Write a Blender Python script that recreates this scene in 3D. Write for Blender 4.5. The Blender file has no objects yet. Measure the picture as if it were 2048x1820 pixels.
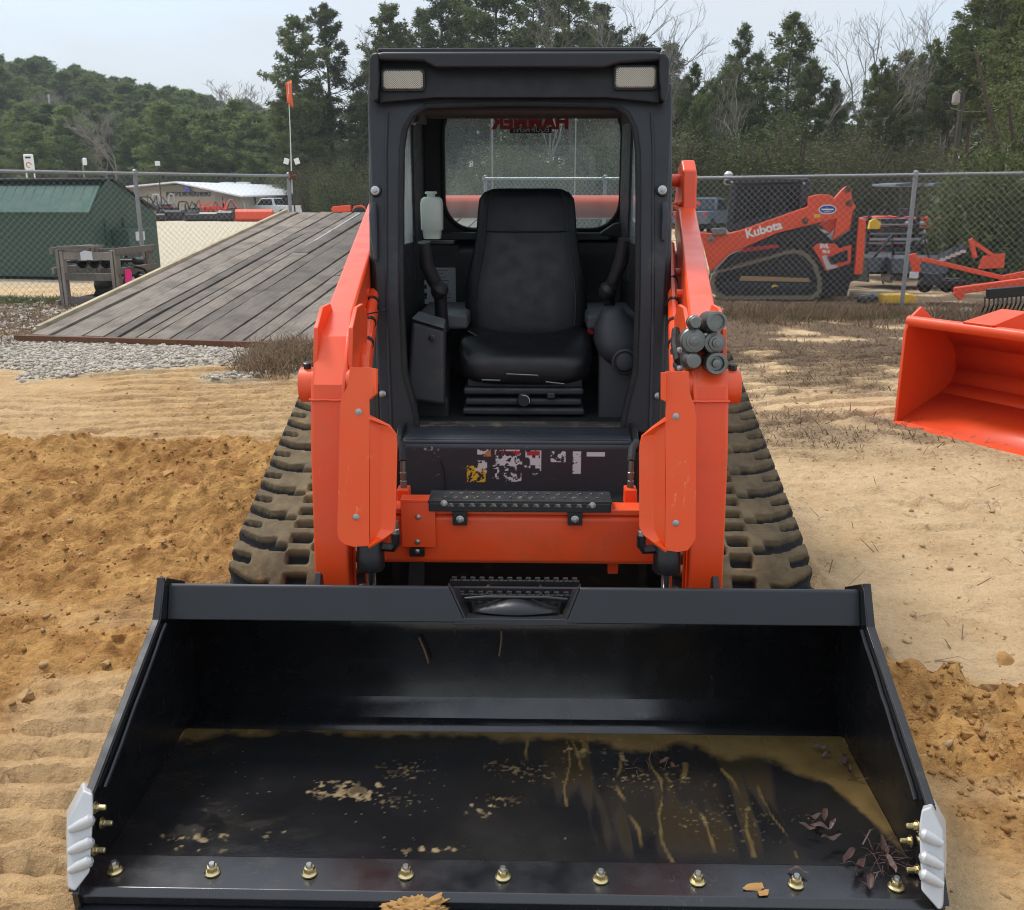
import bpy, bmesh, math, random
import numpy as np
from mathutils import Vector, Matrix, noise as mnoise

# ------------------------------------------------------------------ camera
F, CAMH, HY, CX, CY = 1893.0, 1.45, 395.0, 1024.0, 910.0     # photo pixels (2048 x 1820)
PITCH = math.atan((CY - HY) / F)
sc = bpy.context.scene
COL = sc.collection
cam = bpy.data.cameras.new("camera")
cam.sensor_width = 36.0
cam.lens = F / 2048.0 * 36.0
cam.clip_start = 0.05
cam.clip_end = 3000
cam_o = bpy.data.objects.new("camera", cam)
COL.objects.link(cam_o)
cam_o.location = (0, 0, CAMH)
cam_o.rotation_euler = (math.pi / 2 - PITCH, 0, 0)
sc.camera = cam_o
sc.render.resolution_x, sc.render.resolution_y = 1024, 910

# ------------------------------------------------------------------ sky, sun, exposure
world = bpy.data.worlds.new("World")
sc.world = world
world.use_nodes = True
nt = world.node_tree
nt.nodes.clear()
wout = nt.nodes.new("ShaderNodeOutputWorld")
wbg = nt.nodes.new("ShaderNodeBackground")
wbg.inputs["Strength"].default_value = 0.1
sky = nt.nodes.new("ShaderNodeTexSky")
sky.sky_type = 'NISHITA'
sky.sun_disc = False
SUN_EL, SUN_AZ = math.radians(58), math.radians(-50)   # azimuth clockwise from +Y: beyond the loader, to its left
sky.sun_elevation = SUN_EL
sky.sun_rotation = SUN_AZ
tc = nt.nodes.new("ShaderNodeTexCoord")
mp = nt.nodes.new("ShaderNodeMapping")
mp.inputs["Scale"].default_value = (1.0, 1.0, 4.5)
nz = nt.nodes.new("ShaderNodeTexNoise")
nz.inputs["Scale"].default_value = 2.2
nz.inputs["Detail"].default_value = 6
nz.inputs["Roughness"].default_value = 0.5
rp = nt.nodes.new("ShaderNodeValToRGB")
rp.color_ramp.elements[0].position = 0.3
rp.color_ramp.elements[0].color = (0.50, 0.50, 0.50, 1)
rp.color_ramp.elements[1].position = 0.72
rp.color_ramp.elements[1].color = (1, 1, 1, 1)
mx = nt.nodes.new("ShaderNodeMix")
mx.data_type = 'RGBA'
mx.inputs["B"].default_value = (3.95, 4.16, 4.40, 1)        # thin high overcast
nt.links.new(tc.outputs["Generated"], mp.inputs["Vector"])
nt.links.new(mp.outputs["Vector"], nz.inputs["Vector"])
nt.links.new(nz.outputs["Fac"], rp.inputs["Fac"])
nt.links.new(rp.outputs["Color"], mx.inputs["Factor"])
nt.links.new(sky.outputs["Color"], mx.inputs["A"])
# an overcast sky grows brighter evenly from horizon to zenith: (1 + 2 sin h) / 3 of the zenith value
sx = nt.nodes.new("ShaderNodeSeparateXYZ")
nt.links.new(tc.outputs["Generated"], sx.inputs["Vector"])
mr_ = nt.nodes.new("ShaderNodeMapRange")
mr_.inputs["To Min"].default_value = 0.90
mr_.inputs["To Max"].default_value = 2.0
nt.links.new(sx.outputs["Z"], mr_.inputs["Value"])
vm = nt.nodes.new("ShaderNodeVectorMath")
vm.operation = 'SCALE'
nt.links.new(mx.outputs["Result"], vm.inputs[0])
nt.links.new(mr_.outputs["Result"], vm.inputs["Scale"])
nt.links.new(vm.outputs["Vector"], wbg.inputs["Color"])
nt.links.new(wbg.outputs["Background"], wout.inputs["Surface"])

sun = bpy.data.lights.new("sun", 'SUN')
sun.energy = 1.5
sun.angle = math.radians(12)
sun.color = (1.0, 0.96, 0.9)
sun_o = bpy.data.objects.new("sun", sun)
COL.objects.link(sun_o)
_sd = Vector((math.sin(SUN_AZ) * math.cos(SUN_EL), math.cos(SUN_AZ) * math.cos(SUN_EL), math.sin(SUN_EL)))
sun_o.rotation_euler = _sd.to_track_quat('Z', 'Y').to_euler()

sc.view_settings.view_transform = 'Standard'
sc.view_settings.look = 'None'
sc.view_settings.exposure = 0.86
sc.view_settings.gamma = 1
sc.view_settings.use_curve_mapping = False
sc.render.engine = 'CYCLES'
sc.cycles.max_bounces = 6
sc.cycles.transparent_max_bounces = 8
sc.cycles.use_denoising = True
sc.cycles.filter_width = 1.1

# ------------------------------------------------------------------ helpers
RND = random.Random(7)
NPR = np.random.RandomState(11)


def ray(px, py):
    c, s = math.cos(PITCH), math.sin(PITCH)
    u, v = (px - CX) / F, (py - CY) / F
    return Vector((u, c - v * s, -s - v * c))


def at_z(px, py, z=0.0):
    r = ray(px, py)
    return Vector((0, 0, CAMH)) + r * ((z - CAMH) / r.z)


def at_y(px, py, y):
    r = ray(px, py)
    return Vector((0, 0, CAMH)) + r * (y / r.y)


class Frame:
    """a thing's own upright frame: origin on the ground, yaw, and surveying of photo points on its planes"""
    def __init__(self, x, y, yaw, z=0.0):
        self.o = Vector((x, y, z)); self.yaw = yaw
        self.R = Matrix.Rotation(yaw, 3, 'Z'); self.Ri = self.R.transposed()

    def _ax(self, px, py, ax, val):
        o = self.Ri @ (Vector((0, 0, CAMH)) - self.o)
        d = self.Ri @ ray(px, py)
        return o + d * ((val - o[ax]) / d[ax])

    def x(self, px, py, v): return self._ax(px, py, 0, v)
    def y(self, px, py, v): return self._ax(px, py, 1, v)
    def z(self, px, py, v): return self._ax(px, py, 2, v)
    def to_world(self, p): return self.R @ Vector(p) + self.o


def tag(o, label=None, cat=None, group=None, kind=None):
    if label: o["label"] = label
    if cat: o["category"] = cat
    if group: o["group"] = group
    if kind: o["kind"] = kind
    return o


def empty(name, loc=(0, 0, 0), rz=0.0):
    o = bpy.data.objects.new(name, None)
    o.location = loc
    o.rotation_euler = (0, 0, rz)
    o.empty_display_size = 0.2
    COL.objects.link(o)
    return o


def link(name, me, parent=None):
    o = bpy.data.objects.new(name, me)
    COL.objects.link(o)
    if parent is not None: o.parent = parent
    return o


def copy_tree(o, parent=None):
    c = o.copy(); COL.objects.link(c); c.parent = parent
    for ch in list(o.children): copy_tree(ch, c)
    return c


class MB:
    def __init__(self):
        self.v = []; self.f = []; self.m = []

    def add(self, vs, fs, mi=0):
        n = len(self.v)
        self.v += [tuple(p) for p in vs]
        self.f += [tuple(i + n for i in f) for f in fs]
        self.m += [mi] * len(fs)
        return self

    def hull8(self, p, mi=0):
        """p: four bottom points (counter-clockwise seen from above), then the four above them"""
        return self.add(p, [(3, 2, 1, 0), (4, 5, 6, 7), (0, 1, 5, 4), (1, 2, 6, 5), (2, 3, 7, 6), (3, 0, 4, 7)], mi)

    def box(self, c, s, R=None, mi=0):
        c = Vector(c); hx, hy, hz = s[0] / 2, s[1] / 2, s[2] / 2
        ps = [Vector(q) for q in ((-hx, -hy, -hz), (hx, -hy, -hz), (hx, hy, -hz), (-hx, hy, -hz), (-hx, -hy, hz), (hx, -hy, hz), (hx, hy, hz), (-hx, hy, hz))]
        if R is not None: ps = [R @ q for q in ps]
        return self.hull8([q + c for q in ps], mi)

    def bar(self, a, b, w, h, up=(0, 0, 1), mi=0):
        """rectangular bar from a to b, w sideways, h along up"""
        a, b = Vector(a), Vector(b)
        d = (b - a).normalized(); u = Vector(up)
        s = d.cross(u)
        if s.length < 1e-4: s = d.cross(Vector((0, 1, 0)))
        s.normalize(); u = s.cross(d).normalized()
        s *= w / 2; u *= h / 2
        return self.hull8([a - s - u, a + s - u, b + s - u, b - s - u, a - s + u, a + s + u, b + s + u, b - s + u], mi)

    def prism(self, poly, axis, a, b, mi=0):
        """poly in the plane across axis (x: (y,z); y: (x,z); z: (x,y)), from a to b along the axis"""
        n = len(poly)
        def P(q, t):
            if axis == 'x': return (t, q[0], q[1])
            if axis == 'y': return (q[0], t, q[1])
            return (q[0], q[1], t)
        vs = [P(q, a) for q in poly] + [P(q, b) for q in poly]
        fs = [tuple(range(n - 1, -1, -1)), tuple(range(n, 2 * n))]
        fs += [(i, (i + 1) % n, n + (i + 1) % n, n + i) for i in range(n)]
        return self.add(vs, fs, mi)

    def slab(self, pts, off, mi=0):
        """a polygon of 3-D points and its copy moved by off"""
        n = len(pts); off = Vector(off)
        vs = [Vector(p) for p in pts] + [Vector(p) + off for p in pts]
        fs = [tuple(range(n - 1, -1, -1)), tuple(range(n, 2 * n))]
        fs += [(i, (i + 1) % n, n + (i + 1) % n, n + i) for i in range(n)]
        return self.add(vs, fs, mi)

    def tube(self, pts, r, n=8, cap=True, mi=0):
        pts = [Vector(p) for p in pts]
        k = len(pts)
        rs = r if isinstance(r, (list, tuple)) else [r] * k
        vs = []; up = None
        for i, p in enumerate(pts):
            d = (pts[min(i + 1, k - 1)] - pts[max(i - 1, 0)])
            d = d.normalized() if d.length > 1e-9 else Vector((0, 0, 1))
            if up is None:
                up = d.orthogonal().normalized()
            else:
                up = up - d * up.dot(d)
                up = up.normalized() if up.length > 1e-6 else d.orthogonal().normalized()
            s = d.cross(up)
            for j in range(n):
                t = 2 * math.pi * j / n
                vs.append(p + (up * math.cos(t) + s * math.sin(t)) * rs[i])
        fs = [(i * n + j, i * n + (j + 1) % n, (i + 1) * n + (j + 1) % n, (i + 1) * n + j) for i in range(k - 1) for j in range(n)]
        if cap:
            fs.append(tuple(range(n - 1, -1, -1))); fs.append(tuple(range((k - 1) * n, k * n)))
        return self.add(vs, fs, mi)

    def lathe(self, prof, o, axis, n=16, mi=0):
        """prof: (radius, height) pairs along axis from o"""
        o = Vector(o); ax = Vector(axis).normalized()
        a = ax.orthogonal().normalized(); b = ax.cross(a)
        vs = []
        for r, h in prof:
            for j in range(n):
                t = 2 * math.pi * j / n
                vs.append(o + ax * h + (a * math.cos(t) + b * math.sin(t)) * r)
        k = len(prof)
        fs = [(i * n + j, i * n + (j + 1) % n, (i + 1) * n + (j + 1) % n, (i + 1) * n + j) for i in range(k - 1) for j in range(n)]
        fs.append(tuple(range(n - 1, -1, -1))); fs.append(tuple(range((k - 1) * n, k * n)))
        return self.add(vs, fs, mi)

    def grid(self, fn, nu, nv, mi=0):
        vs = [fn(i / nu, j / nv) for j in range(nv + 1) for i in range(nu + 1)]
        fs = [(j * (nu + 1) + i, j * (nu + 1) + i + 1, (j + 1) * (nu + 1) + i + 1, (j + 1) * (nu + 1) + i) for j in range(nv) for i in range(nu)]
        return self.add(vs, fs, mi)

    def mesh(self, name, mats, smooth=35):
        me = bpy.data.meshes.new(name)
        me.from_pydata(self.v, [], self.f)
        for m in (mats if isinstance(mats, (list, tuple)) else [mats]): me.materials.append(m)
        if any(self.m): me.polygons.foreach_set("material_index", self.m)
        me.validate()
        if smooth:
            bm = bmesh.new(); bm.from_mesh(me)
            bmesh.ops.recalc_face_normals(bm, faces=bm.faces)
            bm.to_mesh(me); bm.free()
            me.shade_smooth()
            me.set_sharp_from_angle(angle=math.radians(smooth))
        me.update()
        return me

    def build(self, name, mats, parent=None, smooth=35, bev=0.0, seg=2, solid=0.0, sub=0):
        o = link(name, self.mesh(name, mats, smooth), parent)
        if solid:
            s = o.modifiers.new("solid", 'SOLIDIFY'); s.thickness = solid; s.offset = 0
        if bev:
            b = o.modifiers.new("bev", 'BEVEL'); b.width = bev; b.segments = seg
            b.limit_method = 'ANGLE'; b.angle_limit = math.radians(32); b.harden_normals = True
        if sub:
            s = o.modifiers.new("sub", 'SUBSURF'); s.levels = sub; s.render_levels = sub
        return o


def np_mesh(name, verts, faces, mats, nper, smooth=False, colors=None, mat_idx=None):
    """big meshes from numpy: faces all with nper corners; colors: per-vertex rgb attribute 'Col'"""
    me = bpy.data.meshes.new(name)
    nv, nf = len(verts), len(faces)
    me.vertices.add(nv); me.vertices.foreach_set("co", np.asarray(verts, np.float32).ravel())
    me.loops.add(nf * nper); me.loops.foreach_set("vertex_index", np.asarray(faces, np.int32).ravel())
    me.polygons.add(nf)
    me.polygons.foreach_set("loop_start", np.arange(0, nf * nper, nper, dtype=np.int32))
    me.polygons.foreach_set("loop_total", np.full(nf, nper, np.int32))
    for m in (mats if isinstance(mats, (list, tuple)) else [mats]): me.materials.append(m)
    if mat_idx is not None: me.polygons.foreach_set("material_index", np.asarray(mat_idx, np.int32))
    me.update(calc_edges=True)
    if smooth: me.shade_smooth()
    if colors is not None:
        at = me.color_attributes.new("Col", 'FLOAT_COLOR', 'POINT')
        c = np.ones((nv, 4), np.float32); c[:, :colors.shape[1]] = colors
        at.data.foreach_set("color", c.ravel())
    return me


# value noise for shapes and masks
class VN:
    def __init__(self, seed):
        self.t = np.random.RandomState(seed).rand(256, 256)

    def __call__(self, x, y):
        x = np.asarray(x, float); y = np.asarray(y, float)
        xi = np.floor(x).astype(int); yi = np.floor(y).astype(int)
        fx = x - xi; fy = y - yi
        fx = fx * fx * (3 - 2 * fx); fy = fy * fy * (3 - 2 * fy)
        t = self.t
        a = t[xi & 255, yi & 255]; b = t[(xi + 1) & 255, yi & 255]
        c = t[xi & 255, (yi + 1) & 255]; d = t[(xi + 1) & 255, (yi + 1) & 255]
        return (a * (1 - fx) + b * fx) * (1 - fy) + (c * (1 - fx) + d * fx) * fy

    def fbm(self, x, y, o=4, g=0.5):
        s = 0; a = 1; n = 0
        for k in range(o):
            s = s + a * self(x * 2 ** k + 17.3 * k, y * 2 ** k + 5.1 * k); n += a; a *= g
        return s / n


N1, N2, N3 = VN(1), VN(2), VN(3)


def sstep(a, b, x):
    t = np.clip((x - a) / (b - a), 0, 1)
    return t * t * (3 - 2 * t)


# ------------------------------------------------------------------ materials
def nodes(name):
    m = bpy.data.materials.new(name); m.use_nodes = True
    t = m.node_tree; b = t.nodes["Principled BSDF"]
    return m, t, b


def nnoise(t, scale, detail=4, rough=0.55, vec=None, coord="Object"):
    n = t.nodes.new("ShaderNodeTexNoise")
    n.inputs["Scale"].default_value = scale; n.inputs["Detail"].default_value = detail; n.inputs["Roughness"].default_value = rough
    if vec is None:
        c = t.nodes.new("ShaderNodeTexCoord"); vec = c.outputs[coord]
    t.links.new(vec, n.inputs["Vector"])
    return n.outputs["Fac"]


def nramp(t, src, stops):
    r = t.nodes.new("ShaderNodeValToRGB")
    while len(r.color_ramp.elements) < len(stops): r.color_ramp.elements.new(0.5)
    for e, (p, c) in zip(r.color_ramp.elements, stops):
        e.position = p; e.color = (c, c, c, 1) if isinstance(c, (int, float)) else (*c, 1)
    t.links.new(src, r.inputs["Fac"])
    return r.outputs["Color"]


def nmix(t, fac, a, b):
    n = t.nodes.new("ShaderNodeMix"); n.data_type = 'RGBA'
    for s, v in (("Factor", fac), ("A", a), ("B", b)):
        if isinstance(v, (tuple, list)): n.inputs[s].default_value = (*v, 1) if s != "Factor" else v
        elif isinstance(v, (int, float)): n.inputs[s].default_value = v
        else: t.links.new(v, n.inputs[s])
    return n.outputs["Result"]


def nbump(t, b, h, strength=0.3, dist=0.01):
    n = t.nodes.new("ShaderNodeBump")
    n.inputs["Strength"].default_value = strength; n.inputs["Distance"].default_value = dist
    t.links.new(h, n.inputs["Height"]); t.links.new(n.outputs["Normal"], b.inputs["Normal"])


def paint(name, col, rough=0.4, metal=0.0, var=0.12, scale=9.0, dirt=None, dirt_amt=0.0, dirt_scale=6.0, coat=0.0, chips=None, bump=0.0, spec=0.5, dust=None, scratch=None):
    m, t, b = nodes(name)
    dk = tuple(c * (1 - var) for c in col); lt = tuple(min(1, c * (1 + var)) for c in col)
    cc = nmix(t, nnoise(t, scale, 5), dk, lt)
    if dirt:
        f = nramp(t, nnoise(t, dirt_scale, 8, 0.68), [(0.62 - 0.3 * dirt_amt, 0.0), (0.92 - 0.3 * dirt_amt, 1.0)])
        cc = nmix(t, f, cc, dirt)
    if dust:
        f = nramp(t, nnoise(t, 2.6, 9, 0.7), [(0.42, 0.0), (0.8, 0.42)])
        cc = nmix(t, f, cc, dust)
    if scratch:
        tcs = t.nodes.new("ShaderNodeTexCoord"); mps = t.nodes.new("ShaderNodeMapping"); mps.inputs["Scale"].default_value = (1.0, 1.0, 0.22); mps.inputs["Rotation"].default_value = (0.25, 0.35, 0.2)
        t.links.new(tcs.outputs["Object"], mps.inputs["Vector"])
        ln = nramp(t, nnoise(t, 26, 3, 0.5, vec=mps.outputs["Vector"]), [(0.494, 0.0), (0.50, 1.0), (0.506, 0.0)])
        mk_ = nramp(t, nnoise(t, 4.5, 4, 0.6), [(0.56, 0.0), (0.66, 0.8)])
        mm = t.nodes.new("ShaderNodeMath"); mm.operation = 'MULTIPLY'; t.links.new(ln, mm.inputs[0]); t.links.new(mk_, mm.inputs[1])
        cc = nmix(t, mm.outputs[0], cc, scratch)
    if chips:
        f = nramp(t, nnoise(t, 30, 9, 0.72), [(0.69, 0.0), (0.705, 1.0)])
        cc = nmix(t, f, cc, chips)
    t.links.new(cc, b.inputs["Base Color"])
    rr = nramp(t, nnoise(t, scale * 2.3, 4), [(0.3, max(0.03, rough - 0.08)), (0.7, min(1, rough + 0.1))])
    t.links.new(rr, b.inputs["Roughness"])
    b.inputs["Metallic"].default_value = metal
    b.inputs["Coat Weight"].default_value = coat
    b.inputs["Coat Roughness"].default_value = 0.15
    b.inputs["Specular IOR Level"].default_value = spec
    if bump: nbump(t, b, nnoise(t, 160, 3), bump, 0.002)
    return m


M = {}
M["orange"] = paint("orange_paint", (0.84, 0.070, 0.008), 0.36, var=0.07, scale=4, dirt=(0.48, 0.075, 0.025), dirt_amt=0.16, dirt_scale=5, chips=(0.30, 0.05, 0.03), coat=0.15, dust=(0.56, 0.15, 0.06), scratch=(0.85, 0.32, 0.18))
M["orange2"] = paint("orange_paint_far", (0.74, 0.065, 0.012), 0.42, var=0.12, scale=3, coat=0.2)
M["orange_bk"] = paint("orange_bucket_paint", (0.76, 0.062, 0.007), 0.48, var=0.1, scale=3, coat=0.1, dust=(0.5, 0.10, 0.03), scratch=(0.35, 0.04, 0.02), chips=(0.28, 0.05, 0.02))
M["guard"] = paint("orange_guard_paint", (0.88, 0.085, 0.009), 0.38, var=0.06, scale=4, chips=(0.85, 0.33, 0.17), coat=0.12, dust=(0.66, 0.17, 0.06), scratch=(0.9, 0.45, 0.28))
M["navy"] = paint("dark_grey_blue_paint", (0.022, 0.025, 0.032), 0.42, var=0.2, scale=6, chips=(0.10, 0.10, 0.10))
M["cabgrey"] = paint("charcoal_cab_paint", (0.0115, 0.012, 0.0145), 0.42, var=0.18, scale=5, dirt=(0.09, 0.08, 0.07), dirt_amt=0.12, chips=(0.16, 0.15, 0.14))
M["black"] = paint("black_paint", (0.011, 0.011, 0.012), 0.34, var=0.2, scale=6)
M["blackrough"] = paint("worn_black_steel", (0.013, 0.013, 0.014), 0.5, var=0.25, dirt=(0.11, 0.085, 0.05), dirt_amt=0.16, dirt_scale=14)
M["plastic"] = paint("black_plastic", (0.014, 0.014, 0.016), 0.55, var=0.15, bump=0.1)
M["greyplastic"] = paint("grey_plastic", (0.07, 0.075, 0.082), 0.55, var=0.12)
M["dkgreyplastic"] = paint("dark_grey_plastic", (0.035, 0.037, 0.042), 0.55, var=0.15, dirt=(0.09, 0.08, 0.065), dirt_amt=0.1)
M["vinyl"] = paint("black_vinyl", (0.006, 0.006, 0.0075), 0.46, var=0.15, bump=0.25)
M["brownbar"] = paint("dusty_brown_bar", (0.035, 0.027, 0.02), 0.6, var=0.3)
M["zinc"] = paint("zinc_plate", (0.42, 0.42, 0.40), 0.32, metal=1.0, var=0.15)
M["gold"] = paint("yellow_zinc_plate", (0.62, 0.52, 0.28), 0.33, metal=1.0, var=0.2, scale=40)
M["chrome"] = paint("chrome", (0.8, 0.8, 0.82), 0.08, metal=1.0, var=0.02)
M["galv"] = paint("galvanised_steel", (0.30, 0.31, 0.32), 0.5, metal=0.65, var=0.2, scale=14)
M["wire"] = paint("galvanised_wire", (0.36, 0.37, 0.37), 0.5, metal=0.3, var=0.2, scale=14)
M["rust"] = paint("rusty_steel", (0.13, 0.055, 0.028), 0.8, var=0.4, scale=12)
M["silver"] = paint("silver_paint", (0.50, 0.50, 0.49), 0.45, metal=0.3, var=0.08, scale=30, bump=0.2)
M["couplersteel"] = paint("dusty_steel", (0.19, 0.19, 0.175), 0.4, metal=0.85, var=0.3, scale=30)
M["white"] = paint("white_plastic", (0.72, 0.74, 0.70), 0.5, var=0.05)
M["bottle"] = paint("milky_plastic", (0.55, 0.62, 0.55), 0.4, var=0.08)
M["paper"] = paint("paper_sheet", (0.62, 0.63, 0.64), 0.7, var=0.05)
M["ink"] = paint("dark_print", (0.03, 0.03, 0.035), 0.7, var=0.1)
M["red"] = paint("red_print", (0.45, 0.02, 0.02), 0.5, var=0.1)
M["yellow"] = paint("yellow_paint", (0.72, 0.42, 0.02), 0.5, var=0.15)
M["blue"] = paint("blue_print", (0.02, 0.05, 0.30), 0.5, var=0.1)
M["pink"] = paint("pink_tag", (0.85, 0.03, 0.25), 0.6, var=0.05)
M["flag"] = paint("orange_flag_cloth", (0.85, 0.16, 0.06), 0.8, var=0.08)
M["green_steel"] = paint("green_painted_steel", (0.022, 0.060, 0.044), 0.38, var=0.12, scale=3, dirt=(0.08, 0.09, 0.06), dirt_amt=0.05)
M["green_lid"] = paint("green_lid", (0.045, 0.115, 0.082), 0.30, var=0.1, scale=3)  # paler than the body green: sky light on the slope is in the colour
M["rubber"] = paint("tyre_rubber", (0.009, 0.009, 0.009), 0.75, var=0.2)
M["wallpanel"] = paint("tan_wall_panel", (0.33, 0.29, 0.235), 0.7, var=0.06, scale=1.5)
M["roofmetal"] = paint("white_metal_roof", (0.72, 0.74, 0.76), 0.4, var=0.04, scale=1)
M["carwhite"] = paint("white_car_paint", (0.65, 0.66, 0.67), 0.3, var=0.03)
M["carblue"] = paint("grey_blue_car_paint", (0.07, 0.10, 0.14), 0.3, var=0.08)
M["concrete"] = paint("weathered_timber_pole", (0.24, 0.22, 0.19), 0.85, var=0.2)
M["poleblack"] = paint("dark_timber_pole", (0.05, 0.042, 0.036), 0.9, var=0.3)
M["leafdry"] = paint("dry_leaf", (0.065, 0.032, 0.024), 0.55, var=0.5, scale=30)
M["straw"] = paint("pine_straw", (0.16, 0.085, 0.045), 0.8, var=0.4, scale=30)
M["stick"] = paint("grey_twig", (0.12, 0.10, 0.085), 0.9, var=0.3, scale=30)
M["stone"] = paint("pale_gravel", (0.46, 0.43, 0.39), 0.85, var=0.4, scale=9)


def glass_mat(name, tint, rough=0.02, haze=0.12):
    """dusty glazing: mostly see-through, part film of dust"""
    m, t, b = nodes(name)
    out = t.nodes["Material Output"]
    tr = t.nodes.new("ShaderNodeBsdfTransparent"); tr.inputs["Color"].default_value = (*tint, 1)
    gl = t.nodes.new("ShaderNodeBsdfGlossy"); gl.inputs["Roughness"].default_value = rough; gl.inputs["Color"].default_value = (0.9, 0.95, 0.95, 1)
    fr = t.nodes.new("ShaderNodeFresnel"); fr.inputs["IOR"].default_value = 1.45
    mxs = t.nodes.new("ShaderNodeMixShader")
    t.links.new(fr.outputs["Fac"], mxs.inputs["Fac"]); t.links.new(tr.outputs["BSDF"], mxs.inputs[1]); t.links.new(gl.outputs["BSDF"], mxs.inputs[2])
    df = t.nodes.new("ShaderNodeBsdfTranslucent"); df.inputs["Color"].default_value = (0.33, 0.40, 0.40, 1)
    m2 = t.nodes.new("ShaderNodeMixShader")
    f = nramp(t, nnoise(t, 3.0, 5, 0.6), [(0.3, haze * 0.5), (0.75, haze * 1.7)])
    t.links.new(f, m2.inputs["Fac"]); t.links.new(mxs.outputs["Shader"], m2.inputs[1]); t.links.new(df.outputs["BSDF"], m2.inputs[2])
    t.links.new(m2.outputs["Shader"], out.inputs["Surface"])
    return m


M["glass"] = glass_mat("dusty_rear_glass", (0.72, 0.83, 0.83), haze=0.22)
M["sideglass"] = glass_mat("dusty_side_glass", (0.62, 0.74, 0.72), haze=0.4)
M["carglass"] = paint("dark_car_glass", (0.02, 0.025, 0.03), 0.1, var=0.1)


def lens_mat():
    m, t, b = nodes("headlight_lens")
    w = t.nodes.new("ShaderNodeTexChecker"); w.inputs["Scale"].default_value = 330
    c = t.nodes.new("ShaderNodeTexCoord"); t.links.new(c.outputs["Object"], w.inputs["Vector"])
    t.links.new(nmix(t, w.outputs["Fac"], (0.16, 0.14, 0.10), (0.58, 0.53, 0.43)), b.inputs["Base Color"])
    b.inputs["Roughness"].default_value = 0.22
    return m


M["lens"] = lens_mat()
M["header"] = paint("shaded_header_plastic", (0.0055, 0.005, 0.005), 0.6, var=0.2)  # blacker than the cab plastic: deep shade under the visor put into the colour


def wood_mat(name, c1, c2, axis_scale):
    m, t, b = nodes(name)
    c = t.nodes.new("ShaderNodeTexCoord"); mpn = t.nodes.new("ShaderNodeMapping"); mpn.inputs["Scale"].default_value = axis_scale
    t.links.new(c.outputs["Object"], mpn.inputs["Vector"])
    oi = t.nodes.new("ShaderNodeObjectInfo")
    n1 = nnoise(t, 9, 6, 0.65, vec=mpn.outputs["Vector"])
    n2 = nnoise(t, 2.2, 4, 0.6)
    base = nmix(t, nramp(t, n1, [(0.3, 0.0), (0.72, 1.0)]), c1, c2)
    dk = tuple(q * 0.42 for q in c1)
    base = nmix(t, nramp(t, n2, [(0.45, 0.0), (0.75, 0.8)]), base, dk)
    hs = t.nodes.new("ShaderNodeHueSaturation")
    mr = t.nodes.new("ShaderNodeMapRange"); mr.inputs[3].default_value = 0.62; mr.inputs[4].default_value = 1.35
    t.links.new(oi.outputs["Random"], mr.inputs[0]); t.links.new(mr.outputs[0], hs.inputs["Value"]); t.links.new(base, hs.inputs["Color"])
    t.links.new(hs.outputs["Color"], b.inputs["Base Color"])
    b.inputs["Roughness"].default_value = 0.88
    nbump(t, b, n1, 0.5, 0.006)
    return m


M["plank"] = wood_mat("weathered_plank", (0.080, 0.064, 0.050), (0.27, 0.225, 0.175), (11.0, 0.45, 11.0))
M["oldwood"] = wood_mat("weathered_lumber", (0.15, 0.13, 0.11), (0.27, 0.24, 0.205), (4, 4, 0.6))
M["palewood"] = wood_mat("pale_lumber", (0.27, 0.22, 0.14), (0.42, 0.35, 0.23), (4, 0.6, 4))


def leaf_mat(name, c1, c2, rough=0.6, obj_var=0.25):
    m, t, b = nodes(name)
    g = t.nodes.new("ShaderNodeNewGeometry"); oi = t.nodes.new("ShaderNodeObjectInfo")
    base = nmix(t, g.outputs["Random Per Island"], c1, c2)
    hs = t.nodes.new("ShaderNodeHueSaturation")
    mr = t.nodes.new("ShaderNodeMapRange"); mr.inputs[3].default_value = 1 - obj_var; mr.inputs[4].default_value = 1 + obj_var
    t.links.new(oi.outputs["Random"], mr.inputs[0]); t.links.new(mr.outputs[0], hs.inputs["Value"]); t.links.new(base, hs.inputs["Color"])
    t.links.new(hs.outputs["Color"], b.inputs["Base Color"])
    b.inputs["Roughness"].default_value = rough
    b.inputs["Specular IOR Level"].default_value = 0.25
    tl = t.nodes.new("ShaderNodeBsdfTranslucent"); t.links.new(hs.outputs["Color"], tl.inputs["Color"])
    ms = t.nodes.new("ShaderNodeMixShader"); ms.inputs["Fac"].default_value = 0.38
    t.links.new(b.outputs["BSDF"], ms.inputs[1]); t.links.new(tl.outputs["BSDF"], ms.inputs[2])
    t.links.new(ms.outputs["Shader"], t.nodes["Material Output"].inputs["Surface"])
    return m


M["needle"] = leaf_mat("pine_needles", (0.068, 0.096, 0.034), (0.185, 0.21, 0.078))
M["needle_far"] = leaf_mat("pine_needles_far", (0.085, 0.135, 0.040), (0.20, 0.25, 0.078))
M["shrubleaf"] = leaf_mat("shrub_leaves", (0.045, 0.066, 0.022), (0.14, 0.155, 0.06))
M["brushleaf"] = leaf_mat("brown_green_brush", (0.060, 0.064, 0.032), (0.15, 0.142, 0.070))
M["drygrass"] = leaf_mat("dry_grass", (0.10, 0.065, 0.041), (0.27, 0.185, 0.112))
M["greengrass"] = leaf_mat("green_grass", (0.05, 0.09, 0.02), (0.14, 0.18, 0.06))
M["bark"] = paint("pine_bark", (0.085, 0.062, 0.048), 0.9, var=0.4, scale=3)
M["barkgrey"] = paint("grey_bark", (0.20, 0.175, 0.15), 0.9, var=0.3, scale=3)

# ================================================================== GROUND
def gauss(t): return np.exp(-t * t)


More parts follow.
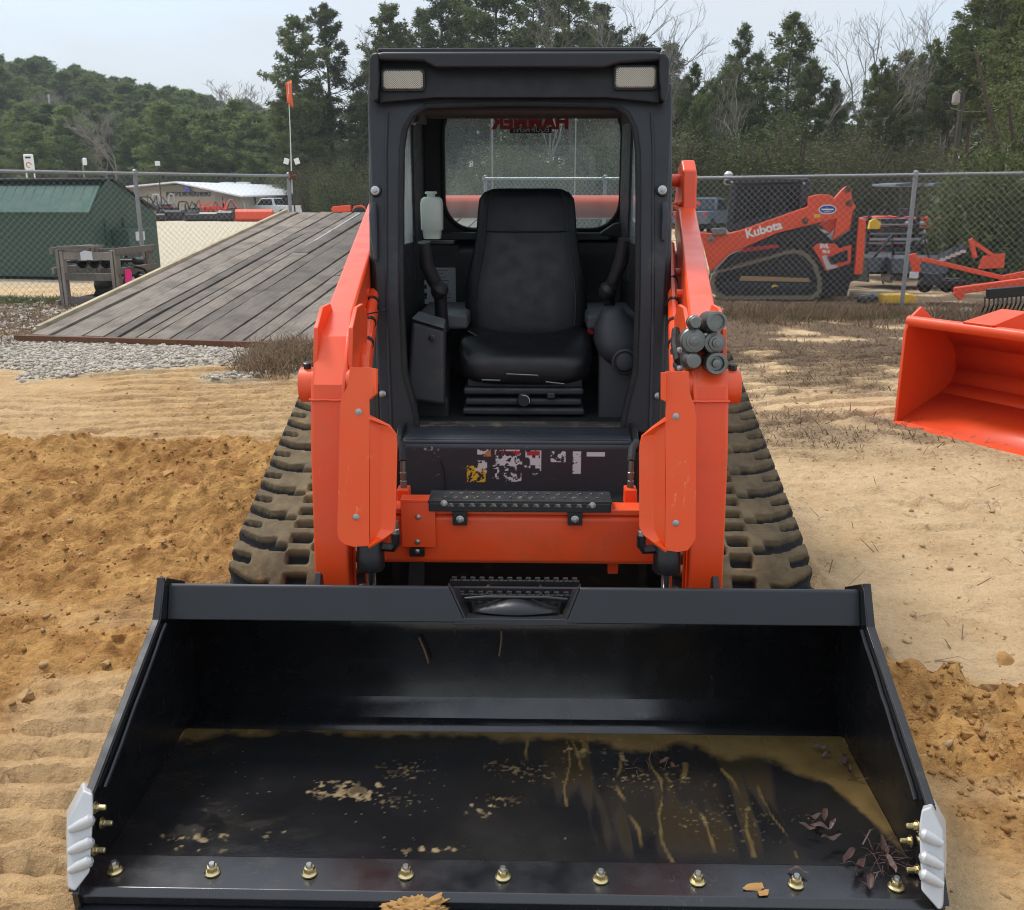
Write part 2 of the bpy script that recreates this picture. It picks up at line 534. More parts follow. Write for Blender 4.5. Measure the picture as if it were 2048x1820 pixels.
def terrain(x, y):
    """height and the three soil masks (moist sand, plant litter, pale gravelly sand)"""
    x = np.asarray(x, float); y = np.asarray(y, float)
    w = N3.fbm(x * 1.3 + 9, y * 1.3, 3) - 0.5
    w2 = N1.fbm(x * 4 + 3, y * 4 + 8, 3) - 0.5
    near = 1 - sstep(8, 15, y)
    z = 0.03 * (N1.fbm(x * 0.5, y * 0.5, 3) - 0.5) + near * 0.020 * (N2.fbm(x * 3, y * 3, 4) - 0.5) + (1 - sstep(5, 9, y)) * 0.030 * (np.abs(N1.fbm(x * 9, y * 12, 4, 0.6) - 0.5) * 2 - 0.3)
    z -= 0.16 * sstep(11.0, 14.5, y) * sstep(1.5, 3.5, x)
    # far rise, wooded
    z += 17.0 * sstep(-12, -120, x) * sstep(95, 215, y)
    crumb = N1.fbm(x * 7, y * 7, 4, 0.62) - 0.45
    crumb2 = np.abs(N2.fbm(x * 15 + 4, y * 15, 3, 0.6) - 0.5) * 2
    left = sstep(-0.98, -1.2, x)
    # loose ridge pushed up beside the track
    mb = left * sstep(3.2, 3.7, y + 0.6 * w) * (1 - sstep(5.35, 5.6, y + 0.5 * w + 0.12 * w2))
    crumb3 = np.abs(N3.fbm(x * 26, y * 26, 2) - 0.5) * 2
    z += mb * (0.02 + 0.11 * crumb + 0.055 * crumb2 + 0.02 * crumb3)
    z += left * 0.11 * gauss((y - 5.15 - 0.35 * w) / 0.22) * (0.7 + w2) + left * 0.10 * gauss((y - 4.35 - 0.5 * w - 0.1 * (x + 2)) / 0.20) * (0.8 + w2)
    z -= left * 0.05 * gauss((y - 4.72 - 0.4 * w) / 0.13)
    # crumbly patch further front
    mc = left * sstep(2.66, 2.78, y + 0.3 * w) * (1 - sstep(3.0, 3.14, y + 0.25 * w))
    mc = np.maximum(mc, sstep(-1.38, -1.6, x + 0.4 * w) * sstep(2.0, 2.2, y + w) * (1 - sstep(3.0, 3.2, y)))
    z += mc * (0.10 * crumb + 0.06 * crumb2 + 0.025 * crumb3)
    # row of block prints between the two
    mr = left * gauss((y - 3.43 - 0.08 * w) / 0.09)
    z += mr * 0.04 * (np.sin((x + 0.3 * w) * 2 * np.pi / 0.15) > 0.1) * (1 - mb)
    # lug prints of a rubber track, front left: low steps, steep on the near side
    def steps(u, per, depth, edge=0.06):
        fr = (u / per) % 1.0
        return depth * ((1 - fr) ** 1.3 - 0.45 + 0.35 * np.exp(-((fr - 0.05) / 0.07) ** 2)) * sstep(0, edge, fr) - 1.0 * depth * np.exp(-((fr - 0.94) / 0.055) ** 2)
    brk = sstep(0.30, 0.42, N2.fbm(x * 2.6 + 31, y * 2.6, 3))
    mt = sstep(-0.78, -0.9, x) * sstep(2.84, 2.70, y + 0.2 * w) * sstep(0.9, 1.2, y) * (1 - 0.85 * mc)
    crv = y - 0.20 * (x + 1.4) + 0.30 * (x + 1.35) ** 2 + 0.10 * w + 0.015 * w2
    z += mt * steps(crv, 0.118, 0.030) * (0.4 + 0.6 * brk)
    z += mt * steps(crv + 0.055, 0.118, 0.018) * sstep(-1.15, -1.0, x + 0.1 * w) * brk
    # fine cross-hatched wheel marks behind the ridge
    m5 = sstep(-0.9, -1.1, x) * sstep(5.3, 5.7, y) * (1 - sstep(8.2, 9.0, y))
    k1 = sstep(0.40, 0.52, N1.fbm(x * 0.9 + 7, y * 1.5, 3)); k2 = sstep(0.42, 0.54, N2.fbm(x * 0.8 + 3, y * 1.7 + 9, 3))
    z += m5 * (k1 * steps(y + 0.12 * x + 0.35 * w + 0.05 * w2, 0.20, 0.014, 0.10) + k2 * steps(y - 0.30 * x + 0.3 * w, 0.27, 0.018, 0.08) + 0.03 * np.abs(N2.fbm(x * 2.2, y * 7, 4) - 0.5))
    m3 = left * sstep(3.0, 3.1, y) * (1 - sstep(3.35, 3.5, y))
    z += m3 * steps(y - 0.10 * x + 0.25 * w, 0.095, 0.010, 0.15)
    right = sstep(0.9, 1.15, x)
    # right side: smooth sand with narrow chevron track prints, a broken clod bank and ridged prints up front
    m6 = right * sstep(5.6, 6.2, y) * (1 - sstep(9.4, 10.4, y))
    z += m6 * (k1 * steps(y + 0.35 * w + 0.06 * w2, 0.21, 0.017, 0.10) + k2 * steps(y - 0.4 * x + 0.3 * w, 0.30, 0.021, 0.08) + 0.06 * np.abs(N2.fbm(x * 2.5, y * 6, 4) - 0.5))
    u = (x - 1.11) - (3.5 - y) * 0.02; band = (np.abs(u) < 0.125)
    zig = np.abs(((u + 0.5) % 0.075) - 0.0375)
    mchev = band * (y < 5) * sstep(2.5, 2.62, y) * (1 - sstep(4.4, 5.0, y))
    z += mchev * (steps(y + 0.9 * zig + 0.02 * w, 0.080, 0.013, 0.2) - 0.010)
    bank = x * 0.28 + y
    md = right * sstep(2.36, 2.5, bank + 0.16 * w) * (1 - sstep(2.96, 3.03, bank + 0.10 * w + 0.07 * w2)) * (1 - sstep(2.2, 2.8, x))
    z += md * (0.01 + 0.15 * crumb + 0.07 * crumb2 + 0.025 * crumb3) + right * 0.055 * gauss((bank - 2.92 - 0.1 * w) / 0.07) * (0.6 + 1.4 * w2)
    mp2 = right * sstep(2.1, 1.98, y + 0.15 * w)
    z += mp2 * steps(y + 0.45 * (x - 1) + 0.12 * w + 0.02 * w2, 0.058, 0.009, 0.2)
    z += right * gauss((y - 4.35 - 0.1 * w) / 0.10) * 0.03 * (np.sin(x * 2 * np.pi / 0.22 + 3 * w) > 0)
    z += right * sstep(2.8, 3.4, y) * (1 - sstep(5.5, 6.5, y)) * (0.05 * np.abs(N2.fbm(x * 1.0, y * 5 + 2, 4) - 0.5) + k2 * steps(y + 0.05 * x + 0.4 * w, 0.28, 0.015, 0.08))
    # footprints and scuffs
    for fx, fy, a in ((1.55, 3.75, .4), (1.9, 4.6, -.3), (1.35, 5.1, .2), (-1.25, 1.9, .5), (1.7, 3.2, 0.2)):
        dx, dy = (x - fx) * math.cos(a) + (y - fy) * math.sin(a), -(x - fx) * math.sin(a) + (y - fy) * math.cos(a)
        rr = (dx / 0.13) ** 2 + (dy / 0.05) ** 2
        z += -0.016 * np.exp(-rr) + 0.010 * np.exp(-(rr - 2.2) ** 2)
    la = (x - 2.575) * 0.477 - (y - 6.2) * 0.879; lb = (x - 2.575) * 0.879 + (y - 6.2) * 0.477
    mo = (1 - sstep(0.10, 0.22, np.abs(lb - 0.03))) * sstep(-0.25, -0.05, la) * (1 - sstep(1.9, 2.1, la))
    z = z * (1 - mo) - 0.012 * mo
    moist = np.clip(0.9 * mb + 0.75 * mc + 0.85 * md + sstep(-0.7, -1.0, x) * (0.40 + 0.25 * sstep(2.5, 2.95, y) * (1 - sstep(5.3, 5.9, y))) * (1 - sstep(8, 9.5, y)) + 0.35 * (N3.fbm(x * 0.9 + 40, y * 0.9, 4) - 0.45)
                    + 0.5 * right * gauss((bank - 2.3) / 0.25) + 0.35 * mp2 + 0.3 * mchev, 0, 1)
    # plant litter
    gr = sstep(1.4, 1.8, x) * sstep(7.8, 8.9, y + 2.4 * w - 0.10 * (x - 2)) * (1 - sstep(17, 22, y))
    gl = sstep(-4.7, -5.2, x + 0.18 * (y - 9.6)) * sstep(8.6, 9.6, y + w) * (1 - sstep(13.9, 14.6, y))
    gm = 0.8 * np.exp(-(((x + 2.05) / 0.36) ** 2 + ((y - 8.5) / 0.75) ** 2))
    patch = 0.75 * right * sstep(5.0, 6.0, y) * sstep(0.5, 0.68, N1.fbm(x * 1.1 + 3, y * 1.8, 4))
    edge = 0.8 * gauss((y - 5.9 + 0.6 * (x - 3.0)) / 0.22) * sstep(2.1, 2.5, x) * (1 - sstep(4.5, 5.0, x))
    litter = np.clip(np.maximum.reduce([gr, gl, gm, patch, edge]) * sstep(0.20, 0.44, N2.fbm(x * 2.1, y * 2.1, 4)), 0, 1)
    z += litter * 0.03 * (N1.fbm(x * 9, y * 9, 3) - 0.4)
    # crushed stone at the foot of the ramp, and the pale yard behind the fences
    gv = sstep(-1.55, -2.1, x) * sstep(7.75, 8.1, y + 0.10 * (x + 3.5) + 1.5 * w) * (1 - sstep(9.5, 9.9, y + 0.18 * (x + 3.5))) * sstep(0.22, 0.42, N1.fbm(x * 1.1 + 20, y * 1.6, 3) + 0.15 * sstep(8.3, 8.9, y))
    yard = sstep(15.5, 18, y) * (1 - 0.75 * sstep(1.5, 3.5, x))
    gravel = np.clip(np.maximum(gv, yard), 0, 1)
    z += gv * 0.03
    return z, moist, litter, gravel, gv


def gz(x, y):
    return float(terrain(np.array([x]), np.array([y]))[0][0])


def axis_steps(a, b, d0, g):
    out = [a]
    while out[-1] < b: out.append(out[-1] + max(d0, g * abs(out[-1])))
    return np.array(out)


_xs = axis_steps(0, 4.2, 0.0165, 0.0)
_xo = axis_steps(_xs[-1], 620, 0.0165, 0.03)[1:]
_xp = np.concatenate([_xs, _xo])
XS = np.concatenate([-_xp[:0:-1], _xp])
YS = np.concatenate([np.arange(1.1, 1.9, 0.0095), np.arange(1.9, 9.6, 0.0165)])
YS = np.concatenate([YS, axis_steps(YS[-1], 900, 0.0165, 0.009)[1:]])
GX, GY = np.meshgrid(XS, YS)
GZ, g_m, g_l, g_g, _ = terrain(GX, GY)
_nx, _ny = len(XS), len(YS)
_i = np.arange(_nx * _ny).reshape(_ny, _nx)
_q = np.stack([_i[:-1, :-1], _i[:-1, 1:], _i[1:, 1:], _i[1:, :-1]], -1).reshape(-1, 4)


def sand_mat():
    m, t, b = nodes("sandy_ground")
    at = t.nodes.new("ShaderNodeAttribute"); at.attribute_name = "Col"
    sep = t.nodes.new("ShaderNodeSeparateColor"); t.links.new(at.outputs["Color"], sep.inputs["Color"])
    c = t.nodes.new("ShaderNodeTexCoord")
    n1 = nnoise(t, 2.2, 6, 0.6, vec=c.outputs["Object"]); n2 = nnoise(t, 55, 5, 0.7, vec=c.outputs["Object"]); n3 = nnoise(t, 260, 2, 0.6, vec=c.outputs["Object"])
    dry = nmix(t, nramp(t, n1, [(0.3, 0.0), (0.7, 1.0)]), (0.50, 0.34, 0.18), (0.69, 0.505, 0.295))
    wet = nmix(t, nramp(t, nnoise(t, 5.5, 8, 0.7, vec=c.outputs["Object"]), [(0.34, 0.0), (0.66, 1.0)]), (0.25, 0.112, 0.032), (0.60, 0.34, 0.118))
    base = nmix(t, sep.outputs["Red"], dry, wet)
    grav = nmix(t, nramp(t, n2, [(0.35, 0.0), (0.65, 1.0)]), (0.46, 0.39, 0.28), (0.66, 0.58, 0.43))
    base = nmix(t, sep.outputs["Blue"], base, grav)
    lit = nmix(t, nramp(t, n2, [(0.35, 0.0), (0.65, 1.0)]), (0.085, 0.058, 0.040), (0.24, 0.165, 0.10))
    base = nmix(t, sep.outputs["Green"], base, lit)
    speck = nramp(t, n3, [(0.30, 0.72), (0.42, 1.0), (0.62, 1.0), (0.75, 1.14)])
    mu = t.nodes.new("ShaderNodeMix"); mu.data_type = 'RGBA'; mu.blend_type = 'MULTIPLY'; mu.inputs["Factor"].default_value = 1
    mu2 = t.nodes.new("ShaderNodeMix"); mu2.data_type = 'RGBA'; mu2.blend_type = 'MULTIPLY'; mu2.inputs["Factor"].default_value = 1
    t.links.new(base, mu2.inputs["A"]); t.links.new(nramp(t, n2, [(0.28, 0.80), (0.44, 1.0), (0.72, 1.12)]), mu2.inputs["B"])
    t.links.new(mu2.outputs["Result"], mu.inputs["A"]); t.links.new(speck, mu.inputs["B"])
    t.links.new(mu.outputs["Result"], b.inputs["Base Color"])
    b.inputs["Roughness"].default_value = 0.95; b.inputs["Specular IOR Level"].default_value = 0.15
    ad = t.nodes.new("ShaderNodeMath"); ad.operation = 'MULTIPLY_ADD'; ad.inputs[1].default_value = 0.25
    t.links.new(n3, ad.inputs[0]); t.links.new(n2, ad.inputs[2])
    n4 = nnoise(t, 17, 8, 0.62, vec=c.outputs["Object"])
    a2 = t.nodes.new("ShaderNodeMath"); a2.operation = 'MULTIPLY_ADD'; a2.inputs[1].default_value = 2.2
    t.links.new(n4, a2.inputs[0]); t.links.new(ad.outputs[0], a2.inputs[2])
    nbump(t, b, a2.outputs[0], 0.75, 0.028)
    return m


M["sand"] = sand_mat()
ground = link("ground", np_mesh("ground", np.stack([GX, GY, GZ], -1).reshape(-1, 3), _q, M["sand"], 4, smooth=True,
                                colors=np.stack([g_m, g_l, g_g], -1).reshape(-1, 3)))
tag(ground, "sandy yard with orange loose soil, tread prints and dry litter", None, None, "structure")

# ------------------------------------------------------------------ loose stones, crumbs, dry grass
ICO = None


def ico():
    global ICO
    if ICO is None:
        bm = bmesh.new(); bmesh.ops.create_icosphere(bm, subdivisions=1, radius=1)
        ICO = (np.array([v.co[:] for v in bm.verts]), np.array([[v.index for v in f.verts] for f in bm.faces])); bm.free()
    return ICO


def scatter_rocks(name, pts, sizes, mat, flat=0.6, seed=1):
    rs = np.random.RandomState(seed)
    V, Fc = ico(); n = len(pts); k = len(V)
    jit = 1 + 0.75 * (rs.rand(n, k) - 0.5)
    sc3 = np.stack([0.7 + 0.6 * rs.rand(n), 0.7 + 0.6 * rs.rand(n), flat * (0.6 + 0.6 * rs.rand(n))], -1)
    P = V[None] * jit[..., None] * sc3[:, None] * sizes[:, None, None]
    a = rs.rand(n) * 6.28; ca, sa = np.cos(a)[:, None], np.sin(a)[:, None]
    tx = 0.5 * (rs.rand(n) - 0.5)[:, None]
    X = P[..., 0] * ca - P[..., 1] * sa; Y = P[..., 0] * sa + P[..., 1] * ca
    Z = P[..., 2] + tx * X
    P = np.stack([X, Y, Z], -1) + pts[:, None]
    fc = (Fc[None] + (np.arange(n) * k)[:, None, None]).reshape(-1, 3)
    return link(name, np_mesh(name, P.reshape(-1, 3), fc, mat, 3))


def island_mat(name, c1, c2, rough=0.9):
    m, t, b = nodes(name)
    g = t.nodes.new("ShaderNodeNewGeometry")
    cc = nmix(t, g.outputs["Random Per Island"], c1, c2)
    cc = nmix(t, nramp(t, nnoise(t, 40, 4), [(0.4, 0.0), (0.7, 0.4)]), cc, tuple(q * 0.6 for q in c1))
    t.links.new(cc, b.inputs["Base Color"]); b.inputs["Roughness"].default_value = rough; b.inputs["Specular IOR Level"].default_value = 0.2
    return m


M["gravelstone"] = island_mat("crushed_stone", (0.27, 0.235, 0.19), (0.58, 0.52, 0.435))
M["soil"] = island_mat("soil_crumb", (0.25, 0.125, 0.04), (0.42, 0.23, 0.085))
M["palesoil"] = island_mat("dry_soil_crumb", (0.30, 0.19, 0.085), (0.47, 0.32, 0.17))


def pick(n, x0, x1, y0, y1, which, thr, seed):
    rs = np.random.RandomState(seed)
    x = x0 + (x1 - x0) * rs.rand(n); y = y0 + (y1 - y0) * rs.rand(n)
    T = terrain(x, y); keep = T[which] > thr + 0.25 * rs.rand(n)
    return np.stack([x, y, T[0]], -1)[keep], rs


p, rs = pick(17000, -6.2, -1.6, 7.4, 10.2, 4, 0.42, 5)
o = scatter_rocks("gravel", p + [0, 0, 0.004], 0.009 + 0.018 * rs.rand(len(p)) ** 1.8, M["gravelstone"], 0.65, 3)
tag(o, "pale crushed stone spilled along the foot of the timber ramp", "gravel", None, "stuff")
p1, rs = pick(1400, -8, -5.2, 10.5, 13.8, 0, -9, 15)
o = scatter_rocks("gravel", p1 + [0, 0, 0.004], 0.012 + 0.03 * rs.rand(len(p1)) ** 2, M["gravelstone"], 0.65, 4)
tag(o, "scattered pale stones on the ground around the timber crate", "gravel", None, "stuff")
p1, rs = pick(5500, -4.5, -0.95, 2.0, 5.9, 1, 0.55, 6)
p2, rs2 = pick(2600, 0.95, 2.3, 1.9, 3.0, 1, 0.55, 7)
p = np.concatenate([p1, p2])
o = scatter_rocks("soil_crumbs", p + [0, 0, 0.0], 0.003 + 0.009 * NPR.rand(len(p)) ** 2.5, M["soil"], 0.75, 5)
tag(o, "orange soil crumbs over the churned sand on both sides of the loader", "soil", None, "stuff")
p1, rs = pick(2600, -3.5, 4.5, 1.5, 7.5, 0, -9, 8)
o = scatter_rocks("sand_lumps", p1 + [0, 0, 0.002], 0.003 + 0.012 * rs.rand(len(p1)) ** 4, M["palesoil"], 0.7, 6)
tag(o, "small pale sand lumps strewn over the yard", "sand", None, "stuff")


def blades(name, pts, L0, L1, wid, lean, mat, seed):
    rs = np.random.RandomState(seed); n = len(pts)
    L = L0 + (L1 - L0) * rs.rand(n) ** 1.6
    a = rs.rand(n) * 6.283; ln = lean * (0.35 + 0.9 * rs.rand(n))
    d = np.stack([np.cos(a) * np.sin(ln), np.sin(a) * np.sin(ln), np.cos(ln)], -1)
    ln2 = np.clip(ln * 1.7 + 0.25, 0, 1.9)
    d2 = np.stack([np.cos(a) * np.sin(ln2), np.sin(a) * np.sin(ln2), np.cos(ln2)], -1)
    b = rs.rand(n) * 6.283
    s = np.stack([np.cos(b), np.sin(b), 0 * b], -1) * (wid * (0.6 + 0.8 * rs.rand(n)))[:, None]
    mid = pts + d * (L * 0.55)[:, None]; tip = mid + d2 * (L * 0.5)[:, None]
    tip[:, 2] = np.maximum(tip[:, 2], pts[:, 2] + 0.004)
    V = np.stack([pts - s, pts + s, mid + s * 0.8, mid - s * 0.8, tip], 1).reshape(-1, 3)
    k = (np.arange(n) * 5)[:, None]
    f = np.concatenate([k + [0, 1, 2], k + [0, 2, 3], k + [3, 2, 4]])
    return link(name, np_mesh(name, V, f, mat, 3))


p, rs = pick(70000, 1.3, 9.0, 5.2, 15, 2, 0.25, 21)
tag(blades("dry_grass", p, 0.02, 0.09, 0.0032, 1.25, M["drygrass"], 1), "brown dead grass between the orange bucket and the fence", "grass", None, "stuff")
p, rs = pick(22000, -9, -4.6, 8.6, 14.4, 2, 0.35, 22)
tag(blades("dry_grass", p, 0.03, 0.13, 0.004, 1.1, M["drygrass"], 2), "brown dead grass left of the timber ramp", "grass", None, "stuff")
p, rs = pick(22000, -3.0, -1.2, 7.0, 9.8, 2, 0.2, 23)
tag(blades("dry_grass", p, 0.06, 0.3, 0.004, 0.8, M["drygrass"], 3), "tuft of dead brown weeds at the foot of the timber ramp", "grass", None, "stuff")
_c = np.concatenate([[6.3, 12.2, 0] + NPR.randn(130, 3) * [2.2, .7, 0], [3.6, 12.6, 0] + NPR.randn(110, 3) * [1.0, .7, 0]])
_p = (_c[:, None] + NPR.randn(len(_c), 45, 3) * [.12, .09, 0]).reshape(-1, 3); _p[:, 2] = terrain(_p[:, 0], _p[:, 1])[0]
tag(blades("dry_weeds", _p, 0.08, 0.30, 0.004, 0.7, M["drygrass"], 4), "tall dead weeds along the foot of the fence", "weeds", None, "stuff")
_p = np.array([4.2, 12.4, 0]) + NPR.randn(2600, 3) * [.75, .35, 0]; _p2 = np.array([-7.3, 13.7, 0]) + NPR.randn(2200, 3) * [.6, .25, 0]
_p = np.concatenate([_p, _p2]); _p[:, 2] = terrain(_p[:, 0], _p[:, 1])[0]
tag(blades("green_grass", _p, 0.04, 0.12, 0.005, 0.7, M["greengrass"], 5), "fresh green grass patches near the fence line", "grass", None, "stuff")
# pine straw and twigs lying on the sand
_n = 4200
_p = np.stack([0.95 + 4 * NPR.rand(_n), 2.6 + 6 * NPR.rand(_n), np.zeros(_n)], -1)
_k = terrain(_p[:, 0], _p[:, 1]); _p[:, 2] = _k[0] + 0.004; _p = _p[(_k[2] > 0.05) | (NPR.rand(_n) < 0.16)]
tag(blades("pine_straw", _p, 0.05, 0.16, 0.0022, 1.75, M["straw"], 6), "brown pine straw lying on the pale sand", "straw", None, "stuff")

# ================================================================== TREES
def tube_np(pts, rs_, n=4):
    mb = MB(); mb.tube(pts, rs_, n, cap=False); return mb


def pine_meshes(name, seed, height, crown_lo, spread, tufts, tuft_len=0.42, gap=0.0, mat=None):
    """trunk with limbs, and a crown of needle tufts along the outer part of each limb"""
    r = random.Random(seed); rs = np.random.RandomState(seed)
    wood = MB()
    tp = []; bx, by = r.uniform(-.4, .4), r.uniform(-.4, .4)
    for i in range(9):
        t = i / 8
        tp.append(Vector((bx * t * t + 0.12 * math.sin(5 * t + seed), by * t * t + 0.1 * math.cos(4 * t + seed), height * t)))
    wood.tube(tp, [height * 0.0125 * (1 - 0.9 * i / 8) + 0.015 for i in range(9)], 7)
    def trunk(z):
        t = max(0, min(0.999, z / height)) * 8; i = int(t)
        return tp[i].lerp(tp[i + 1], t - i)
    cps = []
    z = height * crown_lo
    while z < height * 0.99:
        t = max(0.0, (z / height - crown_lo) / (1 - crown_lo))
        wl = 0.55 + 0.6 * abs(math.sin(z * 1.9 + seed)) * r.uniform(.7, 1.2)
        prof = (0.55 + 0.45 * math.sin(min(1, t * 2.2) * math.pi / 2)) * (1 - t ** 2.8) * wl + 0.10
        for k in range(r.randint(2, 4)):
            if r.random() < gap: continue
            L = spread * prof * r.uniform(0.5, 1.25)
            a = r.uniform(0, 6.283); up = r.uniform(-0.05, 0.30) + 0.45 * t
            p0 = trunk(z); d = Vector((math.cos(a), math.sin(a), up)).normalized()
            pts = [p0, p0 + d * L * 0.5 + Vector((0, 0, -0.03 * L)), p0 + d * L + Vector((0, 0, 0.10 * L))]
            wood.tube(pts, [0.016 + 0.014 * L, 0.012 + 0.006 * L, 0.008], 3, cap=False)
            nsub = max(2, int(L * 2.2))
            for j in range(nsub):
                s = r.uniform(0.35, 1.0)
                q = pts[0].lerp(pts[2], s)
                sd = Vector((-d.y, d.x, 0)) * r.choice((-1, 1)) + d * 0.7 + Vector((0, 0, r.uniform(-.1, .5)))
                l2 = L * 0.38 * r.uniform(0.4, 1.0) * (1.2 - 0.6 * s)
                e = q + sd.normalized() * l2
                wood.tube([q, e], [0.010, 0.005], 3, cap=False)
                cps.append((q.lerp(e, 0.5), e))
            cps.append((pts[1].lerp(pts[2], .6), pts[2]))
        z += height * r.uniform(0.010, 0.026)
    # tufts
    cps_a = np.array([c[0][:] for c in cps]); cps_b = np.array([c[1][:] for c in cps])
    idx = rs.randint(0, len(cps), tufts)
    u = rs.rand(tufts)[:, None]
    P = cps_a[idx] * (1 - u) + cps_b[idx] * u + rs.randn(tufts, 3) * 0.17
    K = 6
    D = rs.randn(tufts, K, 3); D[..., 2] = D[..., 2] * 0.75 + 0.35
    D /= np.linalg.norm(D, axis=-1, keepdims=True)
    Ln = tuft_len * (0.6 + 0.7 * rs.rand(tufts, K, 1))
    side = np.cross(D, rs.randn(tufts, K, 3)); side /= np.linalg.norm(side, axis=-1, keepdims=True) + 1e-9
    wd = tuft_len * 0.13
    base = P[:, None] - D * 0.05
    V = np.stack([base - side * wd, base + side * wd, base + D * Ln], 2).reshape(-1, 3)
    # one shade per tuft: join its needles at a shared point
    n = tufts * K
    f = np.arange(n * 3).reshape(-1, 3)
    return wood.mesh(name + "_trunk", M["bark"], smooth=0), np_mesh(name + "_crown", V, f, mat or M["needle"], 3)


def make_tree(name, label, group, tm, cm, loc, rz, s, cat="tree"):
    o = empty(name, loc, rz); o.scale = (s, s, s) if not isinstance(s, tuple) else s
    link("trunk", tm, o); link("crown", cm, o)
    tag(o, label, cat, group)
    return o


PINES = [pine_meshes("pine", 11, 20, 0.25, 3.5, 7000, 0.34), pine_meshes("pine", 12, 22, 0.36, 3.2, 6000, 0.34, gap=0.1), pine_meshes("pine", 13, 19, 0.20, 3.7, 7500, 0.34),
         pine_meshes("pine", 14, 21, 0.48, 3.4, 5600, 0.34, gap=0.08), pine_meshes("pine", 15, 18, 0.10, 3.2, 7600, 0.32)]
HILLP = [pine_meshes("hill_pine", 31 + k, 13, 0.18, 3.0, 2600, 0.5, mat=M["needle_far"]) for k in range(3)]


def bare_meshes(name, seed, height, spread=0.55, depth=7, twig=0.009):
    r = random.Random(seed); mb = MB()
    def grow(p, d, L, rad, k):
        q = p + d * L * 0.5 + Vector((r.uniform(-1, 1), r.uniform(-1, 1), 0)) * L * 0.06
        e = p + d * L
        mb.tube([p, q, e], [rad, rad * 0.85, rad * 0.68], 5 if k > 3 else 3, cap=False)
        if k == 0: return
        for j in range(r.randint(2, 3) if k < depth else 3):
            nd = (d + Vector((r.uniform(-1, 1), r.uniform(-1, 1), r.uniform(-0.25, 0.7))) * spread * (1.0 + 0.12 * (depth - k))).normalized()
            s0 = e if j == 0 else p.lerp(e, r.uniform(0.45, 1.0))
            grow(s0, nd, L * r.uniform(0.55, 0.85), max(twig, rad * 0.62), k - 1)
    grow(Vector((0, 0, -0.3)), Vector((r.uniform(-.05, .05), r.uniform(-.05, .05), 1)), height * 0.36, height * 0.011, depth)
    return mb.mesh(name, M["barkgrey"], smooth=0)


BARE = [bare_meshes("bare_trunk", 51, 17), bare_meshes("bare_trunk", 52, 19, 0.5), bare_meshes("bare_trunk", 53, 15, 0.62)]
BAREFAR = bare_meshes("bare_trunk", 54, 11, 0.6, 7, 0.017)


def leafcloud(name, seed, rx, ry, rz_, n, leaf, mat, clumps=26):
    rs = np.random.RandomState(seed)
    c = rs.randn(clumps, 3); c /= np.linalg.norm(c, axis=1, keepdims=True); c *= (rs.rand(clumps, 1) ** 0.4)
    c = c * [rx * .75, ry * .75, rz_ * .75]; c[:, 2] = np.abs(c[:, 2]) * 1.15
    i = rs.randint(0, clumps, n)
    d = rs.randn(n, 3); d /= np.linalg.norm(d, axis=1, keepdims=True)
    P = c[i] + d * (0.55 + 0.5 * rs.rand(n, 1)) * np.array([rx, ry, rz_]) * 0.36 * (0.7 + 0.6 * rs.rand(clumps, 1)[i])
    P[:, 2] = np.abs(P[:, 2])
    a = rs.randn(n, 3); a /= np.linalg.norm(a, axis=1, keepdims=True)
    b = np.cross(a, rs.randn(n, 3)); b /= np.linalg.norm(b, axis=1, keepdims=True) + 1e-9
    L = leaf * (0.6 + 0.8 * rs.rand(n, 1))
    V = np.stack([P - a * L, P + b * L * 0.42, P + a * L, P - b * L * 0.42], 1).reshape(-1, 3)
    return np_mesh(name, V, np.arange(n * 4).reshape(-1, 4), mat, 4)


def stems(name, seed, h, n=5, mat=None):
    r = random.Random(seed); mb = MB()
    for k in range(n):
        a = r.uniform(0, 6.28); e = Vector((math.cos(a) * h * .3, math.sin(a) * h * .3, h * r.uniform(.6, .9)))
        mb.tube([(e.x * .1, e.y * .1, -0.2), (e.x * .5, e.y * .5, e.z * .5), e], [0.02 * h, 0.014 * h, 0.006 * h], 4, cap=False)
    return mb.mesh(name, mat or M["bark"], smooth=0)


BRUSH = [(stems("brush_trunk", 61 + k, 4), leafcloud("brush_crown", 71 + k, 2.4, 2.0, 4.2, 16000, 0.046, M["brushleaf"] if k != 1 else M["shrubleaf"])) for k in range(3)]


def trees_at(specs, group):
    for (px, ytop, Y, kind, k, name, label, s_extra) in specs:
        base = at_y(px, HY, Y); gzv = gz(base.x, Y)
        top = at_y(px, ytop, Y).z
        if kind == 'pine':
            h = (20, 22, 19, 21, 18)[k]; s = (top - gzv) / h
            make_tree(name, label, group, *PINES[k], (base.x, Y, gzv), RND.uniform(0, 6.28), (s * s_extra, s * s_extra, s))
        else:
            h = (17, 19, 15)[k]; s = (top - gzv) / h / 1.02
            o = link(name, BARE[k]); o.location = (base.x, Y, gzv); o.rotation_euler = (0, 0, RND.uniform(0, 6.28)); o.scale = (s * s_extra, s * s_extra, s)
            tag(o, label, "tree", group)


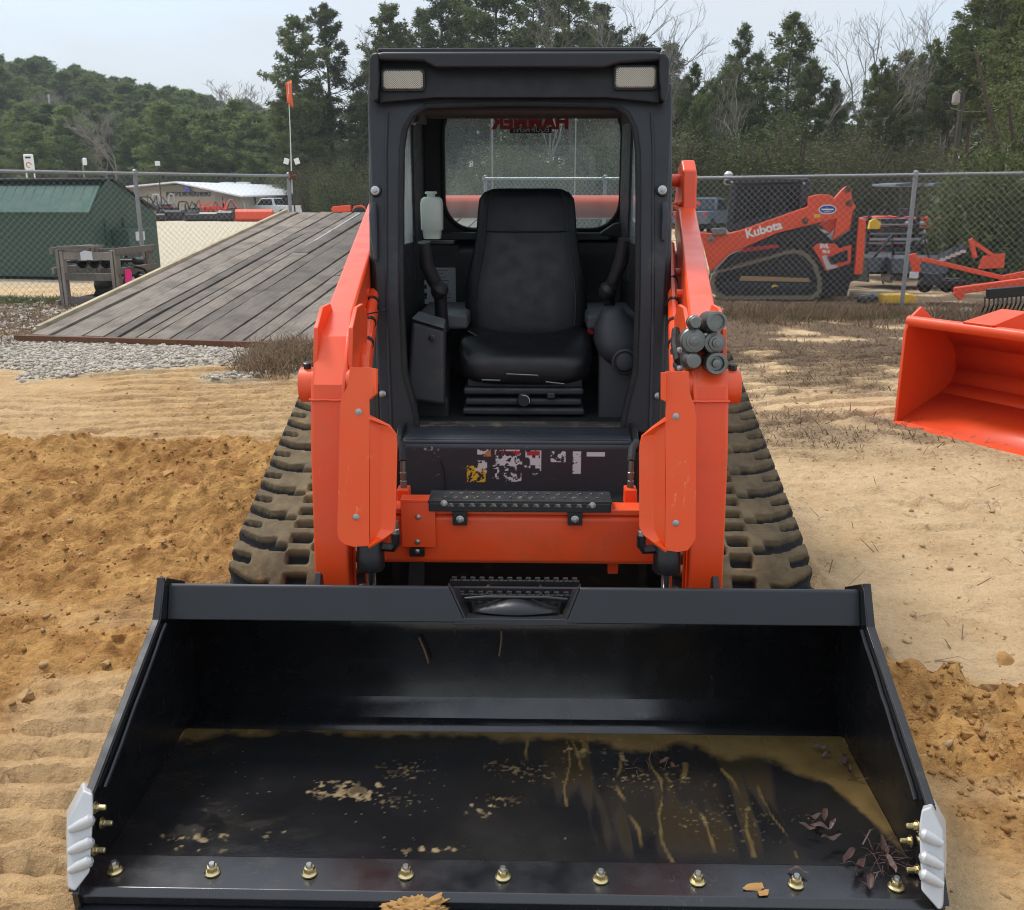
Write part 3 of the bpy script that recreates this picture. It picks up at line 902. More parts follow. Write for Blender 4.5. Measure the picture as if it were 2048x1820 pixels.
# the trees one can pick out against the sky
trees_at([
    (605, 40, 84, 'pine', 2, "pine_tree", "broad pine, left one of the pair rising between ridge and cab", 1.15),
    (668, 8, 88, 'pine', 1, "pine_tree", "tallest pine with a spire top just left of the cab roof", 1.15),
    (790, 10, 86, 'pine', 0, "pine_tree", "pine whose top shows over the left headlight of the cab", 1.1),
    (890, -50, 92, 'pine', 1, "pine_tree", "open-crowned pine above the left half of the cab roof", 1.2),
    (985, -70, 84, 'pine', 3, "pine_tree", "dense pine above the middle of the cab roof", 1.25),
    (1065, -30, 95, 'pine', 0, "pine_tree", "slender pine just right of the cab roof's middle", 1.0),
    (1140, -50, 82, 'pine', 3, "pine_tree", "flat-topped pine above the right half of the cab roof", 1.15),
    (845, 25, 96, 'pine', 2, "pine_tree", "bushy pine between the first two crowns over the cab's left half", 1.2),
    (935, 0, 98, 'pine', 0, "pine_tree", "pine directly left of the densest crown over the cab", 1.2),
    (1185, 15, 96, 'pine', 2, "pine_tree", "full pine left of the leafless tree over the cab", 1.2),
    (1372, 132, 62, 'pine', 4, "pine_tree", "short pointed pine right beside the cab's right edge", 0.75),
    (1462, 55, 70, 'pine', 4, "pine_tree", "narrow pine with a pointed open top right of the cab", 0.8),
    (1562, 28, 66, 'pine', 0, "pine_tree", "big dark pine standing alone above the second loader's cab", 1.05),
    (1790, 105, 74, 'pine', 2, "pine_tree", "low bushy pine behind the tall bare tree on the right", 1.1),
    (1960, -170, 50, 'pine', 1, "pine_tree", "tall pine leaving the frame at the upper right corner", 1.15),
    (2040, -260, 44, 'pine', 2, "pine_tree", "nearest dark pine cut by the right picture edge", 1.1),
    (1925, -40, 58, 'pine', 3, "pine_tree", "pine with bare lower trunk behind the wooden pole with a lamp", 0.95),
], "tall pines behind the yard")
trees_at([
    (1255, -25, 78, 'bare', 1, "bare_tree", "leafless tree spreading over the cab roof's right corner", 1.0),
    (1690, 30, 64, 'bare', 0, "bare_tree", "tall leafless tree in the middle of the right-hand tree line", 0.9),
    (1640, 45, 80, 'bare', 2, "bare_tree", "pale leafless tree between the big pine and the tall bare tree", 1.0),
    (1865, -25, 70, 'bare', 1, "bare_tree", "leaning leafless tree with a long clear trunk against the sky", 0.95),
    (1800, 60, 86, 'bare', 2, "bare_tree", "small leafless tree left of the leaning leafless one", 1.0),
    (720, 90, 90, 'bare', 2, "bare_tree", "grey leafless tree just left of the cab behind the pines", 1.1),
    (1330, 90, 74, 'bare', 0, "bare_tree", "leafless tree hugging the cab roof's right edge", 0.9),
    (1610, 95, 60, 'bare', 1, "bare_tree", "fine-twigged leafless tree just right of the big dark pine", 0.8),
    (1745, 75, 58, 'bare', 2, "bare_tree", "brownish leafless tree right of the tall bare one", 0.9),
    (1480, 150, 58, 'bare', 2, "bare_tree", "low leafless tree in front of the narrow pointed pine", 0.9),
    (1100, 5, 76, 'bare', 0, "bare_tree", "leafless tree among the crowns over the middle of the cab", 0.8),
    (1420, 120, 92, 'bare', 0, "bare_tree", "thin leafless tree behind the pines beside the cab", 1.0),
], "leafless trees behind the yard")
# plainer pines filling the wood behind them
_lab = "pine in the wood behind the yard, merging with its neighbours"
for k in range(72):
    px = RND.uniform(560, 2150); Y = RND.uniform(84, 125)
    ytop = RND.uniform(150, 260) if px < 1340 else RND.uniform(130, 250)
    if 700 < px < 1340: ytop = RND.uniform(60, 220)
    b = at_y(px, HY, Y); g0 = gz(b.x, Y); j = RND.randrange(5); h = (20, 22, 19, 21, 18)[j]
    s = (at_y(px, ytop, Y).z - g0) / h
    make_tree("pine_tree", _lab, "pines filling the wood", *PINES[j], (b.x, Y, g0), RND.uniform(0, 6.28), (s * 1.3, s * 1.3, s))
# trunks standing clear of the undergrowth on the right
_tl = ["thin pine trunk with a sparse crown, %s" % q for q in ("first right of the cab", "between the two pointed pines", "left of the big dark pine", "just right of the big dark pine", "left of the tall bare tree", "right of the tall bare tree", "left of the leaning bare tree", "beside the lamp pole", "behind the lamp pole's lamp", "between lamp pole and corner pines", "inside the corner pines, left", "inside the corner pines, right")]
for k, (px, yt) in enumerate(((1395, 190), (1425, 150), (1500, 110), (1600, 120), (1655, 160), (1735, 120), (1765, 150), (1835, 90), (1880, 60), (1918, 40), (1990, -80), (2025, -120))):
    Y = 56 + 3.1 * (k * 7 % 5); b = at_y(px, HY, Y); g0 = gz(b.x, Y); s = (at_y(px, yt, Y).z - g0) / 21
    make_tree("pine_tree", _tl[k], "slender pines on the right", *PINES[3], (b.x, Y, g0), RND.uniform(0, 6.28), (s * 0.85, s * 0.85, s))
_lab = "brown-green brush tree in the undergrowth along the wood's edge"
for k in range(110):
    px = RND.uniform(600, 2150) if k < 64 else (RND.uniform(1380, 1900) if k < 104 else 990 + 45 * (k - 104)); Y = RND.uniform(52, 84)
    if px < 740: Y = RND.uniform(72, 90)
    b = at_y(px, HY, Y); g0 = gz(b.x, Y); j = RND.randrange(3)
    s = RND.uniform(0.75, 1.6) if px < 1340 else RND.uniform(0.85, 1.5)
    make_tree("brush_tree", _lab, "undergrowth at the wood's edge", *BRUSH[j], (b.x, Y, g0 - 0.2), RND.uniform(0, 6.28), (s * 1.25, s * 1.25, s), "tree")
# wooded rise on the left
_lab = "green pine on the wooded rise behind the far building"
for k in range(250):
    Y = RND.uniform(112, 235); px = RND.uniform(-60, 640)
    b = at_y(px, HY, Y); g0 = gz(b.x, Y); s = RND.uniform(0.75, 1.15) * (1.0 if Y > 150 else 0.85)
    make_tree("pine_tree", _lab, "pines on the wooded rise", *HILLP[k % 3], (b.x, Y, g0 - 0.3), RND.uniform(0, 6.28), (s * 1.25, s * 1.25, s))
for px, Y, s, lb in ((95, 150, 1.0, "grey leafless tree high on the wooded rise by the white pole"), (445, 135, 1.25, "wide grey leafless tree low on the rise above the far building"),
                     (240, 105, 0.8, "thin pale leafless tree standing before the rise's pines"), (490, 118, 0.85, "small grey leafless tree right of the wide one on the rise")):
    b = at_y(px, HY, Y); o = link("bare_tree", BAREFAR); o.location = (b.x, Y, gz(b.x, Y)); o.scale = (s * 1.2, s * 1.2, s * 1.1); o.rotation_euler = (0, 0, RND.uniform(0, 6))
    tag(o, lb, "tree", "leafless trees on the rise")
# the leafy bank at the right edge
for px, Y, rx, rz_, n, lb, sd in ((1985, 19.5, 1.5, 2.6, 15000, "leafy green bush behind the fence at the right edge, lower one", 81), (2075, 22.5, 2.6, 5.6, 16000, "tall vine-covered green bush rising at the right edge", 82),
                                  (1935, 23.0, 1.0, 2.1, 6000, "small green bush left of the bushes at the right edge", 83)):
    b = at_y(px, HY, Y); g0 = gz(b.x, Y)
    make_tree("green_bush", lb, "green bushes at the right edge", stems("bush_trunk", sd, rz_), leafcloud("bush_crown", sd, rx, rx, rz_, n, 0.055, M["shrubleaf"], 40), (b.x, Y, g0 - 0.1), 0.3 * sd, 1.0, "bush")

# ================================================================== SMALL BUILDERS
def text_mesh(body, size, mat, extrude=0.0015, bold=0.0, mirror=False):
    cu = bpy.data.curves.new("lettering", 'FONT')
    cu.body = body; cu.size = size; cu.extrude = extrude; cu.offset = bold
    cu.align_x = 'CENTER'; cu.align_y = 'CENTER'
    ob = bpy.data.objects.new("lettering", cu)
    COL.objects.link(ob)
    dg = bpy.context.evaluated_depsgraph_get()
    me = bpy.data.meshes.new_from_object(ob.evaluated_get(dg))
    bpy.data.objects.remove(ob)
    me.materials.clear(); me.materials.append(mat)
    if mirror:
        me.transform(Matrix.Diagonal((-1, 1, 1, 1))); me.flip_normals()
    return me


def put_text(body, size, mat, parent, loc, right, up, bold=0.0, mirror=False, name="lettering", extrude=0.0015):
    o = link(name, text_mesh(body, size, mat, extrude, bold, mirror), parent)
    r = Vector(right).normalized(); u = (Vector(up) - r * Vector(up).dot(r)).normalized(); n = r.cross(u)
    o.matrix_local = Matrix(((r.x, u.x, n.x, loc[0]), (r.y, u.y, n.y, loc[1]), (r.z, u.z, n.z, loc[2]), (0, 0, 0, 1)))
    return o


def _bolt_mesh(mw, mh, name="bolt"):
    mb = MB()
    mb.lathe([(1.0, 0), (1.0, 0.14), (0.9, 0.2)], (0, 0, 0), (0, 0, 1), 16, 0)
    mb.lathe([(0.66, 0.15), (0.66, 0.62), (0.55, 0.7)], (0, 0, 0), (0, 0, 1), 6, 1)
    mb.lathe([(0.38, 0.6), (0.36, 0.82), (0.3, 0.86)], (0, 0, 0), (0, 0, 1), 10, 1)
    return mb.mesh(name, [mw, mh])


BOLT = _bolt_mesh(M["zinc"], M["zinc"])
BOLTG = _bolt_mesh(M["gold"], M["gold"])


def bolt(parent, loc, nrm, r, me=None, name="bolt"):
    o = link(name, me or BOLT, parent)
    o.location = loc; o.rotation_euler = Vector(nrm).to_track_quat('Z', 'Y').to_euler(); o.scale = (r, r, r)
    return o


# ================================================================== CHAIN-LINK FENCES
def fence(name, label, A, B, ztA, ztB, post_px, end_rust=False):
    """A, B: ground points; ztA, ztB: rail heights; posts at fractions along"""
    A, B = Vector((A[0], A[1], 0)), Vector((B[0], B[1], 0))
    o = empty(name, (A.x, A.y, 0), math.atan2(B.y - A.y, B.x - A.x))
    Ln = (B - A).length
    fr = lambda t: A.lerp(B, t)
    zt = lambda t: ztA + (ztB - ztA) * t
    rail = MB(); rail.tube([(-0.02, 0, ztA), (Ln + 0.02, 0, ztB)], 0.021, 10)
    rail.build("top_rail", M["galv"], o)
    for t in post_px:
        p = fr(t); g = gz(p.x, p.y)
        mb = MB(); mb.lathe([(0.031, g - 0.2), (0.031, zt(t) + 0.01), (0.036, zt(t) + 0.01), (0.034, zt(t) + 0.045), (0.012, zt(t) + 0.06)], (t * Ln, 0.045, 0), (0, 0, 1), 12)
        mb.tube([(t * Ln, 0.0, zt(t) - 0.03), (t * Ln, 0.0, zt(t) + 0.03)], 0.03, 8)
        mb.build("post", M["galv"], o)
    # woven wire
    amp = 0.046; n = int(Ln / amp)
    V = []; Fc = []
    for i in range(n):
        x0 = i * amp; t = x0 / Ln; p = fr(t); g = gz(p.x, p.y) + 0.02; top = zt(t) + 0.035
        k = int((top - g) / amp)
        base = len(V); m = k + 1
        for j in range(m):
            up = (j + i) % 2
            x = x0 + amp * up; z = top - amp * j; yy = -0.022 + (0.004 if up else -0.004)
            # three-sided wire
            V += [(x - 0.0025, yy - 0.0015, z), (x + 0.0025, yy - 0.0015, z), (x, yy + 0.0028, z)]
            if j:
                b = base + 3 * j
                for e in range(3): Fc.append((b - 3 + e, b - 3 + (e + 1) % 3, b + (e + 1) % 3, b + e))
    me = np_mesh("wire_mesh", np.array(V), np.array(Fc), M["wire"], 4)
    w = link("wire_mesh", me, o); w["kind"] = "stuff"
    tag(o, label, "fence")
    return o


def px_ground(px, Y): q = at_y(px, HY, Y); return (q.x, q.y)


ra = lambda px, py, Y: at_y(px, py, Y).z
fl = fence("chain_link_fence", "chain-link fence with galvanised rail in front of the green dumpster", px_ground(-60, 13.3), px_ground(582, 16.7), ra(-60, 341, 13.3), ra(582, 352, 16.7), [0.468, 1.0])
fm = fence("chain_link_fence", "chain-link fence seen through the loader cab's rear window", px_ground(968, 17.0), px_ground(1376, 14.7), ra(968, 357, 17.0), ra(1376, 357, 14.7), [0.0, 0.62])
fr_ = fence("chain_link_fence", "chain-link fence in front of the second loader on the right", px_ground(1383, 14.6), px_ground(2120, 13.3), ra(1383, 356, 14.6), ra(2120, 345, 13.3), [0.0, 0.625])
# rusty elbow where the left fence ends
mb = MB(); q = at_y(582, 352, 16.7)
mb.tube([(q.x - 0.10, q.y, q.z), (q.x + 0.09, q.y, q.z)], 0.03, 8); mb.tube([(q.x, q.y, q.z - 0.06), (q.x, q.y, q.z + 0.08)], 0.034, 8)
_o = mb.build("fence_elbow", M["rust"]); tag(_o, "rusty pipe elbow on top of the fence's end post by the ramp", "pipe elbow")
# whip with safety flag
b0, b1 = at_y(582, 350, 16.75), at_y(576, 163, 16.75)
_o = empty("flag_pole", b0)
d = b1 - b0
MB().tube([(0, 0, -0.3), d * 0.5 + Vector((0.01, 0, 0)), d], [0.012, 0.009, 0.006], 6).build("pole", M["white"], _o)
mb = MB()
fw = 0.11
mb.grid(lambda u, v: (d.x - 0.05 + fw * u * (1 - 0.15 * v) + 0.02 * v, 0.03 * math.sin(3 * u + 4 * v), d.z - 0.02 - 0.30 * v - 0.10 * u * v + 0.04 * u * (1 - v)), 5, 8)
mb.build("flag", M["flag"], _o, solid=0.003)
tag(_o, "thin white whip pole with a limp orange flag above the fence end", "flag")
for px in (985, 1150):
    b = at_y(px, 357, 17.2 if px < 1000 else 24)
    _o = empty("pale_pole", (b.x, b.y, gz(b.x, b.y)))
    hh = at_y(px, 215 if px < 1000 else 240, b.y).z
    MB().tube([(0, 0, 0), (0, 0, hh)], [0.018, 0.014], 6).build("shaft", M["galv"], _o)
    MB().lathe([(0.03, hh - 0.01), (0.03, hh + 0.02), (0.012, hh + 0.04)], (0, 0, 0), (0, 0, 1), 8).build("cap", M["galv"], _o)
    tag(_o, "thin pale pole on the fence end seen through the cab window" if px < 1000 else "second thin pale pole behind the fence seen through the cab window", "pole")

# ================================================================== TIMBER RAMP
RF = Frame(-4.95, 9.64, math.radians(-10.2))
ramp = empty("timber_ramp", RF.o, RF.yaw)
RL, RZ0, RZ1 = 6.85, 0.07, 1.215
sl = math.atan2(RZ1 - RZ0, RL); RX = Matrix.Rotation(sl, 3, 'X')
rr = random.Random(5)
x = 0.0; k = 0
SL = math.hypot(RL, RZ1 - RZ0)


def plank(x0, w, s0, s1, mat, lift=0.0, th=0.05):
    mb = MB(); L = s1 - s0; n = 6
    sag = [rr.uniform(-0.006, 0.006) for _ in range(n + 1)]; ed = [rr.uniform(-0.007, 0.007) for _ in range(n + 1)]
    vs = []
    for i in range(n + 1):
        yy = -L / 2 + L * i / n
        for xx, zz in ((-w / 2 + ed[i], -th), (w / 2 + ed[n - i], -th), (w / 2 + ed[n - i], sag[i]), (-w / 2 + ed[i], sag[i] + 0.003)): vs.append((xx, yy, zz))
    fs = [(0, 1, 2, 3), tuple(4 * n + q for q in (3, 2, 1, 0))]
    for i in range(n):
        for e in range(4): fs.append((4 * i + e, 4 * (i + 1) + e, 4 * (i + 1) + (e + 1) % 4, 4 * i + (e + 1) % 4))
    mb.add(vs, fs)
    o = mb.build("plank", mat, ramp, smooth=25, bev=0.006)
    sm = (s0 + s1) / 2
    o.location = (x0 + w / 2, sm * math.cos(sl), RZ0 + sm * math.sin(sl) + lift)
    o.rotation_euler = (sl, rr.uniform(-0.012, 0.012), rr.uniform(-0.002, 0.002))


ws = [0.23, 0.34, 0.25, 0.165, 0.18, 0.145, 0.24, 0.18, 0.36, 0.24, 0.20, 0.30, 0.26, 0.28, 0.28]
brk = {0: [], 1: [4.6], 2: [], 3: [5.15], 4: [], 5: [], 6: [3.9], 7: [], 8: [1.9], 9: [5.4], 10: [2.7], 11: [], 12: [3.1], 13: [], 14: [4.4]}
for k, w in enumerate(ws):
    cuts = [rr.uniform(0, 0.10)] + brk[k] + [SL - rr.uniform(0, 0.06)]
    for a, b in zip(cuts[:-1], cuts[1:]):
        plank(x, w - rr.uniform(0.020, 0.040), a, b - 0.008, M["plank"], rr.uniform(0, 0.012))
    x += w
RW = x
# sunken slivers between boards and the pale edge board
MB().bar((-0.045, 0.25, RZ0 + 0.02), (-0.045, RL, RZ1 - 0.02), 0.06, 0.14).build("edge_board", M["palewood"], ramp, bev=0.006)
MB().bar((1.315, 0.3, RZ0 + 0.0), (1.315, RL * 0.97, RZ1 - 0.03), 0.03, 0.05).build("steel_strip", M["galv"], ramp)
mb = MB(); mb.box((RW / 2, -0.06, 0.02), (RW + 0.2, 0.02, 0.16)); mb.box((RW / 2, -0.005, 0.085), (RW + 0.2, 0.10, 0.014)); mb.box((RW / 2, -0.005, -0.04), (RW + 0.2, 0.10, 0.014))
mb.build("bottom_channel", M["rust"], ramp)
for xx in (0.08, RW / 3, RW * 2 / 3, RW - 0.08):
    MB().bar((xx, 0.1, RZ0 - 0.10), (xx, RL, RZ1 - 0.14), 0.09, 0.14).build("stringer", M["oldwood"], ramp)
    for yy in (3.4, 6.6):
        zz = RZ0 + (RZ1 - RZ0) * yy / RL - 0.2
        MB().box((xx, yy, zz / 2 - 0.2), (0.12, 0.12, zz + 0.4)).build("prop", M["oldwood"], ramp)
tag(ramp, "wide loading ramp of weathered grey planks rising behind the loader", "ramp")

# ================================================================== GREEN DUMPSTER
DF = Frame(*px_ground(180, 17.2), math.radians(-12), 0)
dump = empty("dumpster", DF.o, DF.yaw)
zf = DF.y(177, 425, 0).z; zl = DF.y(195, 378, 0.35).z; zr = DF.y(200, 358, 0.55).z; zb = zf - 0.05
LX = -3.2
MB().prism([(0, 0.05), (0, zf), (0.35, zl), (0.52, zr - 0.03), (0.75, zr - 0.03), (2.0, zb), (2.0, 0.05)], 'x', LX, 0).build("body", M["green_steel"], dump, bev=0.015)
mb = MB()
mb.slab([(LX, -0.03, zf - 0.03), (-0.02, -0.03, zf - 0.03), (-0.02, 0.36, zl + 0.03), (LX, 0.36, zl + 0.03)], (0, -0.02, 0.03))
mb.build("front_lid", M["green_lid"], dump, bev=0.01)
for i in range(16): MB().bar((LX + 0.2 * i + 0.1, -0.055, zf - 0.02), (LX + 0.2 * i + 0.1, 0.335, zl + 0.055), 0.012, 0.012).build("lid_rib", M["green_lid"], dump)
MB().bar((LX, 0.46, zr - 0.01), (0.02, 0.46, zr - 0.01), 0.22, 0.035).build("ridge_cap", M["black"], dump, bev=0.008)
MB().slab([(0.04, 0.66, zr - 0.01), (0.04, 2.05, zb + 0.02), (LX, 2.05, zb + 0.02), (LX, 0.66, zr - 0.01)], (0, 0.015, 0.03)).build("rear_lid", M["black"], dump)
for yy, zz in ((0.35, 0.72),):
    mb = MB(); mb.box((0.18, 0.95, 0.74), (0.34, 0.9, 0.30)); mb.build("lift_pocket", M["green_steel"], dump, bev=0.012)
for i in range(3): MB().box((0.012, 0.35 + 0.55 * i, 0.55), (0.05, 0.07, 1.05)).build("side_rib", M["green_steel"], dump, bev=0.008)
_o = MB().box((0.355, 0.85, 0.76), (0.012, 0.28, 0.16)).build("sticker", M["paper"], dump)
tag(dump, "dark green steel dumpster with a sloping lid behind the chain-link fence", "dumpster")
DFz = gz(DF.o.x, DF.o.y)
dump.location.z = DFz

# ================================================================== CRATE WITH AUGER
KF = Frame(*px_ground(104, 13.15), math.radians(-6), 0)
KF.o.z = gz(KF.o.x, 13.15) - 0.02
crate = empty("timber_crate", KF.o, KF.yaw)
cw_, cd_, ch_ = 0.80, 0.92, 0.78


def lumber(a, b, w, h, up=(0, 0, 1), name="rail"):
    MB().bar(a, b, w, h, up).build(name, M["oldwood"], crate, bev=0.004)


for xx, yy, hh in ((0.03, 0, ch_), (cw_, 0, ch_), (0.03, cd_, ch_), (cw_, cd_, ch_)):
    MB().box((xx - 0.035, yy, hh / 2), (0.045, 0.10, hh)).build("post", M["oldwood"], crate, bev=0.004)
    MB().box((xx + 0.022, yy, hh / 2 - 0.01), (0.045, 0.10, hh)).build("post", M["oldwood"], crate, bev=0.004)
for zz in (0.10, 0.42, 0.70):
    lumber((0.05, -0.01, zz), (cw_ - 0.05, -0.01, zz), 0.04, 0.10)
    lumber((0.05, cd_, zz), (cw_ - 0.05, cd_, zz), 0.04, 0.10)
for xx in (-0.07, cw_ + 0.06):
    for zz in (0.06, 0.50, 0.765): lumber((xx, -0.08, zz), (xx, cd_ + 0.1, zz), 0.038, 0.085)
lumber((0.0, 0.0, ch_ + 0.03), (0.62, 0.0, ch_ + 0.05), 0.12, 0.035, name="top_board")
tag(crate, "weathered grey timber crate standing by the fence and dumpster", "crate")
aug = empty("earth_auger", KF.to_world((0, 0.3, 0.60)), KF.yaw)
MB().tube([(-0.12, 0, 0), (0.95, 0, 0.02)], 0.022, 8).build("shaft", M["black"], aug)
mb = MB(); n = 60
mb.grid(lambda u, v: (0.02 + 0.72 * u, (0.02 + 0.075 * v) * math.cos(u * 26), 0.005 + (0.02 + 0.075 * v) * math.sin(u * 26)), 70, 2)
mb.build("flighting", M["black"], aug, solid=0.008)
MB().lathe([(0.05, 0), (0.055, 0.08), (0.04, 0.16)], (0.9, 0, 0.02), (1, 0, 0), 10).build("hub", M["black"], aug)
tag(aug, "black spiral earth auger lying through the top of the timber crate", "auger")
drv = empty("auger_drive", KF.to_world((0, 0.45, 0)), KF.yaw)
MB().lathe([(0.10, 0), (0.13, 0.05), (0.13, 0.22), (0.07, 0.30), (0.06, 0.42)], (0.25, 0, 0.26), (1, 0, 0.1), 14).build("motor", M["black"], drv)
MB().prism([(0.2, 0.08), (0.72, 0.08), (0.68, 0.28), (0.28, 0.22)], 'y', -0.12, 0.12).build("bracket", M["black"], drv, bev=0.01)
MB().tube([(0.60, 0, 0.4), (0.85, -0.1, 0.55), (1.02, -0.1, 0.5), (1.0, 0.05, 0.35), (0.85, 0.05, 0.26)], 0.018, 7).build("hose", M["rubber"], drv)
MB().tube([(0.62, 0.05, 0.35), (0.9, 0.0, 0.45), (0.98, -0.05, 0.3)], 0.018, 7).build("hose", M["rubber"], drv)
for zz in (0.24, 0.32, 0.4): MB().lathe([(0.03, 0), (0.03, 0.1), (0.02, 0.14)], (0.86, -0.08, zz), (1, 0, 0), 8).build("fitting", M["black"], drv)
tag(drv, "black hydraulic auger drive with hoses in the bottom of the timber crate", "auger drive")
_t = KF.y(240, 530, -0.12)
mb = MB(); mb.prism([(-0.045, -0.09), (0.045, -0.08), (0.05, 0.07), (0.02, 0.11), (-0.035, 0.10)], 'y', -0.004, 0.004)
_o = mb.build("pink_tag", M["pink"]); _o.location = KF.to_world((cw_ + 0.13, 0.05, 0.42)); _o.rotation_euler = (0, 0, 0.2); tag(_o, "bright pink tag hanging at the crate's right side", "tag")
mb = MB(); mb.prism([(-0.08, -0.05), (0.08, -0.05), (0.08, 0.06), (-0.02, 0.075), (-0.08, 0.05)], 'y', -0.003, 0.003)
_o = mb.build("paper_notice", M["paper"]); _o.location = KF.to_world((0.42, -0.05, 0.70)); tag(_o, "white paper notice fixed to the crate's top rail", "notice")
mb = MB(); mb.lathe([(0.02, -0.07), (0.07, -0.05), (0.095, 0), (0.075, 0.05), (0.03, 0.075)], (0, 0, 0), (0.2, 0, 1), 12)
_o = mb.build("yellow_pot", M["yellow"]); _o.location = KF.to_world((cw_ + 0.12, 0.25, 0.10)); tag(_o, "round yellow plastic pot on the ground beside the crate", "pot")

# ================================================================== FAR BUILDING AND ITS YARD
P = lambda px, py, Y: at_y(px, py, Y)
bld = empty("metal_building", (0, 0, 0))
lf, rf, cf = P(228, 379, 80), P(360, 370, 73), P(478, 393, 66)
rb, cb = P(612, 377, 98), P(588, 391, 92)
lf2 = lf.copy(); lf2.z = -1.5; cf2 = cf.copy(); cf2.z = -1.5; cb2 = cb.copy(); cb2.z = -1.5
MB().add([lf2, cf2, cf, rf, lf], [(0, 1, 2, 3, 4)]).build("gable_wall", M["wallpanel"], bld, solid=0.2)
MB().add([cf2, cb2, cb, cf], [(0, 1, 2, 3)]).build("side_wall", M["wallpanel"], bld, solid=0.2)
up = Vector((0, 0, 0.14))
MB().slab([cf + Vector((0.5, -1.2, -0.05)), cb + Vector((.8, 0.4, 0)), rb + up, rf + Vector((0, -1.2, 0.14))], (0, 0, 0.10)).build("roof", M["roofmetal"], bld)
lb = P(330, 381, 104)
MB().slab([rf + Vector((0, -1.2, 0.14)), rb + up, lb, lf + Vector((-0.6, -1.2, -0.02))], (0, 0, 0.10)).build("roof", M["roofmetal"], bld)
for px in (455, 487):
    q = P(px, 373, 88); mb = MB(); mb.box(q + Vector((0, 0, 0.1)), (1.1, 0.9, 0.55)); mb.build("roof_unit", M["roofmetal"], bld, bev=0.05)
wd = (cf - lf).normalized(); wn = Vector((wd.y, -wd.x, 0)).normalized()
q = P(382, 389, 71.5) + wn * 0.25
put_text("JASPER W BLAND SALES & SERVICE", 0.44, M["ink"], bld, q, Vector((wd.x, wd.y, 0)), (0, 0, 1), 0.01, extrude=0.03)
q = P(381, 379, 71.6) + wn * 0.28
mb = MB(); Rz = Matrix.Rotation(math.atan2(wd.y, wd.x), 3, 'Z'); mb.box(q, (0.95, 0.06, 0.34), Rz); mb.build("wall_sign", M["blue"], bld)
for px in (500, 520, 545, 565):
    a = cf.lerp(cb, (px - 478) / 112); mb = MB(); mb.box((a.x + 0.15, a.y - 0.1, 0.2), (0.12, 0.12, 3.2)); mb.build("downpipe", M["ink"], bld)
tag(bld, "low tan metal building with a white roof and lettered gable beyond the yard", "building")


def orient(o, px, Y, rz, dz=0.0):
    g = at_y(px, HY, Y); o.location = (g.x, g.y, gz(g.x, g.y) + dz); o.rotation_euler = (0, 0, rz); return o


def simple_bucket(name, W, D, Hh, mat):
    o = empty(name)
    prof = [(0, 0), (D * 0.75, 0), (D, Hh * 0.25), (D, Hh * 0.8), (D * 0.8, Hh), (D * 0.78, Hh * 0.95), (D * 0.95, Hh * 0.75), (D * 0.95, Hh * 0.28), (D * 0.72, 0.03), (0, 0.03)]
    MB().prism(prof, 'x', -W / 2, W / 2).build("shell", mat, o)
    for s in (-1, 1): MB().prism([(0, 0), (D * 0.75, 0), (D, Hh * 0.25), (D, Hh * 0.8), (D * 0.8, Hh), (D * 0.1, Hh * 0.4)], 'x', s * W / 2 - 0.015, s * W / 2 + 0.015).build("side_plate", mat, o)
    return o


blackb = simple_bucket("attachment_bucket", 1.75, 0.7, 0.62, M["black"])
spots = [(312, 63.0), (348, 63.5), (384, 62.6), (420, 62.8), (455, 62.2)]
for i, (px, Y) in enumerate(spots):
    o = blackb if i == 0 else copy_tree(blackb)
    orient(o, px, Y + RND.uniform(-.8, .8), math.pi + RND.uniform(-.6, .6)); o.scale = (RND.uniform(.5, .72), 1, RND.uniform(.75, 1.25))
    tag(o, "%s black bucket from the left in the row before the far building" % ("first", "second", "third", "fourth", "fifth")[i], "bucket", "black buckets in the far row")
ob = simple_bucket("attachment_bucket", 2.3, 0.8, 0.75, M["orange2"]); orient(ob, 512, 61.5, math.pi); tag(ob, "long orange bucket at the end of the far equipment row", "bucket")
og = simple_bucket("attachment_bucket", 0.9, 0.7, 0.95, M["orange2"]); orient(og, 296, 61.2, math.pi - 0.6); tag(og, "small orange bucket at the far row's end beside the dumpster", "bucket")


def hoop(name, w, h, mat, px, Y, lb, rz=0.0, r=0.05):
    o = empty(name); mb = MB()
    pts = [(-w / 2, 0, 0), (-w / 2, 0, h * 0.8), (-w * 0.35, 0, h * .97), (0, 0, h), (w * 0.35, 0, h * .97), (w / 2, 0, h * 0.8), (w / 2, 0, 0)]
    mb.tube(pts, r, 7); mb.build("hoop", mat, o)
    MB().bar((-w / 2, 0, h * .5), (w / 2, 0, h * .5), .05, .05).build("crossbar", mat, o)
    MB().bar((-w * .7, 0, 0.04), (w * .7, 0, 0.04), .12, .08).build("base", mat, o)
    orient(o, px, Y, rz); tag(o, lb, "roll bar", "roll bars in the far row"); return o


hoop("roll_bar", 0.55, 1.65, M["silver"], 312, 66, "pale steel roll bar standing left in the far equipment row")
hoop("roll_bar", 0.35, 1.7, M["silver"], 343, 66, "narrow pale roll bar in the middle of the far equipment row", 0.4)
hoop("roll_bar", 0.9, 1.5, M["black"], 290, 65.5, "wide black roll bar beside the small orange bucket", 0.3)
hoop("roll_bar", 0.8, 1.2, M["black"], 365, 65.5, "low black roll bar behind the middle black buckets", -0.3)
hoop("roll_bar", 1.1, 1.35, M["silver"], 470, 66.5, "wide pale roll bar behind the orange round frame", 0.1)


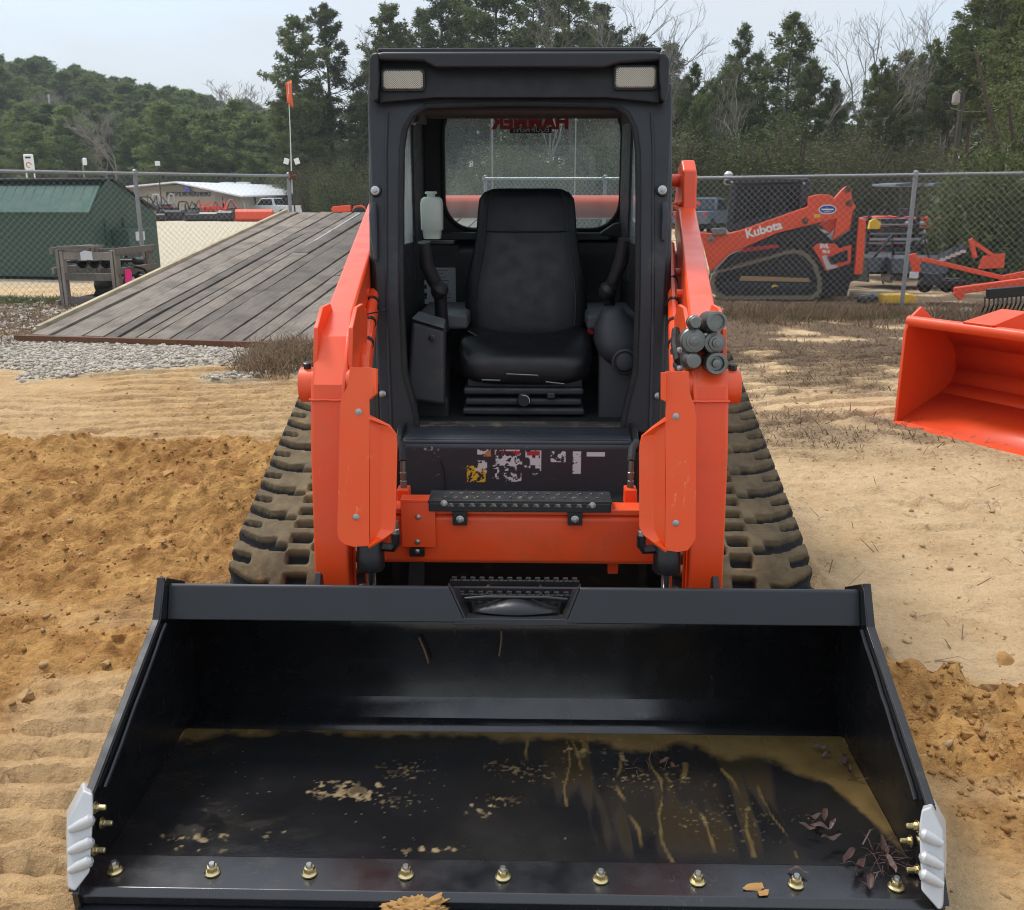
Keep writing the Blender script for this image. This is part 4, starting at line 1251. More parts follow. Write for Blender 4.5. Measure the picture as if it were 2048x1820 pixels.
def tine_frame(px, Y, lb, mat, seed, w=1.3):
    r = random.Random(seed); o = empty("tine_implement")
    MB().bar((-w / 2, 0, 0.75), (w / 2, 0, 0.75), 0.1, 0.1).build("beam", mat, o)
    MB().bar((-w / 2, 0.4, 0.45), (w / 2, 0.4, 0.45), 0.08, 0.08).build("beam", mat, o)
    for i in range(7):
        x = -w / 2 + w * i / 6
        MB().tube([(x, 0, 0.75), (x, -0.25, 0.5), (x + r.uniform(-.08, .08), -0.1, 0.15), (x, 0.15, 0.0)], 0.03, 5).build("tine", mat if i % 2 else M["black"], o)
    MB().tube([(-0.3, 0, 0.75), (0, 0.1, 1.25), (0.3, 0, 0.75)], 0.035, 5).build("hitch", mat, o)
    orient(o, px, Y, r.uniform(-.4, .4)); tag(o, lb, "implement", "tined implements in the far row"); return o


tine_frame(330, 64.5, "black tined implement behind the left black buckets", M["black"], 1)
tine_frame(395, 64.8, "black tined implement behind the right black buckets", M["black"], 2)
tine_frame(444, 64.0, "orange tined implement left of the long orange bucket", M["orange2"], 3)
tine_frame(463, 64.6, "orange tined implement nearest the long orange bucket", M["orange2"], 4, 0.9)
_lab = "dark folded attachment in the crowded far equipment row"
for k in range(11):
    px = 296 + 16.5 * k + RND.uniform(-5, 5); o = tine_frame(px, 63.9 + RND.uniform(-.3, 2.2), _lab, M["orange2"] if k in (7, 9) else M["black"], 40 + k, RND.uniform(.5, 1.1)); o["group"] = "dark attachments in the far row"
    o.rotation_euler = (RND.uniform(-.3, .3), RND.uniform(-.5, .5), RND.uniform(0, 3)); o.scale = (1, 1, RND.uniform(.8, 1.35))
    MB().box((RND.uniform(-.2, .2), 0.2, 0.35), (RND.uniform(.3, .6), .4, RND.uniform(.3, .5))).build("housing", M["black"] if k % 3 else M["silver"], o, bev=0.03)
    if k in (7, 9): o["label"] = ("orange folded attachment left of the wheel rake" if k == 7 else "orange folded attachment right of the wheel rake")
wf = empty("wheel_rake"); mb = MB()
for rr_ in (0.5, 0.28):
    pts = [(rr_ * math.cos(a * math.pi / 10), 0, 0.62 + rr_ * math.sin(a * math.pi / 10)) for a in range(21)]; mb.tube(pts, 0.04, 5, cap=False)
mb.build("ring", M["orange2"], wf)
for a in range(8): MB().bar((0, 0, 0.62), (0.5 * math.cos(a * .785), 0, 0.62 + 0.5 * math.sin(a * .785)), .03, .03, (0, 1, 0)).build("spoke", M["orange2"], wf)
orient(wf, 420, 63.6, 0.2); tag(wf, "round orange wheel rake in the far equipment row", "rake")


# ------------------------------------------------------------------ vehicles
def wheel(parent, c, r, w, axis=(0, 1, 0), rim=None, rimr=0.55):
    o = MB().lathe([(r * 0.55, -w / 2), (r * 0.93, -w / 2), (r, -w * 0.32), (r, w * 0.32), (r * 0.93, w / 2), (r * 0.55, w / 2)], c, axis, 22).build("wheel", M["rubber"], parent)
    MB().lathe([(r * rimr, -w * 0.42), (r * rimr, w * 0.42), (r * 0.2, w * 0.46)], c, axis, 14).build("rim", rim or M["silver"], o)
    return o


def tractor(label, px, Y, rz, s=1.0, canopy=True, group="orange tractors"):
    o = empty("tractor")
    MB().prism([(0.1, 0.75), (1.35, 0.72), (1.45, 0.95), (1.3, 1.12), (0.1, 1.22)], 'y', -0.27, 0.27).build("hood", M["orange2"], o, bev=0.04)
    MB().box((0.45, 0, 0.6), (1.9, 0.34, 0.3)).build("chassis", M["black"], o, bev=0.02)
    for s_ in (-1, 1):
        MB().prism([(-1.0, 0.75), (-0.9, 1.1), (-0.6, 1.22), (-0.15, 1.15), (0.0, 0.8), (-0.15, 0.8), (-0.3, 1.05), (-0.7, 1.08), (-0.85, .75)], 'y', s_ * 0.5 - 0.14, s_ * 0.5 + 0.14).build("fender", M["orange2"], o, bev=0.02)
        wheel(o, (-0.5, s_ * 0.58, 0.55), 0.55, 0.32, rim=M["orange2"])
        wheel(o, (1.1, s_ * 0.5, 0.33), 0.33, 0.2, rim=M["orange2"])
        MB().bar((-0.95, s_ * 0.42, 0.7), (-0.92, s_ * 0.42, 2.05), 0.05, 0.07, (0, 1, 0)).build("roll_post", M["black"], o)
    MB().box((-0.55, 0, 1.0), (0.4, 0.42, 0.1)).build("seat", M["vinyl"], o, bev=0.03)
    MB().box((-0.78, 0, 1.22), (0.1, 0.42, 0.42)).build("backrest", M["vinyl"], o, bev=0.03)
    pts = [(-0.02 + 0.05 * math.sin(a * math.pi / 8), 0.17 * math.cos(a * math.pi / 8), 1.38 + 0.16 * math.sin(a * math.pi / 8)) for a in range(17)]
    MB().tube(pts, 0.016, 6, cap=False).build("steering_wheel", M["black"], o)
    MB().bar((0.1, 0, 1.15), (-0.02, 0, 1.38), 0.04, 0.04).build("steering_column", M["black"], o)
    if canopy:
        MB().bar((-0.95, -0.42, 2.05), (-0.95, 0.42, 2.05), 0.06, 0.06).build("roll_bar", M["black"], o)
        MB().prism([(-1.05, 2.06), (0.15, 2.06), (0.12, 2.13), (-0.4, 2.17), (-1.0, 2.13)], 'y', -0.52, 0.52).build("canopy", M["carblue"], o, bev=0.02)
    orient(o, px, Y, rz); o.scale = (s, s, s); tag(o, label, "tractor", group)
    return o


tractor("orange tractor with a grey canopy behind the second loader's rear", 1772, 27, math.radians(200), 0.92)
tractor("orange tractor with a dark canopy beside the bush on the right", 1865, 26, math.radians(170), 0.92)
tractor("orange tractor standing behind the left black buckets of the far row", 318, 67.5, math.radians(20), 0.8, False)
tractor("orange tractor standing behind the wheel rake in the far row", 432, 67.0, math.radians(165), 0.75, False)
tractor("small orange tractor beyond the top of the timber ramp", 704, 58, math.radians(185), 0.85, False)


def pickup(label, px, Y, rz, paintm, s=1.0):
    o = empty("pickup_truck")
    MB().prism([(-2.6, 0.5), (2.55, 0.5), (2.6, 0.95), (2.2, 1.08), (1.1, 1.12), (-2.6, 1.12)], 'y', -0.92, 0.92).build("body", paintm, o, bev=0.06)
    MB().prism([(-0.9, 1.1), (1.25, 1.1), (0.5, 1.75), (-0.7, 1.78)], 'y', -0.78, 0.78).build("cabin", paintm, o, bev=0.06)
    for s_ in (-1, 1):
        MB().prism([(-0.7, 1.16), (0.9, 1.16), (0.42, 1.66), (-0.6, 1.68)], 'y', s_ * 0.785 - 0.01, s_ * 0.785 + 0.01).build("side_window", M["carglass"], o)
        for xx in (-1.7, 1.65): wheel(o, (xx, s_ * 0.84, 0.4), 0.4, 0.26)
    MB().slab([(1.27, -0.68, 1.14), (1.27, 0.68, 1.14), (0.56, 0.62, 1.70), (0.56, -0.62, 1.70)], (0.02, 0, 0.02)).build("windscreen", M["carglass"], o)
    MB().slab([(-0.915, -0.68, 1.2), (-0.915, 0.68, 1.2), (-0.74, 0.62, 1.70), (-0.74, -0.62, 1.70)], (-0.02, 0, 0.01)).build("rear_window", M["carglass"], o)
    for s_ in (-1, 1): MB().box((-2.61, s_ * 0.78, 0.98), (0.03, 0.12, 0.24)).build("tail_light", M["red"], o)
    orient(o, px, Y, rz); o.scale = (s, s, s); tag(o, label, "pickup truck")
    return o


pickup("white pickup truck parked by the far building's side wall", 541, 70, math.radians(160), M["carwhite"], 0.8)
pickup("grey-blue pickup truck behind the second loader's cab front", 1415, 46, math.radians(60), M["carblue"], 0.9)

# poles, lamps and signs of the yard
def pole(name, label, px, ytop, Y, r, mat, cat="pole", z0=None):
    b = at_y(px, HY, Y); g = gz(b.x, Y); o = empty(name, (b.x, Y, g)); h = at_y(px, ytop, Y).z - g
    MB().tube([(0, 0, -0.3), (0, 0, h)], [r * 1.15, r * 0.85], 8).build("shaft", mat, o); tag(o, label, cat); return o, h


o, h = pole("flood_light_pole", "slim pole with two flood lights above the far building", 588, 326, 60, 0.05, M["poleblack"], "light pole")
for s_ in (-1, 1):
    MB().box((s_ * 0.32, -0.05, h + 0.1), (0.30, 0.12, 0.34), Matrix.Rotation(-s_ * 0.3, 3, 'Y')).build("flood_light", M["white"], o, bev=0.02)
    MB().bar((0, 0, h - 0.12), (s_ * 0.3, 0, h + 0.02), .03, .03).build("bracket", M["poleblack"], o)
o, h = pole("flood_light_pole", "single flood light on a thin pole left of the building's ridge", 322, 330, 70, 0.04, M["poleblack"], "light pole")
MB().box((0, -0.05, h + 0.1), (0.34, 0.12, 0.3)).build("flood_light", M["white"], o, bev=0.02)
o, h = pole("utility_pole", "pale utility pole standing on the wooded rise", 122, 189, 150, 0.22, M["silver"], "utility pole")
MB().bar((-0.7, 0, h - 0.25), (0.5, 0, h - 0.25), .09, .09).build("crossarm", M["concrete"], o)
o, h = pole("utility_pole", "short grey utility pole with a transformer before the rise", 173, 318, 85, 0.07, M["concrete"], "utility pole")
MB().lathe([(0.16, 0), (0.18, 0.1), (0.18, 0.5), (0.1, 0.6)], (0.2, 0, h - 0.5), (0, 0, 1), 10).build("transformer", M["white"], o)
o = empty("sign_board"); q = at_y(60, 340, 55); o.location = (q.x, q.y, q.z)
mb = MB(); mb.box((0, 0, 0.42), (0.55, 0.12, 0.85)); mb.build("board", M["white"], o, bev=0.05)
for s_ in (-1, 1): MB().tube([(s_ * 0.22, 0, -2.2), (s_ * 0.22, 0, 0.05)], 0.04, 6).build("leg", M["white"], o)
MB().box((0, -0.065, 0.66), (0.30, 0.012, 0.10)).build("printed_mark", M["ink"], o)
MB().tube([(0.14 * math.cos(k * .63), -0.066, 0.27 + 0.13 * math.sin(k * .63)) for k in range(9)], 0.022, 5).build("printed_mark", M["red"], o)
tag(o, "white sign board on two legs above the dumpster", "sign")
o, h = pole("utility_pole", "dark wooden pole carrying a yard lamp on the right", 1901, 180, 34, 0.10, M["poleblack"], "utility pole")
MB().tube([(0, 0, h - 0.1), (-0.16, -0.05, h - 0.02), (-0.24, -0.08, h - 0.1)], 0.02, 6).build("lamp_arm", M["galv"], o)
MB().lathe([(0.05, 0), (0.12, -0.1), (0.13, -0.36), (0.08, -0.42)], (-0.24, -0.08, h - 0.05), (0, 0, 1), 10).build("lamp_head", M["concrete"], o)


def wire_line(label, a, b, sag, r=0.012):
    pts = [a.lerp(b, t / 14) - Vector((0, 0, sag * 4 * (t / 14) * (1 - t / 14))) for t in range(15)]
    o = MB().tube(pts, r, 3).build("overhead_wire", M["poleblack"]); tag(o, label, "wire")


wire_line("upper overhead wire crossing in front of the left ridge", at_y(420, 262, 80), at_y(740, 308, 74), 0.6)
wire_line("lower overhead wire crossing in front of the left ridge", at_y(430, 292, 80), at_y(735, 308, 72), 0.5)
wire_line("overhead wire low across the rise behind the sign board", at_y(60, 338, 80), at_y(600, 335, 78), 0.5)
wire_line("overhead wire behind the second loader's fence", at_y(1180, 318, 60), at_y(1760, 316, 60), 0.3)
wire_line("overhead wire from the wooden lamp pole to the right edge", at_y(1901, 215, 34), at_y(2080, 170, 26), 0.35)
wire_line("overhead wire seen through the cab's rear window", at_y(960, 322, 50), at_y(1260, 312, 50), 0.2)

# ================================================================== SECOND LOADER (side view, behind the fence)
Z2 = lambda zx, zy: (1380 + zx * 400 / 2044.0, 340 + zy * 400 / 2044.0)     # survey points read off an enlargement
LF2 = Frame(*px_ground(1530, 15.3), math.radians(-10))
LF2.o.z = gz(LF2.o.x, LF2.o.y)
ld2 = empty("compact_track_loader", LF2.o, LF2.yaw)


def side(pts, y):
    return [(q.x, q.z) for q in (LF2.y(*Z2(*p), y) for p in pts)]


def sprism(name, pts, y, y1, mat, parent=None, bev=0.012, **k):
    return MB().prism(side(pts, y), 'y', y, y1).build(name, mat, parent or ld2, bev=bev, **k)


arm_pts = [(100, 640), (380, 655), (500, 622), (1210, 372), (1210, 275), (1300, 250), (1430, 252), (1475, 290), (1560, 195), (1600, 165), (1645, 185), (1657, 310), (1700, 380),
           (1662, 430), (1632, 600), (1462, 720), (1500, 500), (1270, 552), (900, 642), (560, 790), (400, 862), (280, 970), (205, 1045), (150, 830)]
sprism("lift_arm", arm_pts, -0.04, 0.08, M["orange2"])
sprism("lift_arm", arm_pts, 1.30, 1.42, M["orange2"])
sprism("arm_link", [(1320, 560), (1470, 490), (1540, 455), (1440, 650)], 0.10, 0.2, M["orange2"])
trk = [(212, 1120), (255, 1050), (480, 990), (760, 905), (1000, 828), (1100, 815), (1200, 855), (1290, 960), (1345, 1140), (1335, 1260), (1265, 1315), (330, 1318), (240, 1265), (212, 1190)]
sp = side(trk, 0.0)
cxm = sum(p[0] for p in sp) / len(sp); czm = sum(p[1] for p in sp) / len(sp)
inn = [(cxm + (a - cxm) * 0.93, czm + (b - czm) * 0.87) for a, b in sp]
M["trackdust"] = paint("dusty_track_rubber", (0.17, 0.145, 0.10), 0.85, var=0.4, scale=20)
for y0 in (0.0, 1.0):
    mb = MB(); n = len(sp)
    vs = [(a, y0, b) for a, b in sp] + [(a, y0, b) for a, b in inn] + [(a, y0 + 0.38, b) for a, b in sp] + [(a, y0 + 0.38, b) for a, b in inn]
    fs = []
    for i in range(n):
        j = (i + 1) % n
        fs += [(i, j, n + j, n + i), (2 * n + j, 2 * n + i, 3 * n + i, 3 * n + j), (j, i, 2 * n + i, 2 * n + j), (n + i, n + j, 3 * n + j, 3 * n + i)]
    mb.add(vs, fs); t_ = mb.build("track", M["trackdust"], ld2)
    # lugs round the belt
    tot = 0
    for i in range(n):
        a, b = Vector((sp[i][0], 0, sp[i][1])), Vector((sp[(i + 1) % n][0], 0, sp[(i + 1) % n][1]))
        m = max(1, int((b - a).length / 0.085)); dd = (b - a).normalized(); nn = Vector((dd.z, 0, -dd.x))
        if nn.dot(Vector((a.x - cxm, 0, a.z - czm))) < 0: nn = -nn
        for q in range(m):
            c = a.lerp(b, (q + 0.5) / m) + nn * 0.008
            MB().bar(c + Vector((0, y0 - 0.005, 0)), c + Vector((0, y0 + 0.385, 0)), 0.045, 0.022, nn).build("lug", M["trackdust"], t_)
sprism("track_frame", [(320, 1145), (1240, 1165), (1290, 1290), (310, 1295)], 0.03, 0.36, M["navy"])
MB().prism(inn, "y", 0.07, 0.30).build("track_inner_plate", M["black"], ld2)
sprism("sand_ledge", [(520, 1085), (1215, 1105), (1225, 1145), (505, 1132)], 0.022, 0.34, M["palesoil"], bev=0.004)
for i, zx in enumerate((330, 420, 590, 720, 880, 1020, 1180, 1280)):
    q = LF2.y(*Z2(zx, 1255), 0.02); MB().lathe([(0.10, 0), (0.10, 0.3), (0.04, 0.32)], (q.x, 0.02, q.z), (0, 1, 0), 14).build("track_roller", M["black"], ld2)
q = LF2.y(*Z2(1075, 1010), 0.02); MB().lathe([(0.24, 0), (0.24, 0.26), (0.05, 0.3)], (q.x, 0.03, q.z), (0, 1, 0), 18).build("sprocket", M["blackrough"], ld2)
q = LF2.y(*Z2(300, 1170), 0.02); MB().lathe([(0.15, 0), (0.15, 0.26), (0.05, 0.3)], (q.x, 0.04, q.z), (0, 1, 0), 16).build("idler", M["black"], ld2)
sprism("body_side", [(250, 1040), (400, 870), (560, 800), (900, 650), (1270, 560), (1462, 725), (1640, 610), (1690, 440), (1740, 500), (1735, 1100), (1640, 1150), (1600, 1290), (1352, 1290), (1320, 1000), (1200, 850), (1060, 805), (700, 900)], 0.10, 1.25, M["black"])
sprism("side_stripe", [(530, 800), (895, 762), (912, 790), (505, 845)], 0.07, 0.10, M["red"], bev=0)
cov = sprism("rear_cover", [(1255, 792), (1312, 750), (1490, 755), (1530, 805), (1652, 765), (1640, 955), (1392, 1035)], 0.03, 0.12, M["orange2"])
sprism("cover_recess", [(1405, 895), (1610, 810), (1612, 930), (1445, 965)], 0.018, 0.03, M["black"], cov, bev=0)
sprism("cover_trim", [(1345, 880), (1402, 868), (1395, 900), (1440, 970), (1510, 975), (1500, 1000), (1400, 1018)], 0.012, 0.03, M["silver"], cov, bev=0)
sprism("rear_bar", [(1735, 490), (1802, 515), (1790, 700), (1762, 1060), (1680, 1072), (1712, 700)], 0.0, 1.3, M["orange2"])
# cab with open screen
sprism("cab_roof", [(365, 95), (480, 62), (1215, 82), (1235, 130), (480, 150), (360, 140)], 0.22, 1.2, M["navy"], bev=0.03)
for y0 in (0.22, 1.10):
    sprism("cab_post", [(425, 140), (480, 140), (430, 610), (365, 600)], y0, y0 + 0.08, M["navy"])
    sprism("cab_post", [(1145, 120), (1225, 120), (1235, 300), (1130, 410)], y0, y0 + 0.08, M["navy"])
    sprism("cab_sill", [(400, 560), (1130, 400), (1130, 470), (600, 640), (390, 620)], y0, y0 + 0.08, M["navy"])
a0 = [LF2.y(*Z2(*p), 0.25) for p in ((480, 150), (1140, 130), (1130, 420), (440, 560))]
for y0, sname in ((0.25, "side_screen"), (1.13, "side_screen")):
    mb = MB()
    for i in range(1, 17):
        t = i / 17; mb.bar(Vector((a0[0].lerp(a0[1], t).x, y0, a0[0].lerp(a0[1], t).z)), Vector((a0[3].lerp(a0[2], t).x, y0, a0[3].lerp(a0[2], t).z)), 0.011, 0.011, (0, 1, 0))
    for i in range(1, 12):
        t = i / 12; mb.bar(Vector((a0[0].lerp(a0[3], t).x, y0, a0[0].lerp(a0[3], t).z)), Vector((a0[1].lerp(a0[2], t).x, y0, a0[1].lerp(a0[2], t).z)), 0.011, 0.011, (0, 1, 0))
    mb.build(sname, M["black"], ld2)
MB().prism([(q.x, q.z) for q in (LF2.y(*Z2(*p), 1.13) for p in ((440, 140), (1200, 120), (1200, 420), (420, 600)))], "y", 1.12, 1.14).build("far_side_dark_pane", M["carglass"], ld2)  # solid dark pane added so the cab's inside looks dark
sprism("driver_seat", [(840, 300), (960, 290), (1000, 480), (980, 580), (700, 560), (710, 500), (850, 480)], 0.5, 0.95, M["vinyl"], bev=0.04)
q = LF2.y(*Z2(390, 105), 0.4); MB().lathe([(0.06, 0), (0.07, 0.1), (0.03, 0.14)], (q.x, 0.4, q.z), (0, 0, 1), 12).build("beacon", M["silver"], ld2)
for zx, zy in ((430, 125), (1165, 135)):
    q = LF2.y(*Z2(zx, zy), 0.2); bolt(ld2, (q.x, 0.215, q.z), (0, -1, 0), 0.02)
# couplers on the arm front, decals, lettering
sprism("coupler_block", [(220, 600), (370, 590), (375, 660), (230, 670)], -0.12, 0.0, M["couplersteel"])
for zx, zy in ((1610, 200), (1625, 340), (1175, 520), (215, 705)):
    q = LF2.y(*Z2(zx, zy), -0.05); MB().lathe([(0.05, 0), (0.05, 0.03), (0.02, 0.035)], (q.x, -0.04, q.z), (0, -1, 0), 12).build("pivot_pin", M["couplersteel"] if zx < 400 else M["rust"], ld2)
sprism("warning_decal", [(1265, 452), (1332, 450), (1332, 485), (1265, 488)], -0.0435, -0.041, M["yellow"], bev=0)
sprism("warning_decal", [(838, 1175), (895, 1175), (895, 1208), (838, 1208)], 0.025, 0.029, M["yellow"], bev=0)
c = LF2.y(*Z2(1405, 403), -0.045); e = LF2.y(*Z2(1497, 403), -0.045); f_ = LF2.y(*Z2(1405, 353), -0.045)
ex, ez = (e - c).length, (f_ - c).length
for sx, mt, dy in ((1.0, "white", -0.043), (0.88, "blue", -0.046)):
    MB().prism([(c.x + ex * sx * math.cos(k * math.pi / 14), c.z + ez * (sx if sx == 1 else 0.8) * math.sin(k * math.pi / 14)) for k in range(28)], 'y', dy, dy + 0.002).build("oval_decal", M[mt], ld2)
MB().box((c.x, -0.048, c.z), (ex * 1.35, 0.001, ez * 0.3)).build("decal_print", M["white"], ld2)
MB().box((c.x, -0.048, c.z - ez * 0.5), (ex * 0.7, 0.001, ez * 0.15)).build("decal_print", M["white"], ld2)
a, b = LF2.y(*Z2(575, 660), -0.045), LF2.y(*Z2(930, 560), -0.045)
mid = (a + b) / 2
put_text("Kubota", (b - a).length / 2.85, M["white"], ld2, (mid.x, -0.043, mid.z + 0.0), (b - a), (0, 0, 1), 0.006)
a, b = LF2.y(*Z2(1300, 782), 0.02), LF2.y(*Z2(1450, 778), 0.02)
put_text("SVL", (b - a).length / 2.5, M["white"], ld2, ((a.x + b.x) / 2, 0.024, (a.z + b.z) / 2), (b - a), (0.12, 0, 1), 0.005)
a, b = LF2.y(*Z2(1328, 838), 0.02), LF2.y(*Z2(1453, 834), 0.02)
put_text("75-3", (b - a).length / 2.9, M["white"], ld2, ((a.x + b.x) / 2, 0.024, (a.z + b.z) / 2), (b - a), (0.12, 0, 1), 0.004)
tag(ld2, "second orange and black compact track loader parked side-on behind the fence", "track loader")

# ================================================================== IMPLEMENTS ON THE RIGHT
def mower_deck(px, py, Y, w, lb, rz=0.1, z=None):
    o = empty("mower_deck")
    MB().prism([(-w / 2, 0), (w / 2, 0), (w / 2, 0.10), (w * 0.4, 0.14), (-w * 0.4, 0.14), (-w / 2, 0.10)], 'y', 0, 0.9).build("deck", M["black"], o, bev=0.015)
    for s_ in (-0.3, 0.1, 0.35): MB().lathe([(0.09, 0), (0.09, 0.03), (0.03, 0.05)], (w * s_, 0.3, 0.14), (0, 0, 1), 10).build("spindle_cap", M["red"], o)
    MB().bar((-w / 2, -0.03, 0.03), (w / 2, -0.03, 0.03), 0.04, 0.03).build("skirt", M["galv"], o)
    for s_ in (-0.25, 0.2, 0.42): MB().box((w * s_, -0.055, 0.075), (0.10, 0.006, 0.05)).build("label", M["paper"] if s_ > 0 else M["red"], o)
    q = at_y(px, py, Y); o.location = q; o.rotation_euler = (0, 0, rz)
    tag(o, lb, "mower deck", "black decks stacked behind the second loader"); return o


lbs = ["topmost black deck of the stack behind the fence post", "second black deck from the top of that stack", "third black deck from the top of that stack", "lowest black deck of the stack behind the fence post"]
for i, py in enumerate((452, 470, 489, 508)):
    mower_deck(1786 + 3 * i, py, 19.5, 1.35, lbs[i], 0.08)
def rack():
    o = empty("steel_rack")
    for zx, zz in ((1742, 0), (1840, 0)):
        for yy in (19.4, 20.5):
            q = at_y(zx, 400, yy); MB().box((q.x, yy, 0.55), (0.06, 0.06, 1.35)).build("upright", M["black"], o)
    for py in (456, 474, 493, 512, 540):
        a, b = at_y(1738, py + 1, 19.4), at_y(1845, py + 1, 19.4)
        MB().bar((a.x, 19.38, a.z - 0.03), (b.x, 19.38, b.z - 0.03), 0.05, 0.05).build("shelf_bar", M["galv"] if py == 474 else M["black"], o)
        MB().bar((a.x, 20.5, a.z - 0.03), (b.x, 20.5, b.z - 0.03), 0.05, 0.05).build("shelf_bar", M["black"], o)
    tag(o, "black steel rack holding the stacked decks behind the fence post", "rack")
rack()
o = MB().prism([(-0.12, 0), (0.1, 0), (0.12, 0.12), (0.0, 0.2), (-0.1, 0.16)], 'y', -0.05, 0.05).build("yellow_guard", M["yellow"], bev=0.01)
o.location = at_y(1748, 458, 19.2); tag(o, "small yellow guard piece on the steel rack behind the second loader", "guard")


def tiller(px, py, Y, w, lb, rz=0.0):
    o = empty("rotary_tiller")
    MB().prism([(0, 0.30), (0.15, 0.55), (0.5, 0.6), (0.75, 0.35), (0.75, 0.25), (0.5, 0.5), (0.2, 0.46), (0.05, 0.25)], 'x', -w / 2, w / 2).build("hood", M["black"], o, bev=0.01)
    for s_ in (-1, 1): MB().prism([(0.0, 0.12), (0.6, 0.1), (0.72, 0.4), (0.5, 0.58), (0.12, 0.55)], 'x', s_ * w / 2 - 0.02, s_ * w / 2 + 0.02).build("end_plate", M["black"], o, bev=0.008)
    MB().tube([(-w / 2, 0.35, 0.28), (w / 2, 0.35, 0.28)], 0.05, 8).build("rotor", M["black"], o)
    for i in range(7):
        x = -w / 2 + 0.1 + (w - 0.2) * i / 6; a = i * 1.1
        MB().tube([(x, 0.35, 0.28), (x, 0.35 + 0.2 * math.cos(a), 0.28 + 0.2 * math.sin(a)), (x + 0.06, 0.35 + 0.23 * math.cos(a + .3), 0.28 + 0.23 * math.sin(a + .3))], 0.014, 5).build("blade", M["rust"], o)
    MB().tube([(-0.2, 0.2, 0.55), (0, 0.0, 0.95), (0.2, 0.2, 0.55)], 0.03, 6).build("hitch", M["black"], o)
    q = at_y(px, py, Y); o.location = (q.x, q.y, gz(q.x, q.y)); o.rotation_euler = (0, 0, rz); tag(o, lb, "tiller", "black tillers behind the fence"); return o


tiller(1775, 560, 17.6, 0.75, "black rotary tiller on the ground below the steel rack, left one", 0.2)
tiller(1838, 560, 17.3, 0.95, "black rotary tiller on the ground below the steel rack, right one", -0.1)
for px, Y, s_, lb in ((1690, 30, 0.9, "dark implement with a pale hood far behind the second loader"),):
    tiller(px, 450, Y, 1.2, lb)
# box blade: orange A-frame and blade
o = empty("box_blade"); BF = Frame(*px_ground(1985, 15.3), math.radians(8)); BF.o.z = gz(BF.o.x, BF.o.y); o.location = BF.o; o.rotation_euler = (0, 0, BF.yaw)
S = lambda px, py, y=0.0: BF.y(px, py, y)
a, b = S(1956, 535), S(2005, 500); MB().hull8([S(1955, 538), S(2008, 536), S(2008, 536, .5), S(1955, 538, .5), S(1965, 512), S(2010, 506), S(2010, 506, .5), S(1965, 512, .5)]).build("blade_box", M["orange2"], o, bev=0.01)
for y_ in (0.0, 0.4):
    MB().bar(S(1941, 478, y_), S(1950, 515, y_), 0.05, 0.06, (1, 0, 0)).build("hitch_post", M["orange2"], o)
    MB().bar(S(1945, 483, y_), S(1988, 512, y_), 0.04, 0.05).build("brace", M["orange2"], o)
tag(o, "orange box blade with a triangular hitch behind the fence", "box blade")
# long orange draw frame in the grass and a black mower with an orange hitch
o = empty("boom_frame"); BF = Frame(*px_ground(1960, 14.6), math.radians(-4)); BF.o.z = gz(BF.o.x, BF.o.y); o.location = BF.o; o.rotation_euler = (0, 0, BF.yaw)
MB().bar(S(1845, 518), S(2010, 557), 0.05, 0.07).build("boom", M["orange2"], o, bev=0.01)
MB().bar(S(2005, 556), S(2060, 545), 0.05, 0.08).build("boom", M["orange2"], o, bev=0.01)
MB().bar(S(1908, 582, -.2), S(2070, 560, -.2), 0.10, 0.11).build("main_beam", M["orange2"], o, bev=0.02)
MB().bar(S(1910, 582, -.2), S(1925, 596, -.2), 0.06, 0.1).build("foot", M["orange2"], o, bev=0.01)
tag(o, "long orange implement frame lying in the grass behind the fence", "implement frame")
o = empty("flail_mower"); BF = Frame(*px_ground(1840, 14.9), math.radians(-15)); BF.o.z = gz(BF.o.x, BF.o.y); o.location = BF.o; o.rotation_euler = (0, 0, BF.yaw)
MB().hull8([S(1838, 570), S(1890, 572), S(1890, 572, .5), S(1838, 570, .5), S(1848, 545), S(1885, 548), S(1885, 548, .5), S(1848, 545, .5)]).build("housing", M["navy"], o, bev=0.015)
MB().bar(S(1824, 508), S(1834, 545), 0.06, 0.12, (1, 0, 0)).build("hitch_post", M["orange2"], o, bev=0.01)
MB().bar(S(1822, 522), S(1842, 522), 0.05, 0.1).build("hitch_plate", M["orange2"], o, bev=0.01)
q = S(1828, 550, -0.03); MB().box(q, (0.13, 0.01, 0.10)).build("paper_label", M["paper"], o)
for px in (1850, 1895, 1912): q = S(px, 570, .2); MB().lathe([(0.10, -.05), (0.12, 0), (0.10, .05)], (q.x, q.y, max(0.12, q.z)), (0, 1, 0), 14).build("gauge_wheel", M["rubber"], o)
MB().hull8([S(1870, 575), S(1945, 578), S(1945, 578, .4), S(1870, 575, .4), S(1880, 560), S(1940, 562), S(1940, 562, .4), S(1880, 560, .4)]).build("deck", M["black"], o, bev=0.01)
tag(o, "dark flail mower with an orange hitch beside the fence post", "mower")
o = empty("yellow_roller"); q = at_y(1795, 582, 14.9); o.location = (q.x, q.y, gz(q.x, q.y))
MB().prism([(-0.27, 0.02), (0.24, 0.02), (0.26, 0.14), (0.18, 0.17), (-0.24, 0.16)], 'y', -0.12, 0.12).build("housing", M["yellow"], o, bev=0.02)
MB().lathe([(0.05, 0), (0.09, 0.08), (0.05, 0.3)], (-0.3, 0, 0.08), (-1, 0, 0), 10).build("drive_shaft", M["black"], o)
tag(o, "low yellow implement on the ground at the fence post's foot", "implement")
o = empty("chain_harrow"); q = at_y(1905, 520, 16.2)
